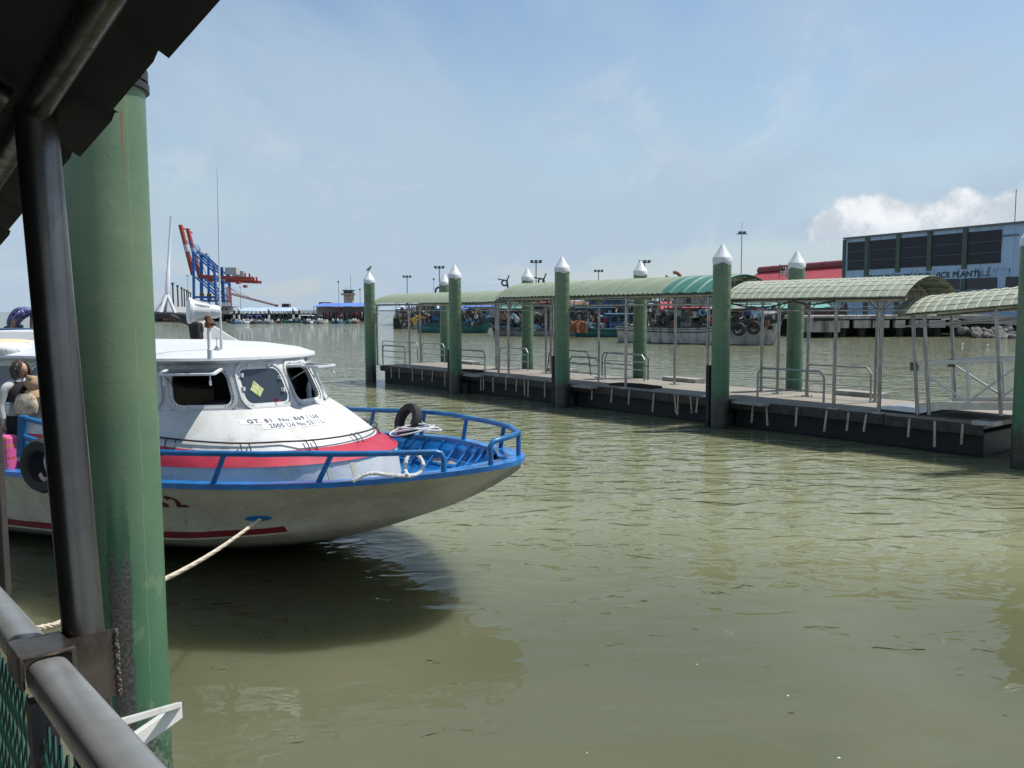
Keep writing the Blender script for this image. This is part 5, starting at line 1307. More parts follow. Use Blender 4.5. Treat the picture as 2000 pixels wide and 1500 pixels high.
for nm, c_, d_ in (('side_wall', (0, -.45, .17), (1.5, .03, .34)), ('side_wall', (0, .45, .20), (1.5, .03, .40)), ('end_wall', (.75, 0, .17), (.03, .9, .34)), ('end_wall', (-.75, 0, .17), (.03, .9, .34)), ('base', (0, 0, .02), (1.5, .9, .04))):
    m2 = MB(); m2.box(c_, d_); m2.build(nm, MT['crate_blue'], bx)
m2 = MB(); m2.box((0, .46, .41), (1.56, .07, .03)); m2.build('rim', MT['fb_lightblue'], bx)
# blue boarding rails on the near gunwale at the left, and the big tractor tyre fender
def near_pt(x, y, off=-2.15): return onplane(x, y, BW(0, off, 0), BL)
rl = thing('boarding_rail', 'short blue boarding rails on the boat side beside the pink suitcase', 'railing', near_pt(44, 880)); ro = Vector(rl.location)
m2 = MB(); m2.bar(near_pt(45, 812) - ro, near_pt(42, 892) - ro, .10, .08); m2.build('rail_post', MT['blue_rail'], rl)
for (xa, ya), (xb, yb) in (((44, 815), (120, 836)), ((44, 852), (120, 876))):
    m2 = MB(); m2.tube([near_pt(xa, ya) - ro, near_pt(xb, yb, -2.1) - ro], .035, 10); m2.build('rail_tube', MT['blue_rail'], rl, smooth=True)
m2 = MB(); a_, b_, c_ = near_pt(34, 894, -2.25) - ro, near_pt(56, 910, -2.4) - ro, near_pt(54, 884, -2.05) - ro; m2.add([a_, b_, c_, a_ - V((0, 0, .03)), b_ - V((0, 0, .03)), c_ - V((0, 0, .03))], [(0, 1, 2), (3, 4, 5), (0, 1, 4, 3), (1, 2, 5, 4), (2, 0, 3, 5)]); m2.build('step_plate', MT['fb_lightblue'], rl)
p = near_pt(92, 908, -2.3); tyre((p.x, p.y, p.z), -BA, .34, 'big black tractor tyre hanging on the boat side beside the black post', w=.8)
# dark timber pile and rusty fender at the extreme left edge
p = atd(-7, 900, 9.6); dp = thing('fender_post', 'dark weathered timber fender post at the left picture edge', 'post', (p.x, p.y, 0))
m2 = MB(); m2.box((0, 0, .6), (.12, .12, 3.0)); m2.build('timber', MT['timber'], dp, bevel=.015)
m2 = MB(); m2.box((-.09, -.09, .75), (.05, .05, .9)); m2.build('iron_strap', MT['rust'], dp)
# ------------------------------------------------------------------ background: boats
def hull_rings(L_, b, zs_bow, zs_mid, zs_st, draft=.5, flare=.62):
    st = [0, .03, .08, .16, .28, .45, .65, .85, 1.0]; rg = []
    for q in st:                       # q 0 at the bow
        bb = b / 2 * min(1, (q / .38)) ** .62 if q < .38 else b / 2 * (1 - .16 * max(0, (q - .6) / .4))
        zs = zs_mid + (zs_bow - zs_mid) * max(0, 1 - q / .5) ** 1.6 + (zs_st - zs_mid) * max(0, (q - .6) / .4) ** 1.5
        x = -q * L_; rake = (1 - min(1, q / .2)) * L_ * .06
        wl = bb * (flare + .25 * min(1, q / .4)); keel = -draft * min(1, q / .12)
        rg.append([(x, -bb, zs), (x - rake * .5, -(bb * .6 + wl * .4), zs * .55), (x - rake, -wl, .05), (x - rake * 1.2, -wl * .5, keel * .8), (x - rake * 1.3, 0, keel),
                   (x - rake * 1.2, wl * .5, keel * .8), (x - rake, wl, .05), (x - rake * .5, bb * .6 + wl * .4, zs * .55), (x, bb, zs)])
    return rg
def fishing_boat(label, loc, heading, L_, b, zb, zm, zs_, hullm, trim, house=None, housem=None, masts=(), awn=None, name='fishing_boat', deckz=None, seed=0, band=None, rails=True, band_n=5):
    """heading: world angle of the bow direction; loc is the bow foot on the water"""
    t = thing(name, label, 'boat', (loc[0], loc[1], 0), heading, 'boats moored at the wharf'); r0 = random.Random(seed)
    rg = hull_rings(L_, b, zb, zm, zs_); mb = MB(); mb.loft(rg); mb.add(rg[-1], [tuple(range(9))]); h = mb.build('hull', MT[hullm], t, smooth=35, solid=.05)
    mb = MB()
    for k in (0, 8): mb.tube([r_[k] for r_ in rg], .07, 6)
    mb.build('rubbing_rail', MT[trim], t, smooth=True)
    if band:
        for k, s in ((0, -1), (8, 1)):
            mb = MB(); mb.loft([[(r_[k][0], r_[k][1] + s * .03, r_[k][2] - .10), (Vector(r_[k]).lerp(Vector(r_[1 if k == 0 else 7]), .62).x, Vector(r_[k]).lerp(Vector(r_[1 if k == 0 else 7]), .62).y + s * .035, Vector(r_[k]).lerp(Vector(r_[1 if k == 0 else 7]), .62).z)] for r_ in rg[:band_n]]); mb.build('hull_band', MT[band], h)
    # planking lines
    for f in (.33, .66):
        mb = MB()
        for a, c in ((0, 1), (8, 7)): mb.tube([Vector(r_[a]).lerp(Vector(r_[c]), f) for r_ in rg], .028 if f < .5 else .06, 5)
        mb.build('plank_seam', MT['fb_dark'], h)
    dz = deckz if deckz is not None else zm - .35
    mb = MB(); mb.loft([[(r_[0][0], r_[0][1] * .93, min(dz + (r_[0][2] - zm) * .8, r_[0][2] - .1)), (r_[8][0], r_[8][1] * .93, min(dz + (r_[8][2] - zm) * .8, r_[8][2] - .1))] for r_ in rg]); mb.build('deck', MT['fb_deck'], t)
    for (x0, x1, wd, z0, z1, roofo) in house or ():
        mb = MB(); mb.box(((x0 + x1) / 2, 0, (z0 + z1) / 2), (abs(x1 - x0), wd, z1 - z0)); w = mb.build('wheelhouse', MT[housem], t, bevel=.04)
        mb = MB(); mb.box(((x0 + x1) / 2, 0, z1 + .06), (abs(x1 - x0) + roofo, wd + roofo, .1)); mb.build('wheelhouse_roof', MT[trim], t, bevel=.03)
        n = max(1, int(abs(x1 - x0) / .95))
        for s in (-1, 1):
            for k in range(n):
                xc = min(x0, x1) + abs(x1 - x0) * (k + .5) / n; mb = MB(); mb.box((xc, s * (wd / 2 + .005), z1 - (z1 - z0) * .3), (abs(x1 - x0) / n * .62, .03, (z1 - z0) * .34)); mb.build('window', MT['dark_glass'], w)
        mb = MB(); mb.box((max(x0, x1) + .005, 0, z1 - (z1 - z0) * .3), (.03, wd * .8, (z1 - z0) * .34)); mb.build('window', MT['dark_glass'], w)
        mb = MB(); mb.box(((x0 + x1) / 2 - .1, -(wd / 2 + .008), z0 + (z1 - z0) * .36), (.5, .03, (z1 - z0) * .7)); mb.build('door', MT['fb_dark'], w)
    for (x, h_, lean, r_) in masts:
        mb = MB(); mb.tube([(x, 0, dz), (x + lean, 0, dz + h_)], [r_, r_ * .6], 8); m_ = mb.build('mast', MT['fb_dark'], t, smooth=True)
        mb = MB(); mb.tube([(x, 0, dz + h_ * .35), (x + lean * .5 - h_ * .55, .3, dz + h_ * .8)], r_ * .6, 6); mb.build('boom', MT['fb_dark'], m_)
        mb = MB(); mb.tube([(x + lean, 0, dz + h_), (x - h_ * .9, 0, dz + .5)], .015, 4); mb.tube([(x + lean, 0, dz + h_), (x + h_ * .6, 0, dz + .7)], .015, 4); stuff(mb.build('rigging', MT['cable_dark'], m_))
    if awn:
        for (x0, x1, z, wd, m_) in awn:
            mb = MB(); n_ = 8; mb.loft([[(x0, wd * (k / n_ - .5), z + .22 * (1 - (2 * k / n_ - 1) ** 2)) for k in range(n_ + 1)], [((x0 + x1) / 2, wd * (k / n_ - .5), z - .06 + .22 * (1 - (2 * k / n_ - 1) ** 2)) for k in range(n_ + 1)], [(x1, wd * (k / n_ - .5), z + .22 * (1 - (2 * k / n_ - 1) ** 2)) for k in range(n_ + 1)]]); mb.build('awning', MT[m_], t, smooth=True, solid=.03)
            for x in (x0, x1):
                for s in (-1, 1): mb = MB(); mb.tube([(x, s * wd * .48, dz), (x, s * wd * .48, z)], .035, 6); mb.build('awning_pole', MT['fb_dark'], t)
    # rail stanchions and working gear that cannot be told apart at this size
    if rails:
        mb = MB()
        for k in range(1, 9):
            for c in (0, 8):
                p = Vector(rg[k][c]); mb.tube([p, p + Vector((0, 0, .55))], .022, 5)
        for c in (0, 8): mb.tube([Vector(r_[c]) + Vector((0, 0, .55)) for r_ in rg[1:]], .02, 5)
        stuff(mb.build('deck_rails', MT[trim], t))
    gear = {'net_dark': MB(), 'fb_brown': MB(), 'fb_white': MB(), 'fb_dark': MB(), 'fb_lightblue': MB(), 'person_red': MB()}
    for k in range(int(L_ * 22)):
        x = -r0.uniform(.08, .97) * L_; y = r0.uniform(-.42, .42) * b; z = dz + r0.uniform(0, 1.0) ** 2 * 1.7; m2 = gear[r0.choice(['net_dark', 'net_dark', 'fb_brown', 'fb_white', 'fb_dark', 'fb_dark', 'fb_lightblue', 'person_red' if r0.random() < .35 else 'fb_white'] if r0.random() < .55 else ['net_dark', 'fb_dark', 'fb_brown'])]
        c = r0.random()
        if c < .35: m2.box((x, y, z + .2), (r0.uniform(.2, .8), r0.uniform(.2, .6), r0.uniform(.2, .6)), rz=r0.uniform(0, 3))
        elif c < .6: m2.lathe([(.26, 0), (.3, .25), (.26, .6)], 8, (x, y, z))
        elif c < .8: m2.tube([(x, y, z), (x + r0.uniform(-.8, .8), y + r0.uniform(-.5, .5), z + r0.uniform(.5, 2.2))], .035, 5)
        else: m2.torus((x, y, z + .35), .3, .1, ax=(r0.uniform(-1, 1), r0.uniform(-1, 1), .4), n=12, m=6)
    for k, m2 in gear.items():
        if m2.v: stuff(m2.build('deck_gear', MT[k], t))
    return t
def at_water(x, y): p = onz(x, y, 0); return p
def ftyre(x, y, D, rad, rz, label):
    p = atd(x, y, D); tyre((p.x, p.y, p.z), rz, rad, label, 'tyres on the fishing boats', name='hull_tyre', w=.6)
# white stern-on boat with yellow nets, far left
p = at_water(782, 642)
fb = fishing_boat('dirty white fishing boat with yellow floats, leftmost in the fishing fleet', (p.x - .5, p.y), R(172), 12.5, 4.2, 3.0, 1.9, 2.1, 'fb_white', 'fb_dark', [(-8.5, -11.6, 2.6, 1.6, 3.6, .5)], 'fb_grey', [(-6.8, 3.2, -.3, .09)], seed=1)
yn = thing('net_float_heap', 'heap of yellow net floats on the leftmost white fishing boat', 'fishing net', atd(826, 627, 146))
mb = MB(); r0 = random.Random(4)
for k in range(150):
    x = r0.uniform(-2.6, 3.6); z = r0.uniform(-.6, .1 + .95 * max(0, 1 - (x / 2.8) ** 2)); mb.lathe([(.02, -.16), (.13, -.06), (.13, .06), (.02, .16)], 6, (x, r0.uniform(-.5, .5), z), Matrix.Rotation(r0.uniform(0, 3), 3, 'X').to_3x3())
stuff(mb.build('floats', MT['yellow_net'], yn)); yn['category'] = 'fishing net'
for i, x in enumerate((790, 800)): ftyre(x, 633, 145, .6, R(10 * i), 'black tyre hung on the bow of the leftmost white fishing boat, ' + ('left one' if i == 0 else 'right one'))
# blue boat bow-on to the right
p = at_water(956, 650)
fishing_boat('blue and teal wooden fishing boat with its high bow pointing right', (p.x + .4, p.y), R(-28), 12, 3.6, 2.3, 1.35, 1.5, 'fb_teal', 'fb_blue', [(-6.5, -9.6, 2.4, 1.2, 3.4, .7)], 'fb_blue', [(-4.0, 3.6, -.6, .1)], awn=[(-3.6, -6.2, 3.4, 2.4, 'tarp_blue')], seed=2, band='fb_blue')
p = at_water(958, 655)
fishing_boat('low grey boat with a blue plank, bow left, in the middle of the fleet', (p.x, p.y - 1.5), R(168), 8.5, 2.8, 1.5, .95, 1.0, 'fb_grey', 'fb_blue', None, None, [(-3, 3.2, .3, .08)], seed=3)
p = at_water(1033, 656)
fishing_boat('grey working boat heaped with gear behind the left rear pile', (p.x, p.y + 1), R(176), 9.5, 3.0, 1.7, 1.1, 1.2, 'fb_grey', 'fb_dark', [(-5, -7.6, 2.2, 1.0, 3.3, .5)], 'fb_grey', [(-3.2, 4.2, .5, .1)], seed=4)
p = at_water(1118, 657)
fishing_boat('teal hulled fishing boat with bright blue wheelhouse', (p.x - .3, p.y - 1), R(178), 10.5, 3.2, 1.35, .95, 1.1, 'fb_teal', 'fb_lightblue', [(-4.6, -8.0, 2.5, .8, 2.7, .8)], 'fb_blue', [(-2.2, 3.4, .4, .09)], seed=5)
p = at_water(1112, 652)
fishing_boat('blue fishing boat with a long pale blue upper deck behind the teal one', (p.x - 1, p.y + 4), R(176), 14, 3.8, 2.2, 1.7, 1.8, 'fb_blue', 'fb_lightblue', [(-2.6, -7.2, 2.8, 1.6, 3.5, 1.0), (-4, -9.5, 2.4, 3.65, 4.6, .7)], 'fb_blue', [(-1.5, 4.2, -.6, .1)], awn=[(-7.6, -13, 3.9, 3.0, 'fb_lightblue')], seed=6)
p = at_water(1060, 649)
fishing_boat('rear row boat with light blue roof behind the middle pile', (p.x - 1, p.y + 3), R(174), 12, 3.6, 2.4, 1.8, 1.9, 'fb_blue', 'fb_white', [(-3, -8, 2.6, 1.6, 3.9, .9)], 'fb_lightblue', [(-2, 5, -.5, .1)], seed=16)
p = at_water(905, 647)
fishing_boat('dark fishing boat with white awning behind the second front pile', (p.x - 1, p.y + 24), R(4), 13, 3.8, 2.4, 1.7, 1.9, 'fb_dark', 'fb_white', [(-5.5, -9, 2.6, 1.7, 4.2, .8)], 'fb_grey', [(-3.6, 5.2, .5, .1), (-10.5, 4.5, -.4, .09)], awn=[(-9.4, -12.6, 3.8, 3.0, 'fb_white')], seed=22)
p = at_water(985, 649)
fishing_boat('rusty brown fishing boat behind the low grey boat', (p.x - 2, p.y + 4), R(178), 12, 3.6, 2.3, 1.6, 1.8, 'fb_brown', 'fb_grey', [(-5, -8.4, 2.6, 1.6, 4.0, .8)], 'fb_dark', [(-3, 5.5, .5, .1), (-9.6, 4.6, -.4, .09)], awn=[(-8.8, -11.6, 3.5, 2.8, 'fb_grey')], seed=23)
p = at_water(1190, 650)
fishing_boat('dark boat with pale cabin between the blue boats and the trawler', (p.x, p.y + 5), R(176), 12, 3.6, 2.3, 1.7, 1.8, 'fb_dark', 'fb_white', [(-3.4, -7.6, 2.8, 1.7, 4.4, .8)], 'fb_white', [(-2, 5.5, -.4, .1)], seed=24)
for k in range(2):
    o = thing('net_heap', 'orange net heap between the middle pile and the blue wheelhouse, ' + ('left one' if k == 0 else 'right one'), 'fishing net', atd(1122 + 17 * k, 640, 100 - k)); mb = MB(); r0 = random.Random(k)
    for j in range(40): mb.tube([(r0.uniform(-.5, .5), r0.uniform(-.4, .4), r0.uniform(-.6, .8)), (r0.uniform(-.5, .5), r0.uniform(-.4, .4), r0.uniform(-.6, .8))], .09, 5)
    stuff(mb.build('netting', MT['orange_net'], o))
ftyre(1131, 620, 101, .75, R(20), 'tyre hung above the orange nets left of the blue wheelhouse')
ftyre(1224, 646, 100, .7, R(-15), 'tyre on the teal boat right of its blue wheelhouse')
# big white trawler
p = at_water(1538, 674)
tr = fishing_boat('large rust-streaked white trawler with dark bow band, right of the fleet', (p.x - .2, p.y), R(-38), 16.5, 4.6, 3.05, 1.55, 1.75, 'fb_white', 'fb_dark', [(-8.6, -11.2, 3.0, 1.0, 3.3, .5), (-6.9, -10.6, 3.2, 3.5, 5.2, .8)], 'fb_grey', [(-12.6, 4.0, -.3, .1), (-4.2, 3.6, .7, .1)], seed=7, band='fb_dark', awn=[(-3.2, -6.6, 3.35, 3.0, 'fb_grey')])
for i, (x, y, D, rad) in enumerate(((1443, 643, 76.6, .62), (1472, 640, 76.1, .62))): ftyre(x, y, D, rad, R(-40 + 8 * i), 'huge black tyre on the side of the large white trawler, ' + ('left of the pair' if i == 0 else 'right of the pair'))
for i, (x, y, m_, lab) in enumerate(((1460, 607, 'tarp_blue', 'bright blue tarpaulin bundle on the deck of the white trawler'), (1498, 607, 'tarp_blue', 'dark blue sheet hung at the bow end of the white trawler'), (1481, 610, 'red_plastic', 'red plastic bundle between the blue sheets on the trawler'))):
    q = atd(x, y, 78.5); sack((q.x, q.y, q.z - .5), .3, (.55, .4, .95), MT[m_], lab, 30 + i, 'bundle', 'deck_bundle')
q = atd(1497, 617, 77.5); o = MB(); o.lathe([(.02, -.95), (.42, -.9), (.45, 0), (.42, .9), (.02, .95)], 14, (0, 0, 0), Matrix.Rotation(R(90), 3, 'Y').to_3x3()); o = o.build('float_drum', MT['fb_white'], None, smooth=True); o.location = q; o.rotation_euler = (0, 0, R(-38)); tag(o, 'pale drum lying on the bow of the white trawler', 'drum')
# clutter masts seen over the canopies
for i, (x0, y0, x1, y1, D, lab) in enumerate(((998, 560, 990, 548, 110, 'short leaning boom with net gear above the long canopy, left'), (1050, 558, 1062, 545, 105, 'dark winch frame on a mast above the long canopy'))):
    a, b = atd(x0, y0 + 40, D), atd(x1, y1, D); o = thing('derrick', lab, 'derrick', (a.x, a.y, a.z)); mb = MB(); mb.tube([(0, 0, 0), b - a], .12, 6); mb.build('boom', MT['fb_dark'], o)
    mb = MB(); mb.tube([b - a, b - a + Vector((-1.2, 0, .2))], .09, 5); mb.tube([b - a, b - a + Vector((.3, 0, .7))], .09, 5); mb.torus(b - a + Vector((-.3, 0, -.3)), .35, .12, ax=(0, 1, 0), n=10, m=5); mb.build('block', MT['fb_dark'], o)

# ------------------------------------------------------------------ wharf and land on the right
QZ = 2.45
land = MB(); land.add([(-30, 190, 1.8), (60, 108, 1.8), (150, 60, 1.8), (900, 100, 1.8), (900, 900, 1.8), (-60, 900, 1.8)], [(0, 1, 2, 3, 4, 5)]); struct(land.build('ground', MT['ground']))
wq = atd(1568, 640, 98); we = atd(1884, 640, 98)
wh = thing('concrete_wharf', 'stained concrete wharf on dark piles right of the white trawler', 'wharf', (wq.x, 98, 0)); WL_ = we.x - wq.x
mb = MB(); mb.box((WL_ / 2 + 2, 6, QZ - .2), (WL_ + 4, 12, .4)); mb.build('deck_slab', MT['conc'], wh)
nb = 7
for k in range(nb):
    x0 = 3.6 + (WL_ - 3.6) * k / nb; mb = MB(); mb.box((x0 + (WL_ - 3.6) / nb / 2, .1, QZ - 1.0), ((WL_ - 3.6) / nb - (.25 if k % 3 else .9), .5, .85)); mb.build('fascia_panel', MT['conc'], wh, bevel=.02)
mb = MB(); mb.box((1.8, -.9, 1.45), (3.7, 1.8, 1.7)); mb.build('fender_block', MT['conc'], wh, bevel=.04)
mb = MB(); mb.lathe([(.24, -1.4), (.24, 1.4)], 12, (2.0, -1.95, 2.15), Matrix.Rotation(R(90), 3, 'Y').to_3x3()); mb.build('rubber_fender', MT['black_rubber'], wh, smooth=True)
for k in range(9):
    for j in range(2):
        mb = MB(); mb.lathe([(.42, -2), (.42, QZ - .5)], 12, (.6 + k * (WL_ - 1) / 8, 1.2 + j * 4.5 - (1.4 if k < 2 and j == 0 else 0), 0)); mb.build('support_pile', MT['conc_dark'], wh, smooth=True)
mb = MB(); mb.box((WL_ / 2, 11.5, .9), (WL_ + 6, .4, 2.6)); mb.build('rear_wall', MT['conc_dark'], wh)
for k in range(14):
    x = 4 + k * (WL_ - 4) / 13; mb = MB(); mb.tube([(x, 3, QZ), (x, 3, QZ + 1.05)], .035, 6); mb.build('rail_post', MT['mast_grey'], wh)
for z in (.55, 1.05): mb = MB(); mb.tube([(4, 3, QZ + z), (WL_, 3, QZ + z)], .03, 6); mb.build('rail', MT['mast_grey'], wh)
# sloping revetment wall and rocks at the far right
rv = thing('revetment_wall', 'stained sloping concrete wall running down to the rocks at the right', 'wall', (we.x, 98, 0))
mb = MB(); mb.add([(0, .3, 2.35), (10.5, -7.0, 2.3), (10.5, -7.0, .9), (0, .3, 1.65), (0, 1.5, 2.35), (10.5, -5.8, 2.3), (10.5, -5.8, .9), (0, 1.5, 1.65)], [(0, 1, 2, 3), (4, 5, 6, 7), (0, 1, 5, 4), (3, 2, 6, 7)]); mb.build('wall_face', MT['conc'], rv)
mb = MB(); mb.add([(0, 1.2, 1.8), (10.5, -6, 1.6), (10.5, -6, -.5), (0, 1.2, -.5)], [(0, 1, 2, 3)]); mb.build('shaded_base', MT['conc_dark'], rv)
r0 = random.Random(11)
for k in range(60):
    q = onz(r0.uniform(1925, 2010), 661, 0); q = Vector((q.x + r0.uniform(-.6, .6), q.y + r0.uniform(0, 5), 0)); h = .2 + (q.y - 93) * .22 + max(0, q.x - 54) * .12
    s = r0.uniform(.28, .6); mb = MB(); rg = []
    for j in range(6):
        t = math.pi * j / 5; rg.append([(s * math.sin(t) * math.cos(a) * r0.uniform(.75, 1.25), s * math.sin(t) * math.sin(a) * r0.uniform(.75, 1.25), s * .62 * math.cos(t) * r0.uniform(.8, 1.2)) for a in [2 * math.pi * i / 7 for i in range(7)]])
    mb.loft(rg, closed_u=True); o = mb.build('rock', MT['rock']); o.location = (q.x, q.y, max(.0, min(h, 1.7)) ); o.rotation_euler = (r0.random(), r0.random(), r0.random() * 6); tag(o, 'grey boulder in the rock heap below the sloping wall', 'rock', 'boulders at the shore')
for (x, y) in ((1880, 671), (1929, 674)):
    q = onz(x, y, .06); mb = MB(); mb.lathe([(.001, -.10), (.06, -.06), (.08, .0), (.05, .05), (.001, .07)], 12); o = mb.build('float_buoy', MT['foam'], None, smooth=True); o.location = q; tag(o, 'small white float on the water ' + ('left of two near the rocks' if x < 1900 else 'right of two near the rocks'), 'float')

# ------------------------------------------------------------------ ice plant building
FD = Vector((.478, -.878, 0)).normalized(); fo = atd(1648, 600, 150); fo = Vector((fo.x, fo.y, 1.8)); FRZ = math.atan2(FD.y, FD.x)
def fac_x(xp):
    n = Vector((FD.y, -FD.x, 0)); p = onplane(xp, 500, fo, n); return (p - fo).dot(FD)
def fac_z(xp, yp):
    n = Vector((FD.y, -FD.x, 0)); return onplane(xp, yp, fo, n).z - 1.8
bd = thing('ice_plant_building', 'pale blue ice plant building with dark louvred panels behind the gangway', 'building', fo, FRZ)
X1 = fac_x(1990); ZT = (fac_z(1648, 470) + fac_z(1985, 434)) / 2; XE = X1 + 14
mb = MB(); mb.box((XE / 2, 9, ZT / 2), (XE, 18, ZT)); mb.build('wall', MT['bld_blue'], bd)
mb = MB(); mb.box((XE / 2, 8.85, ZT + .12), (XE + .5, 18.6, .3)); mb.build('roof_edge', MT['mast_grey'], bd)
cols = [1649.5, 1694, 1755, 1816, 1885]; cx = [fac_x(x) for x in cols]
za, zb2 = fac_z(1880, 517), fac_z(1880, 455); 
for i, x in enumerate(cx):
    zc0, zc1 = fac_z(1870, 545), fac_z(1870, 526)
    for za_, zb_ in (((0, zc0), (zc1, ZT - .1)) if i >= 2 else ((0, ZT - .1),)):
        mb = MB(); mb.box((x, -.12, (za_ + zb_) / 2), (.75 if i else .5, .3, zb_ - za_)); mb.build('column', MT['bld_green'], bd)
px_ = [(1656, 1690), (1699, 1750), (1758, 1813), (1819, 1881), (1889, 1955)]
wz0, wz1 = fac_z(1850, 519), fac_z(1850, 457)
for a, b in px_:
    xa, xb = fac_x(a), fac_x(b); n = 3
    for k in range(n):
        h = (wz1 - wz0) / n; mb = MB(); mb.box(((xa + xb) / 2, -.03 - .012 * k, wz0 + h * (k + .5)), (xb - xa, .12, h - .06)); mb.build('louvre_panel', MT['louvre'], bd)
lz0, lz1 = fac_z(1850, 566), fac_z(1850, 545)
for a, b in ((1699, 1750), (1758, 1813), (1819, 1877), (1885, 1950), (1967, 2040)):
    xa, xb = fac_x(a), fac_x(b); mb = MB(); mb.box(((xa + xb) / 2, -.03, (lz0 + lz1) / 2), (xb - xa, .12, lz1 - lz0)); mb.build('lower_window', MT['dark_glass'], bd)
mb = MB(); mb.box((XE / 2, -.5, lz0 - .35), (XE, 1.2, .3)); mb.build('canopy_ledge', MT['mast_grey'], bd)
mb = MB(); mb.box(((fac_x(1985) + fac_x(1960)) / 2, -.05, ZT - 1.6), (fac_x(1990) - fac_x(1958), .1, .25)); mb.build('cornice', MT['mast_grey'], bd)
def sign(s, xa, xb, yb_, hpx, dx):
    vs_, fs_, _ = text_mesh(s, 1.0, .035, 0, 1.05); xs = [v.x for v in vs_]; a0, a1 = min(xs), max(xs); A_, B_ = fac_x(xa), fac_x(xb); z0 = fac_z(dx, yb_); hh = fac_z(dx, yb_ - hpx) - z0
    mb = MB(); mb.add([(A_ + (B_ - A_) * (v.x - a0) / (a1 - a0), -.055, z0 + v.y / .72 * hh) for v in vs_], fs_); mb.build('sign_lettering', MT['bld_letter'], bd, fix=False)
sign('(ICE PLANT).....', 1830, 1936, 541, 11, 1870); sign('TOKACHIAN SDN. BHD.', 1699, 1822, 541, 11, 1870)
r0 = random.Random(8); mb = MB()
for k in range(46):
    xp = r0.uniform(1905, 1975) if k < 30 else r0.uniform(1700, 1905); x = fac_x(xp); z1_ = fac_z(1870, 527 + r0.uniform(-4, 6)); h = r0.uniform(.4, 1.5); w = r0.uniform(.04, .16); mb.add([(x, -.012, z1_), (x + w, -.012, z1_), (x + w * .6, -.012, z1_ - h), (x + w * .3, -.012, z1_ - h)], [(0, 1, 2, 3)])
stuff(mb.build('grime_streaks', MT['grime'], bd))
mb = MB(); x = fac_x(1963); mb.tube([(x, 2, ZT), (x, 2, ZT + 5.2)], .06, 5); mb.build('lightning_rod', MT['mast_grey'], bd)
mb = MB(); mb.box((-1.5, 6, ZT - 2.5), (2.6, 3, 3.2)); mb.tube([(-2, 6, ZT - 1), (-2, 6, ZT + .4)], .08, 5); mb.tube([(-1.2, 6, ZT - 1), (-1.2, 6, ZT + .4)], .08, 5); mb.build('roof_stair_block', MT['pale_wall'], bd)
# ------------------------------------------------------------------ red warehouse, teal shed, small houses
def gable(name, label, loc, rz, L_, W_, zw, zr, wallm, roofm, cat='building', vent=None, nwin=0):
    t = thing(name, label, cat, loc, rz)
    mb = MB(); mb.add([(0, 0, 0), (L_, 0, 0), (L_, W_, 0), (0, W_, 0), (0, 0, zw), (L_, 0, zw), (L_, W_, zw), (0, W_, zw), (0, W_ / 2, zr - .1), (L_, W_ / 2, zr - .1)], [(0, 1, 5, 4), (2, 3, 7, 6), (0, 4, 8, 7, 3), (1, 5, 9, 6, 2)]); mb.build('wall', MT[wallm], t)
    o_ = .6; sl = (zr - zw) / (W_ / 2)
    for s in (0, 1):
        y0 = -o_ if s == 0 else W_ + o_; mb = MB(); mb.add([(-o_, y0, zw - sl * o_), (L_ + o_, y0, zw - sl * o_), (L_ + o_, W_ / 2, zr), (-o_, W_ / 2, zr)], [(0, 1, 2, 3)]); mb.build('roof_slope', MT[roofm], t, solid=.12)
    if vent:
        mb = MB(); mb.lathe([(vent, -o_), (vent, L_ + o_)], 16, (0, W_ / 2, zr + .35), Matrix.Rotation(R(90), 3, 'Y').to_3x3()); rv_ = mb.build('ridge_vent', MT['red_vent'], t, smooth=True)
        for k in range(5):
            mb = MB(); mb.lathe([(vent * 1.06, -.15), (vent * 1.06, .15)], 16, (L_ * (k + .5) / 5, W_ / 2, zr + .35), Matrix.Rotation(R(90), 3, 'Y').to_3x3()); mb.build('vent_joint', MT['red_vent'], rv_, smooth=True)
    for k in range(nwin):
        mb = MB(); mb.box((L_ * (k + .5) / nwin, -.03, zw * .6), (L_ / nwin * .5, .12, zw * .35)); mb.build('window', MT['dark_glass'], t)
    return t
a = atd(1400, 600, 215); b = atd(1665, 600, 168); d_ = (Vector((b.x, b.y, 0)) - Vector((a.x, a.y, 0)))
gable('warehouse', 'long red roofed warehouse with round ridge vent behind the flag', (a.x, a.y, 1.8), math.atan2(d_.y, d_.x), d_.length, 26, 4.2, 10.9, 'cream_wall', 'red_roof', vent=1.0)
a = atd(1590, 600, 150); gable('market_shed', 'low open shed with pale teal roof on the wharf', (a.x, a.y, 1.8), R(-4), 34, 12, 1.75, 3.0, 'brown_wall', 'teal_roof', 'shed')
a = atd(1440, 600, 170); gable('market_shed', 'long shed with a teal roof behind the white trawler', (a.x, a.y, 1.8), R(-2), 14, 10, 1.6, 2.6, 'brown_wall', 'teal_roof', 'shed')
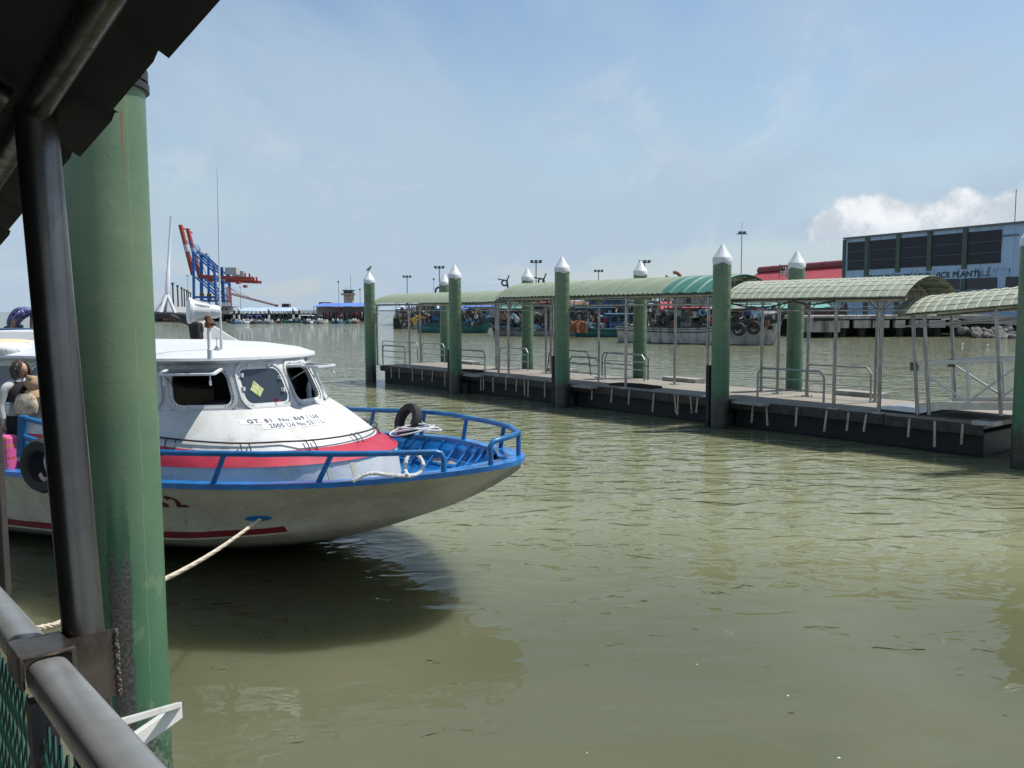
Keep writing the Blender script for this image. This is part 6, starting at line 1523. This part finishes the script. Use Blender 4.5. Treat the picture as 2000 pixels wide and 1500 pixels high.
for i, (x, D, L_, W_, zw, zr, wm, rm, lab) in enumerate(((1272, 150, 9, 7, 2.2, 3.3, 'pale_wall', 'red_roof', 'small house with a red roof left of the trawler wheelhouse'), (1186, 165, 7, 7, 3.2, 4.2, 'brown_wall', 'fb_brown', 'brown house behind the blue fishing boats'),
        (1100, 170, 8, 7, 2.8, 3.8, 'cream_wall', 'fb_brown', 'cream house behind the middle pile'), (905, 190, 10, 8, 3.0, 4.0, 'pale_wall', 'pier_roof_blue', 'pale house behind the second front pile'), (972, 180, 9, 7, 2.6, 3.6, 'cream_wall', 'teal_roof', 'cream shed behind the low canopy'), (775, 240, 12, 8, 2.6, 3.6, 'pale_wall', 'pier_roof_pale', 'white roofed shed behind the leftmost fishing boat'), (1040, 175, 7, 6, 3.0, 3.9, 'brown_wall', 'red_roof', 'small brown house behind the left rear pile'))):
    a = atd(x, 600, D); gable('waterfront_house', lab, (a.x, a.y, 1.2), R(-6 + 4 * i % 9), L_, W_, zw, zr, wm, rm, nwin=3)
# trees behind the boats
def tree(loc, h, w, label, seed):
    t = thing('waterfront_tree', label, 'tree', loc, 0, 'trees behind the fishing boats'); r0 = random.Random(seed)
    mb = MB(); mb.tube([(0, 0, 0), (.1, 0, h * .3), (0, .1, h * .6)], [.22, .16, .08], 7)
    for k in range(5): a = k * 1.3; mb.tube([(0, 0, h * .35), (w * .25 * math.cos(a), w * .25 * math.sin(a), h * .6)], [.08, .04], 5)
    mb.build('trunk', MT['bark'], t, smooth=True); mb = MB()
    cl = [(r0.uniform(-.35, .35) * w, r0.uniform(-.35, .35) * w, h * r0.uniform(.5, .88), r0.uniform(.14, .24) * w) for k in range(11)]
    for k in range(900):
        cx_, cy_, cz_, cr_ = r0.choice(cl); d = Vector((r0.gauss(0, 1), r0.gauss(0, 1), r0.gauss(0, 1))).normalized() * cr_ * r0.uniform(.5, 1.05); p = Vector((cx_, cy_, cz_)) + d
        u = Vector((r0.gauss(0, 1), r0.gauss(0, 1), r0.gauss(0, 1))).normalized() * .22; v = u.orthogonal().normalized() * .13; mb.add([p - u, p + v, p + u, p - v], [(0, 1, 2, 3)])
    mb.build('crown', MT['leaf'], t, fix=False)
for i, (x, D, h, w, lab) in enumerate(((1283, 160, 4.2, 5.0, 'green tree beside the red roofed house, left of the trawler'), (1140, 175, 4.0, 5.5, 'green tree behind the blue boats, right of the middle pile'), (1010, 190, 4.0, 5.0, 'green tree behind the left rear pile'), (880, 210, 4.0, 5.0, 'low green tree behind the second front pile'), (1205, 172, 4.0, 4.5, 'green tree just right of the brown house'))):
    a = atd(x, 600, D); tree((a.x, a.y, 1.6), h, w, lab, 40 + i)
# ------------------------------------------------------------------ poles, lamps, pipes, flag
def lamp_mast(x, yt, D, label, heads=3, r_=.12, zb=1.5):
    top = atd(x, yt, D); t = thing('lamp_mast', label, 'lamp post', (top.x, top.y, zb), 0, 'floodlight masts'); h = top.z - zb
    mb = MB(); mb.tube([(0, 0, 0), (0, 0, h)], [r_, r_ * .7], 8); mb.build('pole', MT['mast_grey'], t, smooth=True)
    mb = MB(); mb.box((0, 0, h - .1), (1.9 if heads > 1 else .5, .2, .12)); mb.build('cross_arm', MT['mast_grey'], t)
    for k in range(heads):
        xx = (k - (heads - 1) / 2) * .75; mb = MB(); mb.box((xx, -.15, h + .15), (.55, .4, .4)); mb.build('floodlight', MT['mast_grey'], t)
lamp_mast(795, 541, 200, 'floodlight mast left of the second front pile'); lamp_mast(858, 523, 170, 'tall floodlight mast just left of the second front pile'); lamp_mast(1047, 512, 150, 'tall floodlight mast left of the middle front pile')
lamp_mast(1169, 530, 190, 'floodlight mast between the middle pile and its right neighbour'); lamp_mast(1259, 512, 150, 'floodlight mast peeking from behind the rear pile cap'); lamp_mast(847, 546, 260, 'thin far mast left of the tall one', 1, .08)
lamp_mast(1449, 456, 150, 'tall slim mast with cross arms right of the tallest front pile', 2, .09)
top = atd(1449, 434, 150); b2 = atd(1449, 458, 150); mb = MB(); mb.tube([(0, 0, 0), (0, 0, top.z - b2.z)], .035, 5); o = mb.build('mast_rod', MT['mast_grey']); o.location = b2; tag(o, 'thin rod topping the tall slim mast', 'rod')
for i, (pts, m_, lab) in enumerate((([(1330, 560), (1329, 541), (1322, 533), (1315, 532)], 'pipe_red', 'rust red bent vent pipe above the long canopy, right one'), ([(1306, 556), (1305, 543), (1300, 538)], 'pipe_red', 'thin rust red bent pipe above the long canopy, left one'), ([(851, 580), (851, 566), (855, 562), (860, 561)], 'dark_trim', 'black bent pipe beside the rear left pile'))):
    P_ = [atd(x, y, 140) for x, y in pts]; o = thing('vent_pipe', lab, 'pipe', P_[0]); mb = MB(); mb.tube([q - P_[0] for q in [P_[0] - Vector((0, 0, 4))] + bez(P_, 4)], .28 if i == 0 else .16, 8); mb.build('tube', MT[m_], o, smooth=True)
fl = atd(1519, 566, 95); ft = atd(1523, 516, 95); o = thing('flag', 'striped flag with blue canton on a leaning pole before the red roof', 'flag', fl)
mb = MB(); mb.tube([Vector((0, 0, -2)), ft - fl], .035, 6); mb.build('flag_pole', MT['dark_pole'], o)
mb = MB(); n_ = 14; mb.loft([[(2.0 * k / n_, .12 * math.sin(k * .9), z * .01 + z * 1.2 - .55 * (k / n_) ** 1.3) for k in range(n_ + 1)] for z in [j / 6 for j in range(7)]]); f_ = mb.build('cloth', MT['flag_print'], o, smooth=True); f_.location = (ft - fl) + Vector((.0, 0, -1.2)); f_.scale = (.62, 1, .95)
# low building bits along the shore and people on the wharf
pm_ = {}
def far_person(loc, label, group, mat, rz=0.0, pose=0):
    key = (mat, pose)
    if key not in pm_:
        m2 = MB()
        for s in (-1, 1): m2.tube([(.05 * s * (1 + pose), s * .1, 0), (.02 * s, s * .1, .45), (0, s * .09, .88)], [.06, .07, .09], 7)
        m2.tube([(0, 0, .82), (0, 0, 1.05), (.02, 0, 1.3), (.02, 0, 1.42), (.03, 0, 1.48)], [.15, .15, .18, .13, .05], 9)
        for s in (-1, 1): m2.tube([(.02, s * .19, 1.38), (.0 + .08 * pose, s * .25, 1.1), (.1 + .1 * pose, s * .22, .85 + .2 * pose)], [.055, .05, .035], 6)
        body = m2.mesh('body', MT[mat], smooth=60); m2 = MB(); m2.lathe([(.001, -.12), (.06, -.1), (.085, 0), (.08, .06), (.001, .12)], 9, (.04, 0, 1.61)); pm_[key] = (body, m2.mesh('head', MT['hair'], smooth=60))
    t = thing('person', label, 'person', loc, rz, group); obj_of(pm_[key][0], 'body', t); obj_of(pm_[key][1], 'head', t)
q = atd(1652, 605, 101); far_person((q.x, q.y, QZ), 'person in dark clothes standing on the concrete wharf by its railing', None, 'person_dark')

# ------------------------------------------------------------------ left background: pier, tower, cranes
def px_box(name, parent, x0, x1, y0, y1, D, depth, mat, org, bevel=0):
    a, b = atd(x0, y1, D), atd(x1, y0, D); m2 = MB(); m2.box(((a.x + b.x) / 2 - org.x, (a.y + b.y) / 2 + depth / 2 - org.y, (a.z + b.z) / 2 - org.z), (abs(b.x - a.x), depth, abs(b.z - a.z))); return m2.build(name, MT[mat], parent, bevel=bevel)
PD = 265.0
o0 = atd(590, 616, PD); pier = thing('long_pier', 'long dark pier on piles across the left background', 'pier', (o0.x, o0.y, 0)); oz = Vector((o0.x, o0.y, 0))
px_box('deck', pier, 300, 735, 612, 616, PD + 6, 6, 'conc_dark', oz)
for k in range(46): q = atd(305 + k * 9.3, 620, PD + 6 + (k % 2) * 3); mb = MB(); mb.lathe([(.3, -2), (.3, 2.6)], 6, (q.x - oz.x, q.y - oz.y, 0)); mb.build('support_pile', MT['conc_dark'], pier)
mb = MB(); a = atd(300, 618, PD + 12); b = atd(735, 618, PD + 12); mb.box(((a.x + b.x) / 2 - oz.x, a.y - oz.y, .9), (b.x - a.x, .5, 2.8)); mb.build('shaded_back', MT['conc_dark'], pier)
mb = MB()
for k in range(40): q = atd(560 + k * 1.5, 606, PD + 8); mb.tube([(q.x - oz.x, q.y - oz.y, 2.4), (q.x - oz.x, q.y - oz.y, 3.5)], .05, 4)
stuff(mb.build('railing', MT['mast_grey'], pier))
# floating jetty with blue roofs
def pier_roof(name, label, x0, x1, ye, yt, D, mat, hip=.1, posts=8, depth=8):
    a, b = atd(x0, ye, D), atd(x1, ye, D); zt = atd((x0 + x1) / 2, yt, D).z; t = thing(name, label, 'shelter', (a.x, a.y, 0)); L_ = b.x - a.x; hp_ = L_ * hip
    mb = MB(); mb.add([(-.4, -.4, a.z), (L_ + .4, -.4, a.z), (L_ + .4, depth + .4, a.z), (-.4, depth + .4, a.z), (hp_, depth / 2, zt), (L_ - hp_, depth / 2, zt)], [(0, 1, 5, 4), (1, 2, 5), (2, 3, 4, 5), (3, 0, 4), (0, 1, 2, 3)]); mb.build('roof', MT[mat], t)
    for k in range(posts + 1):
        for y in (0, depth): mb = MB(); mb.tube([(L_ * k / posts, y, 1.2), (L_ * k / posts, y, a.z)], .1, 6); mb.build('post', MT['mast_grey'], t)
    mb = MB(); mb.box((L_ / 2, depth / 2, 1.0), (L_ + .4, depth, .5)); mb.build('platform', MT['conc_dark'], t); return t
pier_roof('pier_shelter', 'long pier shelter with pale blue roof in the left background', 500, 571, 607.5, 600.5, 252, 'pier_roof_pale', .02)
pier_roof('pier_shelter', 'small pier shelter with whitish roof left of the long pale blue one', 468, 500, 607, 601, 253, 'pier_roof_pale', .02, 4)
tp = pier_roof('pier_terminal', 'pier terminal with hipped blue roof and people inside, below the tower', 613, 728, 598.5, 591.5, 246, 'pier_roof_blue', .10, 22)
oz2 = Vector(tp.location)
px_box('back_wall', tp, 618, 728, 599, 616, 251, .4, 'tower_wall', oz2); px_box('coral_panel', tp, 657, 663, 600, 608, 250, .3, 'coral_wall', oz2)
r0 = random.Random(21)
for k in range(26):
    x = 632 + k * 3.6 + r0.uniform(-1, 1); q = atd(x, 612, 245.5 + r0.uniform(-.5, 2.5)); far_person((q.x, q.y, 1.25), 'one of the people waiting under the blue roofed terminal', 'people waiting in the pier terminal', r0.choice(['person_dark', 'person_dark', 'person_dark', 'person_pale', 'person_red']), r0.uniform(0, 6), r0.choice((0, 1)))
for i, (x, l_, m_) in enumerate(((623, 645, 'container_red'),)): t = thing('shipping_container', 'rust red container behind the blue terminal roof', 'container', (0, 0, 0)); px_box('shell', t, 623, 645, 590, 600, 285, 3, m_, Vector((0, 0, 0)))
t = thing('shipping_container', 'brown container standing above the pale blue pier roof', 'container'); px_box('shell', t, 550.5, 564, 593, 600, 275, 2.5, 'fb_brown', Vector((0, 0, 0)))
for k in range(7): px_box('corrugation', t, 551 + k * 2, 551.6 + k * 2, 593.3, 599.8, 274.9, .15, 'fb_dark', Vector((0, 0, 0)))
# control tower
q = atd(682, 606, 330); tw = thing('control_tower', 'small concrete control tower with dark glazed cab in the left background', 'tower', (q.x, q.y, 0)); S_ = 330 / FPX
zt = lambda y: atd(682, y, 330).z
mb = MB(); mb.box((0, 0, (zt(576) + 2) / 2), (17 * S_, 17 * S_, zt(576) - 2)); mb.build('shaft', MT['tower_wall'], tw)
mb = MB(); mb.box((0, 0, (zt(573) + zt(576.5)) / 2), (27 * S_, 22 * S_, zt(573) - zt(576.5))); mb.build('balcony', MT['tower_wall'], tw)
mb = MB(); mb.box((0, 0, (zt(567.5) + zt(573)) / 2), (17.5 * S_, 17 * S_, zt(567.5) - zt(573))); mb.build('glazed_cab', MT['dark_glass'], tw)
mb = MB(); mb.box((0, 0, zt(567)), (22 * S_, 20 * S_, .35)); mb.build('cab_roof', MT['mast_grey'], tw)
for y in (578, 584.5): mb = MB(); mb.box((.3, -8.6 * S_, zt(y)), (3 * S_, .1, 1.2 * S_)); mb.build('window', MT['dark_glass'], tw)
for dx, y in ((-5, 560), (4, 537)): mb = MB(); mb.tube([(dx * S_, 0, zt(567)), (dx * S_, 0, zt(y))], .08, 5); mb.build('aerial', MT['mast_grey'], tw)
lamp_mast(661, 551, 300, 'thin mast left of the control tower', 1, .1); lamp_mast(703, 566, 280, 'lamp mast right of the control tower', 1, .1); lamp_mast(469, 561, 420, 'thin mast right of the gantry cranes', 1, .12); lamp_mast(366, 539, 520, 'thin floodlight mast left of the gantry cranes', 2, .16)
# banded mooring piles by the speedboats
for i, x in enumerate((458, 467, 525.5, 573, 585)):
    q = atd(x, 628, 228); t = thing('banded_pile', ['leftmost black and white banded pile', 'second black and white banded pile from the left', 'black and white banded pile in the middle of the speedboats', 'fourth black and white banded pile, second from right', 'rightmost black and white banded pile'][i], 'pile', (q.x, q.y, 0), 0, 'banded piles by the speedboats')
    mb = MB(); mb.lathe([(.27, -2), (.27, 3.4)], 14); mb.build('shaft', MT['banded'], t, smooth=True); mb = MB(); mb.lathe([(.3, 3.4), (.33, 3.6), (.28, 3.9), (.15, 4.1), (.001, 4.15)], 14); mb.build('cap', MT['white_cap'], t, smooth=True)
# speedboats
def speedboat(x, y, heading, L_, hm, label, motors=1, canopy_=None):
    q = onz(x, y, 0); t = thing('speedboat', label, 'boat', q, heading, 'small boats moored at the pier')
    rg = hull_rings(L_, L_ * .3, .95, .65, .6, .2, .7); mb = MB(); mb.loft(rg); mb.add(rg[-1], [tuple(range(9))]); mb.build('hull', MT[hm], t, smooth=35, solid=.04)
    mb = MB(); mb.box((-L_ * .45, 0, .75), (L_ * .12, L_ * .2, .5)); mb.build('console', MT['white_cap'], t)
    mb = MB(); mb.loft([[(r_[0][0], r_[0][1] * .9, .4), (r_[8][0], r_[8][1] * .9, .4)] for r_ in rg]); mb.build('deck', MT['fb_deck'], t)
    for k in range(motors):
        yy = (k - (motors - 1) / 2) * .55; mb = MB(); mb.loft([[(-L_ - .25 + a_ * math.cos(a), yy + b_ * math.sin(a), z) for a in [2 * math.pi * i / 10 for i in range(10)]] for z, a_, b_ in ((.55, .16, .12), (.75, .28, .2), (1.05, .3, .21), (1.25, .2, .15))], closed_u=True, caps=True); m_ = mb.build('outboard_motor', MT['white_motor' if (k + int(x)) % 3 else 'dark_trim'], t, smooth=True)
        mb = MB(); mb.tube([(-L_ - .25, yy, .6), (-L_ - .35, yy, -.3)], .08, 6); mb.build('leg', MT['dark_trim'], m_)
    if canopy_:
        mb = MB(); mb.loft([[(-L_ * .3, yy, 2.0 + .12 * (1 - (yy / (L_ * .14)) ** 2)) for yy in [L_ * .14 * (j / 3 - 1) for j in range(7)]], [(-L_ * .75, yy, 2.0 + .12 * (1 - (yy / (L_ * .14)) ** 2)) for yy in [L_ * .14 * (j / 3 - 1) for j in range(7)]]]); mb.build('awning', MT[canopy_], t, solid=.03)
        for xx in (-.3, -.75):
            for s in (-1, 1): mb = MB(); mb.tube([(xx * L_, s * L_ * .13, .5), (xx * L_, s * L_ * .13, 2.0)], .03, 5); mb.build('awning_pole', MT['galv'], t)
specs = [(441, 629.5, 175, 6.5, 'fb_dark', None), (462, 630, 100, 5.5, 'fb_grey', None), (474, 630.3, 80, 5, 'fb_blue', None), (484, 630, 105, 5.5, 'white_cap', None), (493, 630.4, 85, 5.5, 'white_cap', 'tarp_blue'), (503, 630.2, 95, 5, 'fb_grey', None), (512, 630.4, 80, 5.5, 'fb_dark', 'tarp_blue'), (521, 630.1, 100, 5.5, 'white_cap', None), (532, 630.3, 95, 5.5, 'fb_grey', None), (543, 629.8, 110, 5, 'fb_brown', None), (549, 629.5, 172, 6.0, 'fb_teal', None), (576, 629, 176, 6.5, 'fb_grey', 'white_cap'), (603, 630.5, 95, 5, 'fb_dark', None), (613, 630.3, 90, 5.5, 'white_cap', 'white_cap'), (625, 630.2, 100, 5.5, 'fb_grey', 'white_cap'), (640, 630, 85, 5.5, 'fb_white', None), (655, 630, 95, 5, 'fb_blue', None), (668, 630, 88, 5.5, 'fb_blue', 'person_red'), (684, 630, 95, 5.5, 'fb_teal', None), (700, 630, 90, 5.5, 'fb_brown', None)]
words = ['long dark', 'grey', 'blue', 'white', 'white blue-topped', 'grey twin-motor', 'dark blue-topped', 'white twin-motor', 'grey', 'brown', 'bright teal', 'grey white-topped', 'dark', 'white awninged', 'grey awninged', 'cream', 'blue', 'blue red-topped', 'teal', 'brown']
for i, (x, y, h, L_, m_, c) in enumerate(specs):
    place = 'left of the banded piles' if x < 455 else 'between the second and middle banded piles' if x < 526 and x > 468 else 'just left of the second banded pile' if x < 469 else 'right of the middle banded pile' if x < 590 else 'in front of the blue roofed terminal'
    speedboat(x, y + 1.2, R(h), L_, m_, '%s small boat %s, number %d from the left' % (words[i], place, i + 1), 1 + i % 2, c)
# two ship-to-shore gantry cranes
CD = 600.0; SC = CD / FPX
def crane(xo, yo, D, label):
    base = atd(xo, 607, D); t = thing('gantry_crane', label, 'crane', (base.x, base.y, 0), 0, 'gantry cranes'); k = D / FPX
    def P(x, y, d=0): return Vector(((x - 382) * k, d, 3.3 + (607 - y + yo) * k))
    def bar(nm, a, b, w, m_, par=t): mb = MB(); mb.bar(a, b, w, w * 1.15); return mb.build(nm, MT[m_], par)
    for d in (0, 16):
        bar('leg', P(379, 607, d), P(382, 494, d), 1.35, 'crane_blue'); bar('leg', P(424, 607, d), P(421, 520, d), 1.5, 'crane_blue')
        bar('brace', P(383, 496, d), P(421, 532, d), 1.0, 'crane_blue'); bar('brace', P(384, 541, d), P(421, 576, d), .9, 'crane_blue'); bar('sill_beam', P(380, 580, d), P(423, 580, d), 1.3, 'crane_blue')
        g_ = bar('girder', P(384, 539, d * .4 + 5), P(489, 544, d * .4 + 5), 1.9, 'crane_red')
        b_ = MB(); b_.bar(P(374, 537, d * .08 + 5), P(353, 440, d * .08 + 5), 2.2, 2.0); bm_ = b_.build('boom', MT['crane_red'], t)
        b_ = MB(); b_.bar(P(364.2, 492, d * .08 + 5), P(361.2, 478, d * .08 + 5), 2.35, 2.2); b_.build('pale_section', MT['crane_grey'], bm_)
        bar('stay', P(381, 495, d * .4 + 5), P(365, 470, d * .4 + 5), .4, 'crane_blue'); bar('stay', P(381, 530, d * .4 + 5), P(368, 490, d * .4 + 5), .35, 'crane_blue')
    bar('portal_beam', P(382, 494, -1), P(382, 494, 17), 1.4, 'crane_blue'); bar('portal_beam', P(421, 545, -1), P(421, 545, 17), 1.4, 'crane_blue'); bar('boom_tie', P(355, 446, 4), P(355, 446, 12), 1.0, 'crane_red')
    mb = MB(); c = P(449, 529, 8); mb.box(c, (22 * k, 8, 13 * k)); mb.build('machinery_house', MT['crane_grey'], t)
    mb = MB(); c = P(387, 490, 8); mb.box(c, (6 * k, 5, 5 * k)); mb.build('apex_cabin', MT['crane_grey'], t)
    mb = MB(); mb.lathe([(3.8 * k, -1), (3.8 * k, 1)], 18, P(396, 575, -.5), Matrix.Rotation(R(90), 3, 'X').to_3x3()); mb.lathe([(3.8 * k, -1), (3.8 * k, 1)], 18, P(410, 576, -.5), Matrix.Rotation(R(90), 3, 'X').to_3x3()); mb.build('cable_reels', MT['fb_brown'], t)
    mb = MB()
    for z in range(9): mb.tube([P(424, 600 - z * 8, -1), P(429 if z % 2 else 425, 596 - z * 8, -1)], .3, 5)
    stuff(mb.build('stair_tower', MT['crane_grey'], t))
    mb = MB(); mb.box(P(460, 552, 8), (6 * k, 4, 5 * k)); mb.build('operator_cab', MT['crane_red'], t)
    for x, y in ((484, 536), (475, 535)): bar('girder_mast', P(x, 542, 6), P(x, y - 2, 6), .9, 'crane_red')
crane(382, 0, 600, 'front gantry crane, blue legs and raised red boom, taller in the picture')
crane(396, -7, 640, 'rear gantry crane with raised red boom, just right of the taller one')
# mobile crane with pink lattice jib
q = atd(447, 606, 420); k_ = 420 / FPX; mc = thing('mobile_crane', 'harbour crane with a long pinkish lattice jib lying low to the right', 'crane', (q.x, q.y, 0))
def MP(x, y, d=0): return Vector(((x - 447) * k_, d, 3.3 + (607 - y) * k_))
for s in (-1, 1):
    for dx in (-2.5, 2.5): mb = MB(); mb.bar(MP(447 + dx, 607, s), MP(447 + dx, 560, s), .35); mb.build('tower_chord', MT['pink_lattice'], mc)
mb = MB()
for j in range(9): mb.bar(MP(444.5, 607 - j * 5.2, -1), MP(449.5, 602 - j * 5.2, -1), .2)
stuff(mb.build('tower_lacing', MT['pink_lattice'], mc))
for s in (-1, 1):
    for dy in (-1.6, 1.6): mb = MB(); mb.bar(MP(453, 574 + dy, s), MP(540, 597 + dy * .6, s), .28); mb.build('jib_chord', MT['pink_lattice'], mc)
mb = MB()
for j in range(28):
    xa = 453 + j * 3.1; ya = 574 + (xa - 453) * .2644; mb.bar(MP(xa, ya - 1.6, -1), MP(xa + 1.6, ya + 1.6 + .4, -1), .16); mb.bar(MP(xa + 1.6, ya + 2, -1), MP(xa + 3.1, ya - 1.2, -1), .16)
stuff(mb.build('jib_lacing', MT['pink_lattice'], mc))
mb = MB(); mb.box(MP(540, 597), (1.2, 2, 1.1)); mb.build('jib_head', MT['rust'], mc)
mb = MB(); mb.tube([MP(448, 561), MP(468, 576)], .12, 4); mb.tube([MP(448, 561), MP(500, 587)], .1, 4); stuff(mb.build('pendant_wires', MT['cable_dark'], mc))
t = thing('port_office', 'low pale port office with a white sign board under the cranes', 'building'); Z0 = Vector((0, 0, 0)); px_box('wall', t, 405, 449, 600, 613, 300, 6, 'pale_wall', Z0); px_box('roof', t, 402, 452, 598.5, 600.3, 299, 8, 'mast_grey', Z0)
for j in range(5): px_box('window', t, 408 + j * 8, 412 + j * 8, 602, 606, 299.8, .3, 'dark_glass', Z0)
px_box('sign_board', t, 427, 449, 591.5, 597.5, 299, .4, 'white_cap', Z0)
# dark mooring dolphins left, with shed
for i, (x, y) in enumerate(((337, 552), (346.5, 557), (354.5, 561), (359.5, 564), (364.5, 566), (368, 569), (372, 571))):
    q = atd(x, y, 260 + i * 22); t = thing('tall_pole', ['tallest and leftmost', 'second', 'third', 'fourth', 'fifth', 'sixth', 'last and shortest'][i] + ' dark mooring pole in the row left of the cranes', 'pole', (q.x, q.y, 0), 0, 'row of dark poles left of the cranes'); mb = MB(); mb.lathe([(.28, -1), (.24, q.z)], 8); mb.build('shaft', MT['dark_pole'], t, smooth=True)
    mb = MB(); mb.lathe([(.42, q.z - .6), (.42, q.z)], 8); mb.build('head', MT['dark_pole'], t)
a = atd(340, 610, 255); gable('pier_shed', 'small dark shed with white gable roof below the row of poles', (a.x, a.y, 1.6), 0, 3.4, 5, 1.5, 2.9, 'dark_pole', 'pale_wall', 'shed')
px_ob = thing('wooden_dolphin', 'low timber landing stage on piles left of the searchlight', 'jetty'); px_box('platform', px_ob, 314, 346, 616.5, 620, 215, 4, 'fb_brown', Z0)
for j in range(5): px_box('pile', px_ob, 318 + j * 6, 321 + j * 6, 619, 626, 214.5, .4, 'fb_brown', Z0)
# white seabird / radar dome and far sail-like dot left out; grey boat moored behind the passenger boat
GD = 17.5
gb = thing('grey_ferry', 'grey moored boat with high bow platform and black stem fender behind the passenger boat', 'boat', (0, 0, 0))
def gp_(x, y, D=GD): return atd(x, y, D)
zg = gp_(340, 611).z
mb = MB()   # bow platform reaching left from the stem
bl = [gp_(150, 611, 18.2), gp_(230, 610, 18.1), gp_(300, 611, 18), gp_(345, 613.5, 17.8), gp_(372, 618, 17.6), gp_(390, 626, 17.5), gp_(398, 636, 17.4)]
mb.loft([[p + Vector((0, -.1, .02)), p + Vector((0, -.12, -.02)), p + Vector((0, -.10, -.11)), p + Vector((0, .75, -.13)), p + Vector((0, .75, .02))] for p in bez(bl, 5)], closed_u=True, caps=True); mb.build('bow_platform', MT['fb_dark'], gb, smooth=30)
mb = MB(); mb.tube([gp_(335, 617, 17.7), gp_(375, 634, 17.5), gp_(384, 642, 17.5)], .05, 6); mb.build('platform_strut', MT['fb_dark'], gb)
F_ = (gp_(366, 632, 17.2), gp_(385, 629, 17.1), gp_(389, 664, 17.2), gp_(371, 666, 17.3))
mb = MB(); mb.add(list(F_) + [p + Vector((.02, .3, 0)) for p in F_], [(0, 1, 2, 3), (4, 5, 6, 7), (0, 1, 5, 4), (1, 2, 6, 5), (2, 3, 7, 6), (3, 0, 4, 7)]); mb.build('stem_fender', MT['black_rubber'], gb, bevel=.04)
tp_ = [gp_(386, 624, 17.3), gp_(404, 633, 17.5), gp_(425, 645, 17.9), gp_(455, 664, 18.5), gp_(500, 686, 19.2), gp_(560, 704, 20)]
mb = MB(); mb.loft([[p, Vector((p.x - .1, p.y + .15, p.z * .5)), Vector((p.x - .2, p.y + .4, -.2))] for p in tp_]); mb.build('hull_side', MT['grey_boat'], gb, smooth=True, solid=.04)
mb = MB(); mb.loft([[p + Vector((0, .05, -.35)), Vector((p.x + .1, p.y + 1.6, p.z - .4)), Vector((p.x + .1, p.y + 1.6, -.2))] for p in tp_]); mb.build('deck_and_far_side', MT['grey_boat'], gb)
mb = MB(); mb.tube([p + Vector((0, 0, .01)) for p in tp_], .04, 8); mb.build('gunwale_rim', MT['white_cap'], gb, smooth=True)
for q_ in (.35, .7):
    mb = MB(); mb.tube([p.lerp(Vector((p.x - .1, p.y + .12, p.z * .5)), q_) - Vector((0, .02, 0)) for p in tp_], .015, 5); mb.build('hull_strake', MT['fb_dark'], gb)
cb = thing('cargo_boat', 'dark blue boat alongside under the bending man, mostly hidden by the sacks', 'boat', (-11.0, 16.3, 0))
mb = MB(); mb.box((0, 2.3, 2.05), (5, 4.6, .06)); mb.build('deck', MT['fb_deck'], cb); mb = MB(); mb.box((0, 0, 1.0), (5, .1, 2.3)); mb.build('hull_side', MT['crate_blue'], cb)
mb = MB(); mb.box((0, -.06, 2.2), (5.05, .12, .08)); mb.build('gunwale', MT['fb_lightblue'], cb)
# white tripod mast on its foredeck
ap = gp_(326, 574, 18.3); tpm = thing('tripod_mast', 'white tripod mast standing on the grey boat behind the near pile', 'mast', (ap.x, ap.y, zg)); A_ = ap - Vector((ap.x, ap.y, zg))
for x, y, D in ((297, 609, 18.1), (312, 610, 18.0), (322, 609, 18.8), (343, 610, 18.2)):
    f_ = gp_(x, y, D) - Vector((ap.x, ap.y, zg)); mb = MB(); mb.tube([f_ - Vector((0, 0, .05)), A_], .035, 8); mb.build('leg', MT['white_cap'], tpm, smooth=True)
tt = gp_(334, 422, 18.3) - Vector((ap.x, ap.y, zg)); mb = MB(); mb.tube([A_ - Vector((0, 0, .03)), A_.lerp(tt, .3), A_.lerp(tt, .31), tt], [.05, .045, .032, .026], 8); mb.build('pole', MT['white_cap'], tpm, smooth=True)

# leaves and foam flecks drifting on the harbour
r0 = random.Random(77); mb = MB()
for k in range(44):
    x = r0.uniform(650, 1960); y = r0.uniform(930, 1480); p = onz(x, y, .004); a = r0.uniform(0, 6.3); l = r0.uniform(.005, .016); w = l * r0.uniform(.25, .6)
    u = Vector((math.cos(a), math.sin(a), 0)); v = Vector((-u.y, u.x, 0)); mb.add([p - u * l, p - u * l * .3 + v * w, p + u * l * .5 + v * w * .8, p + u * l, p + u * l * .4 - v * w, p - u * l * .4 - v * w * .8], [(0, 1, 2, 3, 4, 5)])
o = mb.build('floating_debris', MT['foam']); o.data.materials.append(MT['fb_brown']); stuff(o); tag(o, 'scattered foam flecks and leaf bits floating on the harbour water', 'debris')
for i, p in enumerate(o.data.polygons): p.material_index = 0 if i % 4 == 0 else 1
